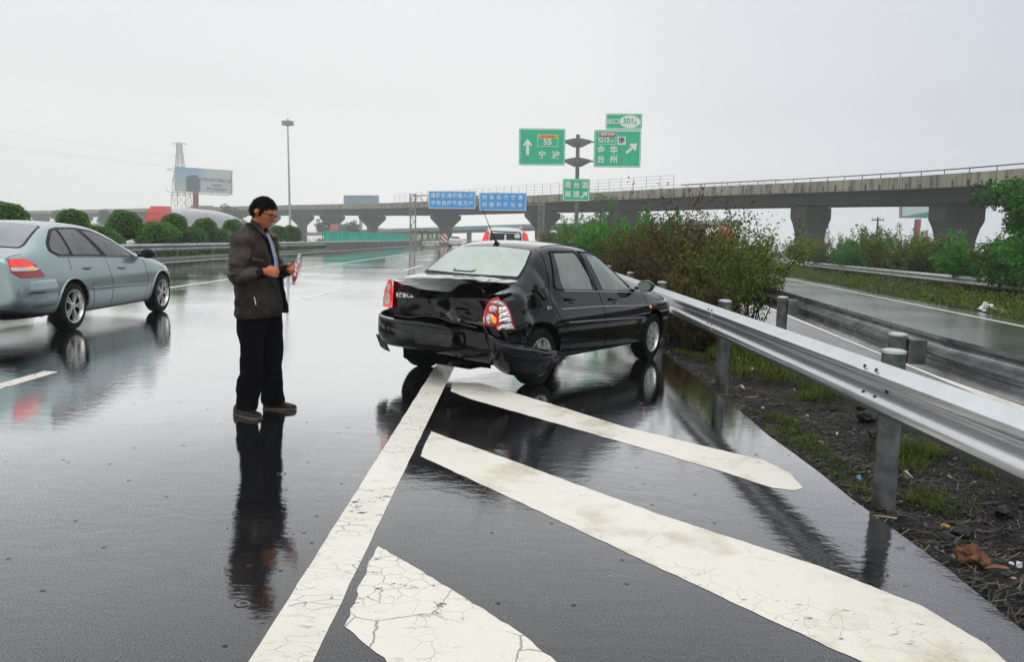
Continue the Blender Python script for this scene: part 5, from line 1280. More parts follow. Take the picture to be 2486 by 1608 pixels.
# pipe handrail on the nearer stretch, tall mesh screen beyond it
def s_at(u):
    best = min(range(len(lp)), key=lambda i: abs(uv(lp[i] + o0 + VERT * 2.6)[0] - u)); return L[best]
sa, sb = 0, s_at(1652); P = []
n = 80
for i in range(n + 1): p, d, a = along(sa + (sb - sa) * i / n); P.append(p + a * .12 + VERT * 3.08)
b = B(); tube(b, P, .06, 8); i = 0
s_ = 1
while s_ < sb: p, d, a = along(s_); tube(b, [p + a * .12 + VERT * 2.6, p + a * .12 + VERT * 3.08], .045, 6); s_ += 3.0
obj('handrail', fixn(b), pm('handrail_steel', (.06, .055, .06), .6, var=.2), via)
def screen(u0, u1, off, h):
    a0, a1 = s_at(u0), s_at(u1); b = B(); N_ = int((a1 - a0) / 2.5)
    for j in range(5): tube(b, [along(a0 + (a1 - a0) * i / 40)[0] + along(a0 + (a1 - a0) * i / 40)[2] * off + VERT * (2.65 + h * j / 4) for i in range(41)], .022, 4)
    for i in range(N_ + 1):
        p, d, a = along(a0 + (a1 - a0) * i / N_); tube(b, [p + a * off + VERT * 2.6, p + a * off + VERT * (2.65 + h)], .035, 4)
    obj('mesh_screen', fixn(b), pm('screen_steel', (.22, .23, .24), .6), via)
screen(1640, 960, .12, 1.95); screen(1765, 1300, 11.5, 1.75)
def pier(u, near, hgt=None):
    best = None
    for i in range(0, int(L[-1]), 1):
        p, d, a = along(i); c = p + a * 5.85; e = abs(uv(c + o0)[0] - u)
        if best is None or e < best[0]: best = (e, c, d, a)
    e, c, d, a = best; top = c; base_z = -1.0 - (c.z + o0.z)
    if near: pr = [(1.35, base_z), (1.35, -4.6), (1.42, -3.8), (1.6, -3.1), (1.88, -2.5), (2.2, -2.0), (2.48, -1.65), (2.48, -.12)]; th = 1.3
    else: pr = [(1.0, base_z), (1.0, -3.2), (1.25, -2.9), (3.55, -1.0), (3.55, -.12)]; th = 1.1
    b = B(); pts = [c + a * x + VERT * z for x, z in pr] + [c - a * x + VERT * z for x, z in pr[::-1]]
    pts = [p - d * th for p in pts]; prism(b, pts, d * 2 * th); es = [e for e in b.edges]
    bmesh.ops.bevel(b, geom=es, offset=.06, segments=1, affect='EDGES')
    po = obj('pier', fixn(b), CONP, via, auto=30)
    for x in (-2.2, 0, 2.2) if near else (-3, 0, 3):
        b = B(); box(b, c + a * x + VERT * -.06, (.6, .6, .13), Matrix((d, a, VERT)).transposed()); obj('bearing', b, BLACKS, po)
    return c + o0
for u in (2330, 1970, 1522): pier(u, True)
PB = [pier(u, False) for u in (1315, 1079, 905, 805, 735, 655, 560, 470, 345, 262, 205, 100, 20)]
# lower bridge behind
b2 = thing('bridge', (0, 262, 0), 0, 'low grey bridge seen under the viaduct, far beyond the gantry', 'bridge')
def q2(u, v, Y=262): p = at(u, v, Y); return p - V((0, 262, 0))
pl_, pr_ = q2(880, 546), q2(1800, 552, 262)
b = B(); prism(b, [q2(880, 546), q2(1300, 545), q2(1800, 552), q2(1800, 560), q2(1300, 554), q2(880, 554)], (0, 9, 0)); obj('parapet', fixn(b), CONL, b2)
b = B(); prism(b, [q2(880, 554) + V((0, 1, 0)), q2(1300, 554) + V((0, 1, 0)), q2(1800, 560) + V((0, 1, 0)), q2(1800, 568) + V((0, 1, 0)), q2(1300, 561.5) + V((0, 1, 0)), q2(880, 561.5) + V((0, 1, 0))], (0, 7, 0)); obj('girder', fixn(b), CONG, b2)
b = B(); prism(b, [q2(1095, 545.5) - V((0, .05, 0)), q2(1250, 545) - V((0, .05, 0)), q2(1250, 552) - V((0, .05, 0)), q2(1095, 552) - V((0, .05, 0))], (0, .05, 0)); obj('teal_panel', fixn(b), pm('teal_panel', (.05, .35, .36), .6), b2)
for u in (965, 1138, 1215, 1370, 1560, 1712):
    p = q2(u, 561); b = B(); box(b, V((p.x, 4, p.z / 2 - .5)), (1.6, 1.6, p.z + 1)); obj('pier', b, CONP, b2)
# --- striped marker boards round the pier feet
STR = None
m, t = newmat('red_white_stripes'); co = t.n('ShaderNodeTexCoord').outputs['Object']
sp = t.n('ShaderNodeSeparateXYZ', {0: co}); dg = t.math('ADD', sp.outputs[0], sp.outputs[2])
c = t.mix(t.ramp(t.math('FRACT', t.math('MULTIPLY', dg, 1.35)), [(.49, 0), (.51, 1)]), (.75, .74, .72), (.60, .03, .03)); STR = done(m, t, t.n('ShaderNodeBsdfPrincipled', {'Base Color': c, 'Roughness': .5}).outputs[0])
for (u, v, Y, wd, hg, lab) in ((1078, 597, 118, 1.0, 1.7, 'red and white striped board at the pier foot below the left blue sign'), (1306, 595, 112, .9, 1.6, 'red and white striped board by the pier right of the pale estate car')):
    p = at(u, v, Y); tg = thing('marker_board', (p.x, Y, 0), 0, lab, 'marker board', 'striped marker boards')
    b = B(); prism(b, [V((-wd / 2, 0, .4)), V((wd / 2, 0, .4)), V((wd / 2, 0, hg)), V((-wd / 2, 0, hg))], (0, .06, 0)); obj('board', fixn(b), STR, tg)
    for s2 in (-1, 1): b = B(); tube(b, [V((s2 * wd * .35, .08, -.1)), V((s2 * wd * .35, .08, hg))], .03, 6); obj('leg', b, POLEG, tg)
# --- high-mast lamp
p = at(705, 557, 205); HM = thing('lamp_mast', (p.x, 205, 0), 0, 'very tall slender lamp mast with a ring of floodlights, rising behind the man', 'lamp mast')
top = (557 - 304) / F_PX * 205 + hz
b = B(); tube(b, [V((0, 0, 0)), V((0, 0, top * .5)), V((0, 0, top))], [.32, .25, .17], 14); obj('mast', fixn(b), POLEL, HM, auto=50)
b = B(); lathe(b, [(.3, top - 1.0), (1.0, top - .7), (1.5, top - .1), (1.62, top + .12), (1.5, top + .18), (.6, top - .05), (.5, top + .4), (.25, top + .8), (0, top + .9)], 20); obj('lamp_ring', fixn(b), POLEL, HM, auto=40)
for k in range(10):
    a = 2 * PI * k / 10; b = B(); box(b, V((1.35 * math.cos(a), 1.35 * math.sin(a), top - .62)), (.45, .45, .3), Matrix.Rotation(a, 3, 'Z')); obj('floodlight', b, POLEL, HM)
b = B(); tube(b, [V((0, 0, top + .8)), V((0, 0, top + 2.6))], .03, 5); obj('lightning_rod', b, POLEL, HM)
# --- billboards
def billboard(lab, u0, u1, v0, v1, Y, up, mat, polemat, slant=0, extras=True, pole_bottom=None):
    P = [at(u0, v1, Y), at(u1, v1 + slant, Y + 6), at(u1, v0 + slant * 1.2, Y + 6), at(u0, v0, Y)]
    o = P[0]; r = thing('billboard', (o.x, o.y, 0), 0, lab, 'billboard', tilt=False); O = V((o.x, o.y, 0))
    b = B(); prism(b, [q - O for q in P], (0, 1.2, 0)); bd = obj('board', fixn(b), SIGNBACK, r)
    b = B(); c = sum(P, V((0, 0, 0))) / 4; prism(b, [c.lerp(q, .985) - O - V((0, .03, 0)) for q in P], (0, .02, 0)); pc = obj('poster', fixn(b), mat, r)
    pp = at(up, v1, Y + 3); b = B(); tube(b, [V((pp.x, Y + 3.6, -.5)) - O, V((pp.x, Y + 3.6, P[0].z)) - O], .85 if extras else .6, 14); obj('pole', fixn(b), polemat, r, auto=50)
    if extras:
        b = B(); zc = P[0].z - .4
        box(b, (P[0] + P[1]) / 2 - O + V((0, -.9, -.5)), ((P[1] - P[0]).length, 1.0, .25), Matrix.Rotation(math.atan2(P[1].y - P[0].y, P[1].x - P[0].x), 3, 'Z')); obj('walkway', b, SIGNBACK, r)
        for f in (-.08, .2, .45, .7, 1.04):
            q = P[0].lerp(P[1], f) - O; b = B(); tube(b, [q + V((0, 0, -.5)), q + V((-.3, -1.8, -.1)), q + V((-.3, -2.0, .35))], .07, 5); obj('lamp_arm', b, SIGNBACK, r)
    return r, pc, P, O
m, t = newmat('landscape_poster'); co = t.n('ShaderNodeTexCoord').outputs['Generated']; sp = t.n('ShaderNodeSeparateXYZ', {0: co})
c = t.mix(t.ramp(sp.outputs[2], [(.1, 0), (.9, 1)]), (.45, .52, .50), (.22, .42, .60)); c = t.mix(t.ramp(sp.outputs[0], [(.4, 0), (.6, 1)]), c, (.50, .55, .54))
n_ = t.noise(3, t.map(co, (2.2, 1, 4)), 5, .6).outputs[0]
fx = t.math('MULTIPLY', t.ramp(t.math('ABSOLUTE', t.math('SUBTRACT', sp.outputs[0], .32)), [(.05, 1), (.2, 0)]), t.ramp(sp.outputs[2], [(.55, 1), (.8, 0)]))
c = t.mix(t.ramp(t.math('MULTIPLY', fx, t.math('ADD', n_, .4)), [(.35, 0), (.5, 1)]), c, (.05, .10, .13))
POST1 = done(m, t, t.n('ShaderNodeBsdfPrincipled', {'Base Color': c, 'Roughness': .6}).outputs[0])
m, t = newmat('green_hill_poster'); co = t.n('ShaderNodeTexCoord').outputs['Generated']; sp = t.n('ShaderNodeSeparateXYZ', {0: co})
n_ = t.noise(3.5, t.map(co, (2.5, 1, 3)), 5, .6).outputs[0]
hill = t.ramp(t.math('SUBTRACT', t.math('ADD', t.math('MULTIPLY', sp.outputs[0], .7), t.math('MULTIPLY', n_, .25)), sp.outputs[2]), [(.02, 0), (.1, 1)])
c = t.mix(hill, (.55, .68, .68), (.05, .26, .20)); POST2 = done(m, t, t.n('ShaderNodeBsdfPrincipled', {'Base Color': c, 'Roughness': .6}).outputs[0])
REDPOLE = pm('dull_red_pole', (.40, .055, .05), .5, var=.15, scale=1)
r, pc, P, O = billboard('large pale blue landscape billboard on a red pole, in front of the lattice pylon', 424, 561, 404, 463, 235, 473, POST1, REDPOLE, 8)
for j, (tx, zf, sz) in enumerate((('山水之城·诚信之邦', .66, 1.05), ('欢迎光临', .45, .7), ('高速广告招商热线', .28, .7))):
    bm = text_mesh(tx, sz, .01, .02); ang = math.atan2(P[1].y - P[0].y, P[1].x - P[0].x); q = P[0].lerp(P[1], .74) - O; q.z = P[0].z + (P[3].z - P[0].z) * zf; q.y -= .12; q.z -= .9
    o = obj('lettering', bm, pm('poster_ink', (.10, .22, .30), .6), pc); o.data.transform(Matrix.Translation(q) @ Matrix.Rotation(ang, 4, 'Z') @ Matrix.Rotation(R_(2.0), 4, 'Y') @ T90)
billboard('billboard with a green hill poster on a red pole, seen under the viaduct', 2190, 2292, 499, 529, 150, 2233, POST2, REDPOLE, 0, False)
billboard('faint pale blue billboard just above the viaduct parapet behind the trucks', 834, 919, 474, 496, 290, 876, pm('pale_blue_poster', (.16, .30, .38), .6, var=.2, scale=.3), POLEL, 0, False)
billboard('small pale grey hoarding low on the left behind the domed truck load', 462, 515, 499, 506, 275, 488, pm('pale_grey_poster', (.30, .36, .36), .6, var=.2, scale=.3), POLEL, 0, False)
billboard('small turquoise sign half hidden by the viaduct pier above the bushes', 1993, 2012, 533, 556, 170, 2002, pm('turquoise_poster', (.05, .40, .50), .6, var=.2, scale=.3), POLEL, 0, False)
# --- lattice pylon with its cables
PY = 300; pb = at(443, 549, PY); pyl = thing('pylon', (pb.x, PY, 0), 0, 'steel lattice pylon standing behind the landscape billboard', 'pylon')
kk = PY / F_PX; H = (549 - 357) * kk + hz; b = B(); lv = [(0, 3.4), (.2, 3.0), (.4, 2.5), (.58, 2.0), (.70, 1.35), (.82, 1.0), (.92, .8), (1, .7)]
for sx_ in (-1, 1):
    for sy_ in (-1, 1): tube(b, [V((sx_ * w_, sy_ * w_, H * f)) for f, w_ in lv], .13, 5)
for (f0, w0), (f1, w1) in zip(lv, lv[1:]):
    for k in range(4):
        c0 = [(-1, -1), (1, -1), (1, 1), (-1, 1)]; a0, a1 = c0[k], c0[(k + 1) % 4]
        tube(b, [V((a0[0] * w0, a0[1] * w0, H * f0)), V((a1[0] * w1, a1[1] * w1, H * f1))], .08, 4); tube(b, [V((a1[0] * w0, a1[1] * w0, H * f0)), V((a0[0] * w1, a0[1] * w1, H * f1))], .08, 4); tube(b, [V((a0[0] * w1, a0[1] * w1, H * f1)), V((a1[0] * w1, a1[1] * w1, H * f1))], .08, 4)
obj('lattice_tower', fixn(b), GAL, pyl)
for f, wd in ((1, 2.9), (.86, 2.0), (.70, 5.2)):
    b = B(); tube(b, [V((-wd, 0, H * f)), V((0, 0, H * f + .5)), V((wd, 0, H * f))], .12, 5); tube(b, [V((-wd, 0, H * f)), V((0, 0, H * f - 1.6)), V((wd, 0, H * f))], .08, 5); obj('cross_arm', fixn(b), GAL, pyl)
for (ua, va, ub, vb, lab) in ((0, 314, 424, 376, 'uppermost faint overhead cable running from the pylon to the left'), (0, 349, 410, 402, 'middle faint overhead cable running from the pylon to the left'), (0, 360, 405, 403, 'lowest faint overhead cable running from the pylon to the left')):
    A, Z_ = at(ua - 150, va - 26, 215), at(ub, vb, PY); b = B(); tube(b, [A.lerp(Z_, i / 16) - V((0, 0, 2.0 * 4 * (i / 16) * (1 - i / 16) * .4)) for i in range(17)], .018, 4)
    tag(obj('overhead_cable', b, GAL), lab, 'cable', 'overhead cables')
# --- wooden power pole on the right
pb = at(2127, 615, 95); pw = thing('utility_pole', (pb.x, 95, 0), 0, 'thin dark utility pole with a crossarm, seen through the viaduct on the right', 'utility pole')
H = (616 - 530) * 95 / F_PX + hz; WOOD = pm('dark_wood', (.05, .05, .05), .8)
b = B(); tube(b, [V((0, 0, 0)), V((0, 0, H))], [.14, .09], 8); obj('pole', b, WOOD, pw)
b = B(); box(b, V((0, 0, H - .35)), (.75 * 2, .1, .1)); obj('crossarm', b, WOOD, pw)
for x in (-.65, -.25, .25, .65): b = B(); lathe(b, [(0, H - .05), (.05, H - .08), (.04, H - .3)], 8, Matrix.Translation((x, 0, 0))); obj('insulator', b, WOOD, pw)
# --- median: guardrail, posts, low dark wall, barrier and anti-dazzle screen
MX = -14.45
rail('grey guardrail along the central reservation on the left, with clipped shrubs behind it', [(MX, 16 + i * 4, 0) for i in range(12)], 1, .50, [(MX, 18 + i * 4) for i in range(11)], 0, pr=.06, post_off=-.15, mat=pm('dull_rail_steel', (.36, .38, .37), .4, metal=.4, var=.2, scale=3), blocks=False, ptop=.62, pmat=pm('ochre_post', (.30, .26, .16), .7, var=.2))
b = B(); prism(b, [V((MX - .22, 14, -.02)), V((MX + .28, 14, -.02)), V((MX + .28, 61, -.02)), V((MX - .22, 61, -.02))], (0, 0, .10)); struct('kerb', fixn(b), CONL)
KB = concrete('barrier_concrete', (.22, .20, .18), .8)
b = B(); prism(b, [V((MX - .7, 60, -.02)), V((MX + .0, 60, -.02)), V((MX + .0, 122, -.02)), V((MX - .7, 122, -.02))], (0, 0, .58)); cb = obj('concrete_barrier', fixn(b), KB); tag(cb, 'long stained concrete barrier in the median carrying the green screen', 'barrier')
b = B(); r3 = random.Random(5)
TEAL = pm('teal_green_board', (.03, .42, .30), .5, var=.15, scale=1)
asn = thing('antidazzle_screen', (MX - .35, 61, .56), 0, 'row of upright teal green slats on the median barrier', 'screen')
b = B(); box(b, V((0, 25.5, .03)), (.22, 52, .05)); obj('base_rail', b, WHITE, asn)
for i in range(70):
    b = B(); y_ = .3 + i * .74; box(b, V((0, y_, .46)), (.24, .035, .84), Matrix.Rotation(R_(-22), 3, 'Z'), .004); obj('slat', b, TEAL, asn)
rail('far stretch of median guardrail in the haze beyond the green screen', [(MX + .3, 122 + i * 10, 0) for i in range(12)], 1, .55, [], 0, mat=STEEL_DARK, blocks=False)
# --- guardrail between gore and ramp, seen from its dark back, and the one beyond the ramp
def x2(y): return 3.34 + (.125 if y > 6.2 else .04) * (y - 6.2)
GR = 'ramp guardrails'
rail('dark wet guardrail along the near side of the exit ramp, seen from its back', [(x2(y), y, 0) for y in [-3 + i for i in range(60)]], 1, .675, [(x2(y), y) for y in (1.95, 6.28, 10.6, 14.9, 19.2, 23.5, 28, 33, 38, 44, 50)], -.1, post_off=-.22, mat=pm('wet_dark_rail_steel', (.40, .41, .41), .27, metal=.7, var=.2, scale=5), ptop=.80, group=None)
def x3(y): return 14.9 + .045 * (y - 8) + .0009 * (y - 8) ** 2
rail('guardrail on the far side of the exit ramp, below the leafy shrubs', [(x3(y), y, 0) for y in [6 + i * 2 for i in range(30)]], -1, .60, [(x3(y), y) for y in [8 + 4 * i for i in range(14)]], -.1, post_off=-.2, mat=pm('grey_rail_steel', (.55, .56, .54), .4, metal=.45, var=.18, scale=4), blocks=False, ptop=.62)
# ================================================================== more vehicles
# grey estate with tall red lamps, standing in front of the black car
GST = [(x, zb, wb, wm, ws, zs, wc, zc * (1.10 if zc > 1.1 else 1), zt * (1.10 if zt > 1.15 else 1)) for (x, zb, wb, wm, ws, zs, wc, zc, zt) in [(2.15, .3, .5, .6, .55, .75, .5, .80, .82), (2.0, .25, .72, .8, .75, .85, .66, .90, .93), (1.4, .22, .80, .88, .82, .95, .74, 1.0, 1.04), (1.0, .22, .82, .89, .82, 1.0, .74, 1.06, 1.12), (.45, .22, .82, .89, .82, 1.02, .66, 1.54, 1.60), (-.3, .22, .82, .89, .82, 1.04, .66, 1.62, 1.69), (-1.2, .22, .82, .89, .82, 1.05, .66, 1.62, 1.68), (-1.7, .25, .82, .89, .81, 1.05, .65, 1.58, 1.63), (-2.0, .28, .80, .87, .80, 1.02, .66, 1.45, 1.50), (-2.12, .32, .76, .84, .76, .98, .66, 1.25, 1.28), (-2.18, .36, .72, .8, .72, .9, .66, 1.02, 1.04)]]
pz = at(1222, 577, 29)
es = thing('car', (pz.x, 29.5, 0), PI / 2 + R_(3), 'pale estate car with tall bright red rear lamps, half hidden behind the black car', 'car', tilt=False)
GREYP = carpaint('pale_grey_paint', (.50, .52, .46), .3, .3)
eb, sk3 = car_body('body', GST, GREYP, es, (-1.35, 1.35), .35, .6, lv=2)
b = B(); sk3.panel(b, rounded([(-.60, 1.08), (.60, 1.08), (.52, 1.68), (-.52, 1.68)], .06), 'B', .01, .02, .1); rw = obj('rear_window', b, pm('dark_glass', (.012, .014, .018), .3, spec=.2), es, auto=30)
for x0, x1, z0, z1, nm in ((-.48, -.10, 1.2, 1.44, 'headrest'), (.12, .42, 1.2, 1.42, 'headrest'), (-.5, -.30, 1.46, 1.58, 'sticker'), (-.02, .05, 1.2, 1.56, 'sticker')):
    b = B(); sk3.panel(b, rounded([(x0, z0), (x1, z0), (x1, z1), (x0, z1)], .04), 'B', .016, .01, .1); obj(nm, b, (BLACKS if nm == 'headrest' else pm('pale_sticker', (.5, .6, .58), .5)), rw, auto=30)
for s2 in (-1, 1):
    b = B(); P = rounded([(s2 * .60, 1.70), (s2 * .72, 1.64), (s2 * .83, 1.3), (s2 * .86, .95), (s2 * .72, .95), (s2 * .67, 1.3)], .03)
    prism(b, [V((-2.24 + .10 * max(0, z_ - 1.0) , y_, z_)) for y_, z_ in P], (.35, 0, 0)); obj('tail_light', fixn(b), REDLIT, es, auto=30)
    b = B(); tube(b, [V((.5, s2 * .56, 1.80)), V((-.2, s2 * .57, 1.88)), V((-1.4, s2 * .57, 1.87)), V((-1.7, s2 * .56, 1.80))], .022, 8); obj('roof_rail', b, CHROME, es, auto=50)
for S in 'RL':
    b = B(); sk3.panel(b, rounded([(-1.85, 1.12), (-1.7, 1.5), (.30, 1.5), (.80, 1.12)], .06), S, .008, .01, .1); obj('side_window', b, GL_DARK, es, auto=30)
b = B(); sk3.panel(b, [(-.26, .72), (.26, .72), (.26, .84), (-.26, .84)], 'B', .01, .01, .1); obj('number_plate', b, pm('blue_plate', (.02, .05, .25), .4), es)
add_wheels(es, (-1.35, 1.35), .76, .33, .2, .2, 5, 'single')
# small distant white car in the spray
pz = at(1105, 594, 104)
dc = thing('car', (pz.x, 104, 0), PI / 2, 'small distant white car in the spray, coming under the viaduct', 'car', tilt=False)
WP = carpaint('white_paint', (.62, .62, .60), 0, .3)
DST = [(x, zb, wb * .95, wm * .95, ws * .95, zs * .95, wc * .95, zc, zt) for (x, zb, wb, wm, ws, zs, wc, zc, zt) in SST]
db, sk4 = car_body('body', DST, WP, dc, (0, 2.6), .36, .6, lv=1)
b = B(); sk4.panel(b, rounded([(-.08, -.46), (-.08, .46), (-.62, .56), (-.62, -.56)], .05), 'T', .01, .02, .2); obj('rear_window', b, pm('dark_glass', (.012, .014, .018), .3, spec=.2), dc)
for s2 in (-1, 1): b = B(); sk4.panel(b, [(s2 * .5, .72), (s2 * .74, .72), (s2 * .72, .88), (s2 * .5, .88)], 'B', .01, .02, .2); obj('tail_light', b, REDL, dc)
add_wheels(dc, (0, 2.6), .76, .31, .2, .2, 5, 'single')
# covered trucks in the opposite carriageway
CABR = pm('red_truck_paint', (.55, .035, .03), .4, var=.15, scale=1, coat=.4)
def truck(lab, x, y, L_, tarp, yaw=0, hgt=3.5, sc=1.0):
    r = thing('truck', (x, y, 0), yaw, lab, 'truck', 'covered trucks on the opposite carriageway', tilt=True)
    b = B(); prism(b, [V((-1.25, 0, .5)), V((-1.25, 0, 1.9)), V((-1.25, .25, 2.55)), V((-1.25, 2.1, 2.6)), V((-1.25, 2.1, .5))], (2.5, 0, 0)); bmesh.ops.bevel(b, geom=b.edges[:], offset=.06, segments=2, affect='EDGES'); cb = obj('cab', fixn(b), CABR, r, auto=35)
    b = B(); prism(b, [V((-1.12, .06, 1.75)), V((1.12, .06, 1.75)), V((1.05, .24, 2.35)), V((-1.05, .24, 2.35))], (0, -.07, -.02)); obj('windscreen', fixn(b), pm('dark_glass', (.012, .014, .018), .3, spec=.2), cb)
    b = B(); prism(b, [V((-1.1, .35, 2.58)), V((1.1, .35, 2.58)), V((.85, .75, 3.35)), V((-.85, .75, 3.35))], (0, 1.1, 0)); obj('roof_deflector', fixn(b), CABR, r, auto=35)
    b = B(); box(b, V((0, -.06, .7)), (2.4, .12, .5), bev=.03); obj('bumper', b, CABR, r); 
    for s2 in (-1, 1): b = B(); box(b, V((s2 * .85, -.13, .75)), (.4, .04, .2)); obj('headlight', b, WHITEL, r)
    b = B(); box(b, V((0, 2.4 + L_ / 2, 1.05)), (2.4, L_, .3)); obj('chassis', b, BLACKS, r)
    b = B(); rows_ = []; N_ = 22
    for i in range(N_ + 1):
        f = i / N_; yy = 2.4 + L_ * f; bul = min(1, (f + .02) * 14) * (1 if f < .6 else max(.25, 1 - ((f - .6) / .4) ** 2 * .75)); 
        rows_.append([b.verts.new(V(((1.25 * math.cos(a)) if 0 < k < 12 else (1.25 if k == 0 else -1.25), yy, 1.2 + (hgt - 1.2) * (max(0, math.sin(a)) ** .45) * (.55 + .45 * bul) + .05 * noise.noise(V((f * 30, k, 0)))))) for k, a in enumerate([PI * j / 12 for j in range(13)])])
    for A, Q in zip(rows_, rows_[1:]):
        for k in range(12): b.faces.new((A[k], A[k + 1], Q[k + 1], Q[k]))
    b.faces.new(rows_[0]); b.faces.new(rows_[-1][::-1]); obj('tarpaulin', fixn(b), tarp, r, auto=60)
    wm = B(); lathe(wm, [(0, -.15), (.5, -.15), (.52, 0), (.5, .15), (0, .15)], 16, Matrix.Rotation(PI / 2, 4, 'Y')); w0 = obj('wheel', fixn(wm), RUBBER, r, auto=40)
    sp_ = [(-1.05, .9), (1.05, .9)] + [(s2 * 1.05, 2.4 + L_ * q) for s2 in (-1, 1) for q in (.2, .75, .88)]
    w0.location = (sp_[0][0], sp_[0][1], .52)
    for (xx, yy) in sp_[1:]: c2 = copy_tree(w0, r); c2.location = (xx, yy, .52)
TW = pm('white_tarpaulin', (.62, .60, .60), .8, var=.1, scale=1.2, bump=.03, bscale=3); TT = pm('teal_tarpaulin', (.12, .42, .38), .8, var=.2, scale=1); TB_ = pm('beige_tarpaulin', (.55, .45, .34), .8, var=.2, scale=1)
truck('red-cabbed truck with a huge white domed tarpaulin, nearest of the trucks on the left', -38.2, 84, 22, TW, R_(1), 3.45)
truck('red-cabbed truck with teal cover behind the green slat screen', -49.5, 215, 14, TT, R_(-3), 3.5)
truck('red-cabbed truck with beige cover, farthest of the trucks', -52.5, 292, 13, TB_, R_(-3), 3.5)
pz = at(1788, 565, 100); truck('lone red-cabbed truck half hidden by shrubs right of the middle, under the viaduct', pz.x, 105, 8, TB_, R_(-12), 2.6); bpy.data.objects['truck.003'].location.z = .75
# ================================================================== vegetation
def leafmat(name, cols, trans=.25, rough=.42, clump=1.2):
    """per-leaf colour from a ramp, modulated by clump noise; a little light passes through"""
    m, t = newmat(name); ri = t.n('ShaderNodeNewGeometry').outputs['Random Per Island']
    co = t.n('ShaderNodeTexCoord').outputs['Object']; nz = t.noise(clump, co, 3, .6).outputs[0]
    f = t.math('ADD', t.math('MULTIPLY', ri, .55), t.math('MULTIPLY', t.ramp(nz, [(.32, 0), (.68, 1)]), .45))
    c = t.ramp(f, [(i / (len(cols) - 1), q) for i, q in enumerate(cols)])
    b = t.n('ShaderNodeBsdfPrincipled', {'Base Color': c, 'Roughness': rough, 'Specular IOR Level': .12})
    tr = t.n('ShaderNodeBsdfTranslucent', {'Color': c})
    return done(m, t, t.n('ShaderNodeMixShader', {0: trans, 1: b.outputs[0], 2: tr.outputs[0]}).outputs[0])
LM_CLIP = leafmat('clipped_shrub_leaf', [(0.025, 0.0667, 0.0096), (0.05, 0.1501, 0.0144), (0.1, 0.2835, 0.0224), (0.2125, 0.5336, 0.0352)])
LM_MOUND = leafmat('mound_leaf', [(0.019, 0.058, 0.0136), (0.0428, 0.1392, 0.0238), (0.095, 0.29, 0.034), (0.1663, 0.435, 0.051)])
LM_NAND = leafmat('reddish_bush_leaf', [(.034, .026, .010), (.085, .045, .020), (.050, .060, .014), (.17, .060, .030), (.065, .11, .02), (.08, .12, .024), (.16, .085, .035)], .2, .5, 1.6)
LM_OLIVE = leafmat('olive_bush_leaf', [(0.038, 0.0609, 0.0105), (0.0831, 0.137, 0.018), (0.1306, 0.1827, 0.024), (0.1187, 0.1096, 0.024), (0.2138, 0.335, 0.033)], .2, .5, 1.6)
LM_GREEN = leafmat('green_bush_leaf', [(0.027, 0.1015, 0.017), (0.0562, 0.203, 0.0306), (0.1013, 0.348, 0.0476), (0.18, 0.522, 0.068)], .3)
LM_DARK = leafmat('dark_tree_leaf', [(0.0135, 0.0487, 0.012), (0.027, 0.0974, 0.018), (0.0562, 0.1827, 0.027), (0.135, 0.3959, 0.0375)], .2, .3, 1.0)
LM_FAR = leafmat('far_tree_leaf', [(0.028, 0.072, 0.024), (0.049, 0.12, 0.036), (0.084, 0.176, 0.048)], .2)
LM_GRASS = leafmat('grass_blade', [(0.024, 0.0438, 0.01), (0.048, 0.0938, 0.015), (0.096, 0.1625, 0.02), (0.156, 0.15, 0.03)], .3, .5, 2.5)
LM_WEED = leafmat('weed_leaf', [(.015, .025, .008), (.03, .055, .012), (.055, .10, .02), (.10, .13, .03)], .25)
LM_TUFT = leafmat('yellow_green_blade', [(.05, .05, .012), (.08, .12, .015), (.14, .18, .02), (.20, .13, .03)], .3, .5, 4)
BARK = pm('bark', (.03, .022, .016), .9, spec=.1, var=.35, scale=20)
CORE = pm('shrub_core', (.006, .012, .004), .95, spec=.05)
def leaf(vs, fs, p, d, L_, W_, rg, up=None):
    d = d.normalized(); s = d.cross(Vector((rg.uniform(-1, 1), rg.uniform(-1, 1), rg.uniform(-1, 1))))
    if s.length < 1e-3: s = Vector((1, 0, 0))
    s.normalize(); i = len(vs)
    vs += [p, p + d * L_ * .5 + s * W_ * .5, p + d * L_, p + d * L_ * .5 - s * W_ * .5]; fs.append((i, i + 1, i + 2, i + 3))
def rv(rg):
    z = rg.uniform(-1, 1); a = rg.uniform(0, 2 * PI); r = math.sqrt(1 - z * z); return Vector((r * math.cos(a), r * math.sin(a), z))
def ball_mesh(seed, n, rx, rz, L_=.13, W_=.07):
    rg = random.Random(seed); vs, fs = [], []
    for i in range(n):
        d = rv(rg)
        if d.z < -.55: continue
        k = 1 + .14 * noise.noise(d * 2.1 + Vector((seed, 0, 0))) + rg.gauss(0, .035)
        p = Vector((d.x * rx * k, d.y * rx * k, d.z * rz * k)); leaf(vs, fs, p, (d + rv(rg) * .9), L_ * rg.uniform(.6, 1.2), W_, rg)
    return vs, fs
def mesh_of(name, vf, mat):
    me = bpy.data.meshes.new(name); me.from_pydata(vf[0], [], vf[1]); me.update(); setmat(me, mat); return me
BALLS = [mesh_of('leaves', ball_mesh(s, 4200, 1, .97), LM_CLIP) for s in (1, 2, 3)]
MOUNDS = [mesh_of('leaves', ball_mesh(s, 4200, 1, .62), LM_MOUND) for s in (4, 5)]
cm = B(); bmesh.ops.create_icosphere(cm, subdivisions=3, radius=.93); COREM = bpy.data.meshes.new('core'); cm.to_mesh(COREM); cm.free(); setmat(COREM, CORE)
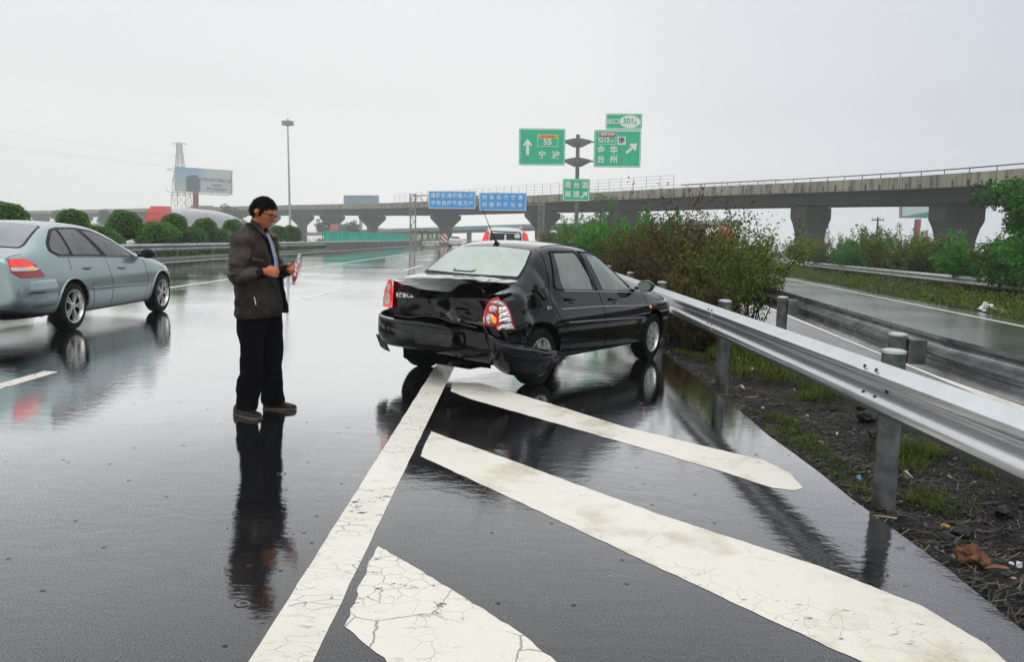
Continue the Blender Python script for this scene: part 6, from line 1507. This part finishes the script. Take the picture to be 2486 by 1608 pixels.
def shrub(u, v, rp, lab, kind, X_=-15.7, k=0):
    d = ray(u, v); Y = d.y * (X_ / d.x); P = CAM + d * (Y / d.y); r = rp / F_PX * Y
    t_ = thing('clipped_shrub' if kind == 'b' else 'low_shrub', (P.x, P.y, 0), rnd.uniform(0, 6), lab, 'shrub', 'clipped shrubs along the central reservation')
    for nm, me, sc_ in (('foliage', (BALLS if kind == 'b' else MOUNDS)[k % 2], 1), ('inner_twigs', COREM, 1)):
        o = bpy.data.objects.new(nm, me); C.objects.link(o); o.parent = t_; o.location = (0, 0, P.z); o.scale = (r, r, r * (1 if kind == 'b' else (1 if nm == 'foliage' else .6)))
    b = B(); tube(b, [V((0, 0, -.1)), V((.03, 0, P.z))], [.07, .05], 7); obj('stem', b, BARK, t_)
for i, (u, v, rp, lab) in enumerate([(18, 540, 46, 'wide clipped dome shrub above the silver car roof at the far left'), (180, 545, 35, 'round clipped shrub whose top shows over the silver car roof'), (304, 550, 37, 'large clipped ball shrub just right of the silver car'), (425, 548, 28, 'clipped ball shrub in front of the white domed truck load, left one'), (500, 558, 27, 'clipped ball shrub in front of the middle of the white truck load'), (568, 558, 24, 'clipped ball shrub at the left side of the man'), (677, 570, 21, 'clipped ball shrub just right of the man by his face'), (707, 572, 23, 'last clipped ball shrub of the row before the green screen')]):
    shrub(u, v, rp, lab, 'b', k=i)
for i, (u, v, rp, lab) in enumerate([(240, 585, 50, 'low spreading shrub hidden mostly by the silver car roof'), (385, 574, 48, 'low bright green mound shrub between the first two balls'), (462, 578, 38, 'low mound shrub between the second and third balls'), (540, 580, 32, 'low mound shrub beside the shoulder of the man'), (620, 582, 28, 'low mound shrub directly behind the man'), (655, 582, 22, 'small low mound shrub close to the right of the neck of the man')]):
    shrub(u, v, rp, lab, 'm', X_=-15.4, k=i)
# dark planting strip under the rail
rg = random.Random(11); vs, fs = [], []
for i in range(16000):
    y = rg.uniform(14, 61); p = Vector((-14.95 + rg.gauss(0, .22), y, abs(rg.gauss(0, .28)))); leaf(vs, fs, p, rv(rg) + Vector((0, 0, .6)), .13, .05, rg)
tag(obj('ground_cover', (vs, fs), LM_DARK), kind='stuff')
# row of small clipped shrubs beyond the screen
for i in range(9):
    Y = 118 + i * 8; r = .62 + .1 * (i % 3); t_ = thing('clipped_shrub', (MX - .9, Y, 0), i, 'small hazy clipped shrub in the row between the screen and the gantry, too alike to tell apart', 'shrub', 'distant hazy median shrubs'); t_['label'] = 'small hazy clipped shrub in the median row beyond the green screen'
    o = bpy.data.objects.new('foliage', BALLS[i % 3]); C.objects.link(o); o.parent = t_; o.location = (0, 0, 1.0); o.scale = (r * .8, r * .8, r * 1.5)
    b = B(); tube(b, [V((0, 0, -.1)), V((0, 0, 1))], .06, 5); obj('stem', b, BARK, t_)
# --- loose bushes with real stems
def bush_mesh(seed, H, R, n_st, n_lf, LL, LW, mat, plume=.3, low=0, leafy=1.0):
    """stems fan out from the foot, twigs carry small leaves in sprays; the outline stays ragged"""
    rg = random.Random(seed); st = B(); vs, fs = [], []; ends = []
    for i in range(n_st):
        a = rg.uniform(0, 2 * PI); lean = rg.uniform(.1, 1) ** .7; h = H * rg.uniform(.62, 1.05) * (1 - .28 * lean)
        foot = Vector((rg.gauss(0, R * .13), rg.gauss(0, R * .13), -.08)); tip = Vector((math.cos(a) * R * lean, math.sin(a) * R * lean, h))
        P = [foot.lerp(tip, f) + Vector((rg.gauss(0, .03) * R, rg.gauss(0, .03) * R, 0)) + Vector((0, 0, .12 * H * math.sin(PI * f) * lean)) for f in (0, .2, .4, .6, .8, 1)]
        r0 = .011 * H * rg.uniform(.6, 1.1); tube(st, P, [r0, r0 * .85, r0 * .65, r0 * .5, r0 * .3, r0 * .15], 5)
        for j in range(11):
            f = rg.uniform(.22 if low else .42, 1); k = min(int(f * 5), 4); q = P[k].lerp(P[k + 1], f * 5 - k)
            dr = (rv(rg) + Vector((math.cos(a) * .5, math.sin(a) * .5, .55))).normalized(); e = q + (dr + (Vector((0, 0, .7)) if f > .75 else Vector((0, 0, 0)))) * R * rg.uniform(.12, .36)
            tube(st, [q, q.lerp(e, .5) + rv(rg) * .02 * R, e], [r0 * .3, r0 * .2, r0 * .1], 3, caps=False); ends.append((q, e, dr))
        ends.append((P[4], P[5] + Vector((0, 0, H * plume * rg.random() * .5)), Vector((0, 0, 1))))
    for i in range(n_lf):
        q, e, dr = rg.choice(ends); f = rg.uniform(.2, 1.12); p = q.lerp(e, f) + Vector((rg.gauss(0, 1), rg.gauss(0, 1), rg.gauss(0, 1))) * (.048 * R * (1.25 - f * .55))
        if p.z < .02: continue
        leaf(vs, fs, p, dr * .6 + rv(rg), LL * rg.uniform(.6, 1.3), LW * rg.uniform(.7, 1.2), rg)
    sm = bpy.data.meshes.new('stems'); st.to_mesh(sm); st.free(); setmat(sm, BARK)
    return sm, mesh_of('foliage', (vs, fs), mat)
def place_bush(ms, loc, s, yaw, lab, name='bush', cat='bush', group=None, sz=None):
    t_ = thing(name, loc, yaw, lab, cat, group)
    for nm, me in (('stems' if name != 'tree' else 'trunk', ms[0]), ('foliage' if name != 'tree' else 'crown', ms[1])):
        o = bpy.data.objects.new(nm, me); C.objects.link(o); o.parent = t_; o.scale = (s, s, sz or s)
    return t_
NA = bush_mesh(21, 2.3, 1.3, 30, 10000, .080, .030, LM_NAND, .9)
NB = bush_mesh(22, 2.0, 1.25, 20, 9000, .080, .030, LM_OLIVE, .8)
NC = bush_mesh(23, 1.0, .8, 16, 9000, .08, .028, LM_NAND, .3, 1)
GA = bush_mesh(24, 2.2, 1.5, 20, 12000, .13, .06, LM_GREEN, .3, 1)
GB = bush_mesh(25, 2.0, 1.4, 20, 12000, .11, .04, LM_OLIVE, .5, 1)
GD = bush_mesh(26, 1.7, 1.5, 20, 12000, .14, .07, LM_DARK, .3, 1)
gg = 'reddish and olive bushes in the gore beyond the guardrail'
for i, (ms, u, Y, s, yw, lab) in enumerate([
    (NA, 1690, 15.2, 1.0, .3, 'tall reddish brown bush with airy tips, in the middle of the gore thicket'),
    (NB, 1835, 13.4, .93, 1.5, 'olive bush with bare twiggy stems, rightmost in the gore thicket'),
    (NA, 1605, 17.6, .88, 2.2, 'russet bush left of the tallest one, behind the bonnet of the black car'),
    (NB, 1770, 19.0, .95, 4.0, 'olive green bush just behind the tall reddish bush'),
    (NA, 1555, 21.5, .85, 5.0, 'rusty brown bush above the windscreen pillar of the black car'),
    (NC, 1660, 12.9, .95, 2.0, 'low dark red-brown bush at the foot of the thicket beside the rail'),
    (NC, 1730, 12.2, .8, 4.2, 'low brown bush close behind the second rail post'),
    (GA, 1540, 28, 1.0, 0, 'fresh green bush left of the russet thicket'),
    (GA, 1480, 34, 1.05, 2, 'light green bush beyond the roof of the black car'),
    (GD, 1600, 30, 1.25, 3, 'darker green bush behind the russet bushes'),
    (GB, 1440, 42, 1.1, 1, 'yellowish green bush near the foot of the green sign pole'),
    (GA, 1395, 52, 1.2, 3, 'green bush around the base of the sign pole'),
    (GB, 1345, 62, 1.1, 5, 'hazy yellow-green bush beside the striped board')]):
    p = at(u, 600, Y); place_bush(ms, (p.x, Y, -.15), s, yw, lab, group=gg)
# bushes behind the far rail of the ramp
gg = 'shrubs beyond the far ramp guardrail'
for i, (ms, u, Y, s, yw, lab) in enumerate([
    (GB, 2010, 47, 1.15, 0, 'brownish bush beyond the far rail, leftmost beside the gore thicket'), (GA, 2055, 42, .9, 1, 'low green bush left of the utility pole'), (GD, 2105, 43, 1.25, 2, 'dark green bush at the foot of the utility pole'),
    (GB, 2160, 38, 1.25, 3, 'tall olive bush just right of the utility pole'), (GA, 2205, 40, 1.05, 4, 'green bush below the left edge of the hill billboard'), (GB, 2250, 34, 1.1, 5, 'olive bush under the red billboard pole'),
    (GD, 2300, 33, 1.0, .5, 'dark leafy bush in front of the right viaduct pier'), (GA, 2345, 29, 1.0, 1.5, 'broad yellowish leafy bush left of the big tree'), (GA, 2290, 26, .72, 2.5, 'round bright green bush just above the far rail'),
    (GB, 2400, 27, 1.0, 3.5, 'olive undergrowth bush below the big tree'), (GD, 2450, 24.5, .95, 4.5, 'dark bush at the foot of the big tree'), (GB, 1960, 56, 1.2, 5.5, 'hazy bush at the foot of the middle pier'),
    (GA, 2510, 25, 1.0, .2, 'green bush at the right edge of the picture')]):
    p = at(u, 620, Y); place_bush(ms, (max(p.x, x3(Y) + .9), Y, -.1), s * .98, yw, lab, group=gg)
# big tree on the right
def tree_mesh(seed, H, R, n_lf, LL, LW, mat, cz=.6, squash=1.0, nb=16, trunk=.05):
    rg = random.Random(seed); st = B(); vs, fs = [], []
    tube(st, [V((0, 0, -.2)), V((.03 * H, 0, H * .25)), V((0, .02 * H, H * .5)), V((.02 * H, 0, H * .8))], [H * trunk * .55, H * trunk * .45, H * trunk * .33, H * trunk * .12], 9)
    cl_ = []
    for i in range(nb):
        a = 2 * PI * i / nb * 2.4 + rg.uniform(-.3, .3); h0 = H * rg.uniform(.28, .7); rr_ = R * rg.uniform(.5, .98); e = V((math.cos(a) * rr_, math.sin(a) * rr_, H * cz + (H * .42) * rg.uniform(-.75, 1.0) * squash))
        s0 = V((0, 0, h0)); mm_ = s0.lerp(e, .5) + V((0, 0, -.04 * H)); tube(st, [s0, mm_, e], [H * trunk * .2, H * trunk * .12, H * trunk * .03], 6)
        cl_.append((e, R * rg.uniform(.26, .42)))
        for j in range(2): cl_.append((s0.lerp(e, rg.uniform(.5, .9)) + rv(rg) * R * .22, R * rg.uniform(.2, .34)))
    for i in range(n_lf):
        c, r = rg.choice(cl_); d = rv(rg); p = c + V((d.x, d.y, d.z * .75)) * r * (rg.random() ** .4); leaf(vs, fs, p, d + V((0, 0, -.2)) + rv(rg) * .8, LL * rg.uniform(.6, 1.2), LW, rg)
    sm = bpy.data.meshes.new('trunk'); st.to_mesh(sm); st.free(); setmat(sm, BARK); return sm, mesh_of('crown', (vs, fs), mat)
T1 = tree_mesh(31, 4.6, 2.0, 26000, .15, .075, LM_DARK, .58, .95, 20)
p = at(2560, 600, 25.5); place_bush(T1, (p.x, 25.5, -.2), .96, 1.0, 'big dark glossy-leaved tree at the right edge, in front of the viaduct', 'tree', 'tree')
T2 = tree_mesh(32, 6, 1.9, 7000, .22, .10, LM_DARK, .62, 1.0, 12)
T3 = tree_mesh(33, 6, 2.6, 9000, .3, .16, LM_FAR, .58, .9, 14)
p = at(1457, 575, 78); place_bush(T2, (p.x, 78, -.2), .95, 0, 'slim dark tree standing against the sky left of the viaduct pier', 'tree', 'tree')
far_ = [(1368, 70, .50, 'hazy rounded green tree right of the tall pier by the gantry'), (1500, 74, .62, 'hazy green tree at the left foot of the square pier'), (1420, 92, .62, 'pale green tree behind the green sign pole')]
for i, (u, Y, s, lab) in enumerate(far_): p = at(u, 585, Y); place_bush(T3, (p.x, Y, -.2), s, i * 1.3, lab, 'tree', 'tree')
for i, (u, Y, s, lab) in enumerate([(552, 235, 1.35, 'faint hazy tree between the domed truck load and the head of the man'), (585, 240, 1.15, 'faint hazy tree just left of the head of the man'), (150, 250, .85, 'faint distant treetop over the roof of the silver car'), (255, 240, .9, 'faint distant tree left of the large clipped ball shrub'), (783, 225, .8, 'faint rounded tree above the red truck cab by the screen'), (857, 225, .8, 'faint rounded tree above the green screen, right of the teal load')]):
    p = at(u, 560, Y); place_bush(T3, (p.x, Y, -.2), s, i * 1.9, lab, 'tree', 'tree')
# weeds on the verge past the ramp and along its far edge
def tuft_field(name, n, samp, hgt, wid, mat, seed, lean=.5, per=6):
    rg = random.Random(seed); vs, fs = [], []
    for i in range(n):
        x, y, z, s = samp(rg)
        for k in range(per):
            a = rg.uniform(0, 2 * PI); h = hgt * s * rg.uniform(.5, 1.2); w_ = wid * rg.uniform(.6, 1.2); o = V((x + rg.gauss(0, .05), y + rg.gauss(0, .05), z - .01)); l = V((math.cos(a), math.sin(a), 0)); sd = V((-l.y, l.x, 0)) * w_ * .5; ln = lean * rg.random()
            i0 = len(vs); m_ = o + V((0, 0, h * .55)) + l * h * ln * .35; e = o + V((0, 0, h * (1 - .3 * ln))) + l * h * ln
            vs += [o - sd, o + sd, m_ + sd * .8, m_ - sd * .8, e]; fs += [(i0, i0 + 1, i0 + 2, i0 + 3), (i0 + 3, i0 + 2, i0 + 4)]
    return tag(obj(name, (vs, fs), mat), kind='stuff')
def samp_v(rg):
    y = 7 + 55 * rg.random() ** 1.4; lo = rr(y) + .75; hi = x3(y) + 4.5; x = lo + (hi - lo) * rg.random(); s = .55 + .5 * min(1, (x - lo) / 2) + .5 * max(0, noise.noise(V((x * .8, y * .5, 0)))); return x, y, -.05, s
tuft_field('weeds', 7000, samp_v, .36, .028, LM_GRASS, 41, 1.1, 6)
rg = random.Random(44); vs, fs = [], []
for i in range(52000):
    x, y, z, s_ = samp_v(rg)
    if noise.noise(V((x * 1.3, y * .9, 2))) < -.25: continue
    p = V((x, y, rg.random() ** 1.3 * .42 * s_)); leaf(vs, fs, p, rv(rg) + V((0, 0, .4)), rg.uniform(.05, .13), .04, rg)
tag(obj('ground_cover', (vs, fs), LM_OLIVE), kind='stuff')
tuft_field('grass', 2600, lambda rg: ((lambda y: (rg.uniform(2.9, max(3.0, ramp_left(y))), y, -.16, 1.0))(rg.uniform(9.5, 42))), .17, .014, LM_TUFT, 42, 1.3, 6)
# tufts in the gore by the rail, where the photograph shows them
spots = [(1985, 930, .26, 60), (2020, 950, .22, 40), (1955, 950, .18, 30), (1895, 1015, .12, 36), (1925, 1050, .12, 40), (1960, 1080, .10, 30), (2205, 1080, .22, 60), (2185, 1110, .14, 30), (2250, 1090, .16, 30), (2245, 1190, .16, 22), (2270, 1200, .12, 14), (1760, 880, .14, 30), (1700, 855, .12, 30), (1655, 850, .10, 24), (2080, 1180, .10, 24), (1815, 900, .10, 20), (2000, 1105, .08, 16), (2380, 1130, .12, 16)]
def samp_s(rg):
    u, v, s, n = rg.choice(SP); p = gnd(u, v, -.12); x, y = p.x + rg.gauss(0, .09), p.y + rg.gauss(0, .09); x = max(x, 2.12); return x, y, soil_z(x, y), s / .2
SP = [q for q in spots for _ in range(q[3])]
tuft_field('grass', 620, samp_s, .15, .006, LM_TUFT, 43, 1.6, 7)
# small broad-leaved weeds
rg = random.Random(47); vs, fs = [], []
WS_ = [(1860, 1005, 50), (1930, 1060, 60), (1985, 1100, 50), (2040, 1130, 30), (1700, 870, 50), (1780, 900, 30), (2220, 1100, 40), (2090, 1180, 30), (2260, 1210, 30), (2000, 960, 40), (2390, 1180, 20), (1655, 840, 40), (2150, 960, 20)]
for (u, v, n) in WS_:
    q = gnd(u, v, -.12)
    for i in range(n * 5):
        x, y = max(2.1, q.x + rg.gauss(0, .10)), q.y + rg.gauss(0, .10); p = V((x, y, soil_z(x, y) + rg.uniform(.0, .05))); leaf(vs, fs, p, rv(rg) + V((0, 0, .5)), rg.uniform(.015, .04), .012, rg)
tag(obj('weeds', (vs, fs), LM_WEED), kind='stuff')
# ground litter: gravel and soil crumbs (uncountable), then single stones and scraps
rg = random.Random(51); b = B(); vs, fs = [], []
ico = B(); bmesh.ops.create_icosphere(ico, subdivisions=1, radius=1); iv = [v.co.copy() for v in ico.verts]; if_ = [[v.index for v in f.verts] for f in ico.faces]; ico.free()
def pebble(vs, fs, c, s, rg):
    k = rg.random() * 20; i0 = len(vs); sc3 = V((rg.uniform(.6, 1.3), rg.uniform(.6, 1.3), rg.uniform(.4, .9))) * s
    for v in iv: q = v * (1 + .35 * noise.noise(v * 1.7 + V((k, 0, 0)))); vs.append(c + V((q.x * sc3.x, q.y * sc3.y, q.z * sc3.z)))
    fs += [tuple(i0 + j for j in f) for f in if_]
for i in range(5200):
    y = 2.2 + 9 * rg.random() ** 1.3; x = rg.uniform(2.05, ramp_left(y)); s = .004 + .016 * rg.random() ** 3; pebble(vs, fs, V((x, y, soil_z(x, y) + s * .3)), s, rg)
m, t = newmat('mixed_gravel'); ri = t.n('ShaderNodeNewGeometry').outputs['Random Per Island']; c = t.ramp(ri, [(0, (.006, .005, .004)), (.6, (.018, .016, .013)), (.88, (.04, .036, .03)), (1, (.25, .23, .19))])
done(m, t, t.n('ShaderNodeBsdfPrincipled', {'Base Color': c, 'Roughness': .35, 'Specular IOR Level': .3}).outputs[0]); tag(obj('gravel', (vs, fs), m), kind='stuff')
vs, fs = [], []
for i in range(4200):       # dead stalks and twigs lying about
    y = 2.3 + 8 * rg.random(); x = rg.uniform(2.1, ramp_left(y)); a = rg.gauss(.5, .7); L_ = rg.uniform(.03, .16); p = V((x, y, soil_z(x, y) + .006)); d = V((math.cos(a), math.sin(a), rg.uniform(-.05, .15))); s = V((-d.y, d.x, 0)) * .0022; i0 = len(vs)
    vs += [p - s, p + s, p + d * L_ + s, p + d * L_ - s]; fs.append((i0, i0 + 1, i0 + 2, i0 + 3))
m, t = newmat('dead_straw'); ri = t.n('ShaderNodeNewGeometry').outputs['Random Per Island']; c = t.ramp(ri, [(0, (.02, .014, .01)), (.7, (.06, .045, .025)), (1, (.25, .2, .11))]); done(m, t, t.n('ShaderNodeBsdfPrincipled', {'Base Color': c, 'Roughness': .6}).outputs[0]); tag(obj('straw', (vs, fs), m), kind='stuff')
def rock(u, v, r, mat, lab, sq=.75, n=3, amp=.35, z=-.12):
    p = gnd(u, v, z); p.x = max(p.x, 2.1); b = B(); bmesh.ops.create_icosphere(b, subdivisions=4, radius=1); k = u
    for w_ in b.verts:
        q = w_.co.copy(); w_.co = q * (1 + amp * noise.noise(q * 1.4 + V((k, 0, 0))) + amp * .4 * noise.noise(q * 4 + V((k, 3, 0))) + amp * .12 * noise.noise(q * 11)) ; w_.co = V((w_.co.x * r, w_.co.y * r, w_.co.z * r * sq))
    o = obj('stone', b, mat, smooth=True); o.location = (p.x, p.y, soil_z(p.x, p.y) + r * sq * .45); tag(o, lab, 'stone'); return o
ORK = pm('orange_brown_rock', (.15, .055, .018), .6, var=.45, scale=30, bump=.01, bscale=60, col2=(.05, .025, .012)); DRK = pm('dark_wet_rock', (.016, .015, .015), .3, var=.4, spec=.3, scale=14, bump=.006, bscale=50)
rock(2368, 1345, .068, ORK, 'rust-orange lumpy stone at the pavement edge, lower right', .9, amp=.75, z=-.08); 
for (u, v, r, lab) in ((2110, 1010, .09, 'dark rounded rock just left of the nearest rail post'), (2130, 1050, .07, 'black wet rock touching the nearest rail post'), (2150, 1005, .05, 'small dark rock above the black one by the post'), (2335, 1270, .065, 'dark grey stone behind the orange leaf'), (2300, 1300, .045, 'small dark stone left of the rust-orange one'), (2440, 1225, .05, 'dark stone near the right edge, above the glass bits'), (2090, 985, .045, 'dark stone farther from the rail post')): rock(u, v, r, DRK, lab)
def scrap(u, v, pts, col, name, lab, cat, h=.02, z=-.12, rough=.5, yaw=0, onroad=False):
    """small crumpled piece of litter, a folded thin solid"""
    p = gnd(u, v, 0 if onroad else z); zz = .006 if onroad else soil_z(max(p.x, 2.1), p.y) + .012
    if not onroad: p.x = max(p.x, 2.1)
    b = B(); rg2 = random.Random(u); n = len(pts); top = [V((x * math.cos(yaw) - y * math.sin(yaw), x * math.sin(yaw) + y * math.cos(yaw), abs(rg2.gauss(0, h)))) for x, y in pts]; c = sum(top, V((0, 0, 0))) / n + V((0, 0, h))
    tv = [b.verts.new(q) for q in top]; cv = b.verts.new(c); bv = [b.verts.new(q - V((0, 0, .003))) for q in top]; cb_ = b.verts.new(c - V((0, 0, .003)))
    for i in range(n): j = (i + 1) % n; b.faces.new((tv[i], tv[j], cv)); b.faces.new((bv[j], bv[i], cb_)); b.faces.new((tv[j], tv[i], bv[i], bv[j]))
    o = obj(name, fixn(b), pm('scrap_' + '_'.join(str(int(q * 99)) for q in col), col, rough, var=.15, scale=30)); o.location = (p.x, p.y, zz); return tag(o, lab, cat)
def blob(r, n=7, sd=1, e=1.0): q = random.Random(sd); return [(r * math.cos(2 * PI * i / n) * q.uniform(.6, 1.1), r * e * math.sin(2 * PI * i / n) * q.uniform(.6, 1.1)) for i in range(n)]
WH = (.70, .70, .64)
scrap(2300, 1256, blob(.042, 8, 1, .6), (.70, .28, .015), 'leaf', 'bright orange-yellow leaf on the dark soil, lower right', 'leaf', .008)
scrap(1826, 885, blob(.045, 6, 2), WH, 'paper', 'crumpled cream paper under the rail right of the second post', 'litter', .03)
scrap(1793, 860, blob(.035, 5, 3), (.65, .55, .35), 'paper', 'small yellowish scrap just right of the second rail post', 'litter', .02)
scrap(1887, 890, blob(.022, 5, 4), (.45, .55, .35), 'paper', 'tiny greenish scrap right of the crumpled cream paper', 'litter', .015)
scrap(1803, 938, [(-.02, -.06), (.015, -.05), (.02, .05), (.0, .07), (-.02, .04)], (.60, .58, .40), 'husk', 'pale upright husk near the pavement edge below the second post', 'litter', .02)
scrap(1822, 958, [(-.09, -.03), (-.085, -.038), (.09, .03), (.085, .038)], (.45, .36, .2), 'stick', 'short pale stick pointing up right below the husk', 'stick', .004)
scrap(1850, 990, [(-.05, -.004), (-.05, .004), (.05, .004), (.05, -.004)], (.5, .42, .22), 'stick', 'pale straw piece lying level at the pavement edge', 'stick', .003)
scrap(1852, 981, blob(.02, 5, 8), WH, 'paper', 'small white scrap above the level straw piece', 'litter', .012)
scrap(1962, 991, blob(.02, 5, 5), WH, 'paper', 'small white scrap below the yellow-green grass tuft', 'litter', .012)
scrap(1930, 936, blob(.016, 5, 15), (.6, .35, .25), 'paper', 'tiny pinkish scrap left of the grass tuft', 'litter', .012)
scrap(2033, 1033, blob(.014, 5, 6), WH, 'paper', 'tiny white scrap between the rocks and the pavement', 'litter', .012)
scrap(1990, 1060, [(-.04, -.006), (-.03, .01), (.04, .008), (.03, -.01)], (.2, .3, .1), 'leaf', 'narrow green leaf on the soil', 'leaf', .006)
scrap(2083, 1147, blob(.03, 7, 7), (.05, .30, .42), 'wrapper', 'small turquoise wrapper left of the nearest rail post', 'litter', .02)
scrap(2090, 1132, [(-.06, -.02), (-.055, -.028), (.06, .025), (.055, .033)], (.35, .26, .08), 'stick', 'brown stick touching the turquoise wrapper', 'stick', .004)
scrap(2204, 1146, [(-.04, -.02), (.035, -.025), (.012, .05), (-.01, .05)], (.55, .52, .40), 'paper', 'cream cone of paper right of the nearest rail post', 'litter', .03)
scrap(2478, 1335, [(-.016, -.045), (.012, -.04), (.02, .05), (-.008, .045)], (.65, .72, .75), 'plastic_shard', 'long pale blue plastic shard at the right edge', 'litter', .006, yaw=-.5)
scrap(2458, 1345, blob(.018, 5, 9), (.65, .72, .72), 'plastic_shard', 'small pale plastic shard left of the long one', 'litter', .006)
scrap(2463, 1386, blob(.02, 5, 10, .4), (.6, .35, .35), 'paper', 'pinkish scrap below the plastic shards', 'litter', .006)
scrap(2418, 1378, [(-.07, -.015), (-.02, .012), (.05, .006), (.07, -.01), (.0, -.02)], (.22, .09, .03), 'bark_piece', 'rusty bark piece right below the rust-orange stone', 'bark', .012)
scrap(2148, 1258, [(-.062, .012), (-.06, .016), (0, .006), (.062, -.012), (.06, -.016), (0, 0)], (.6, .55, .38), 'straw_stalk', 'thin pale stalk lying on the wet asphalt in the reflection of the post', 'stick', .002, onroad=True)
scrap(2316, 1255, blob(.014, 5, 12), (.6, .65, .68), 'plastic_shard', 'tiny pale chip beside the orange leaf', 'litter', .004)
# white bag by the far edge of the ramp
p = gnd(2408, 756); bg_ = B(); bmesh.ops.create_icosphere(bg_, subdivisions=3, radius=1)
for v in bg_.verts:
    q = v.co.copy(); k = 1 + .5 * noise.noise(q * 2.2 + V((4, 0, 0))); v.co = V((q.x * .32 * k, q.y * .15 * k, max(-.02, q.z * .07 * k + (.20 * max(0, 1 - abs(q.x + .6) / .35) + .14 * max(0, 1 - abs(q.x + .15) / .12)) * (1 if q.z > .3 else 0))))
bg2 = obj('plastic_bag', bg_, pm('white_plastic', (.75, .76, .75), .35, var=.08), auto=30); bg2.location = (p.x, p.y, .02); tag(bg2, 'torn white plastic bag lying on the far edge of the exit ramp', 'bag')
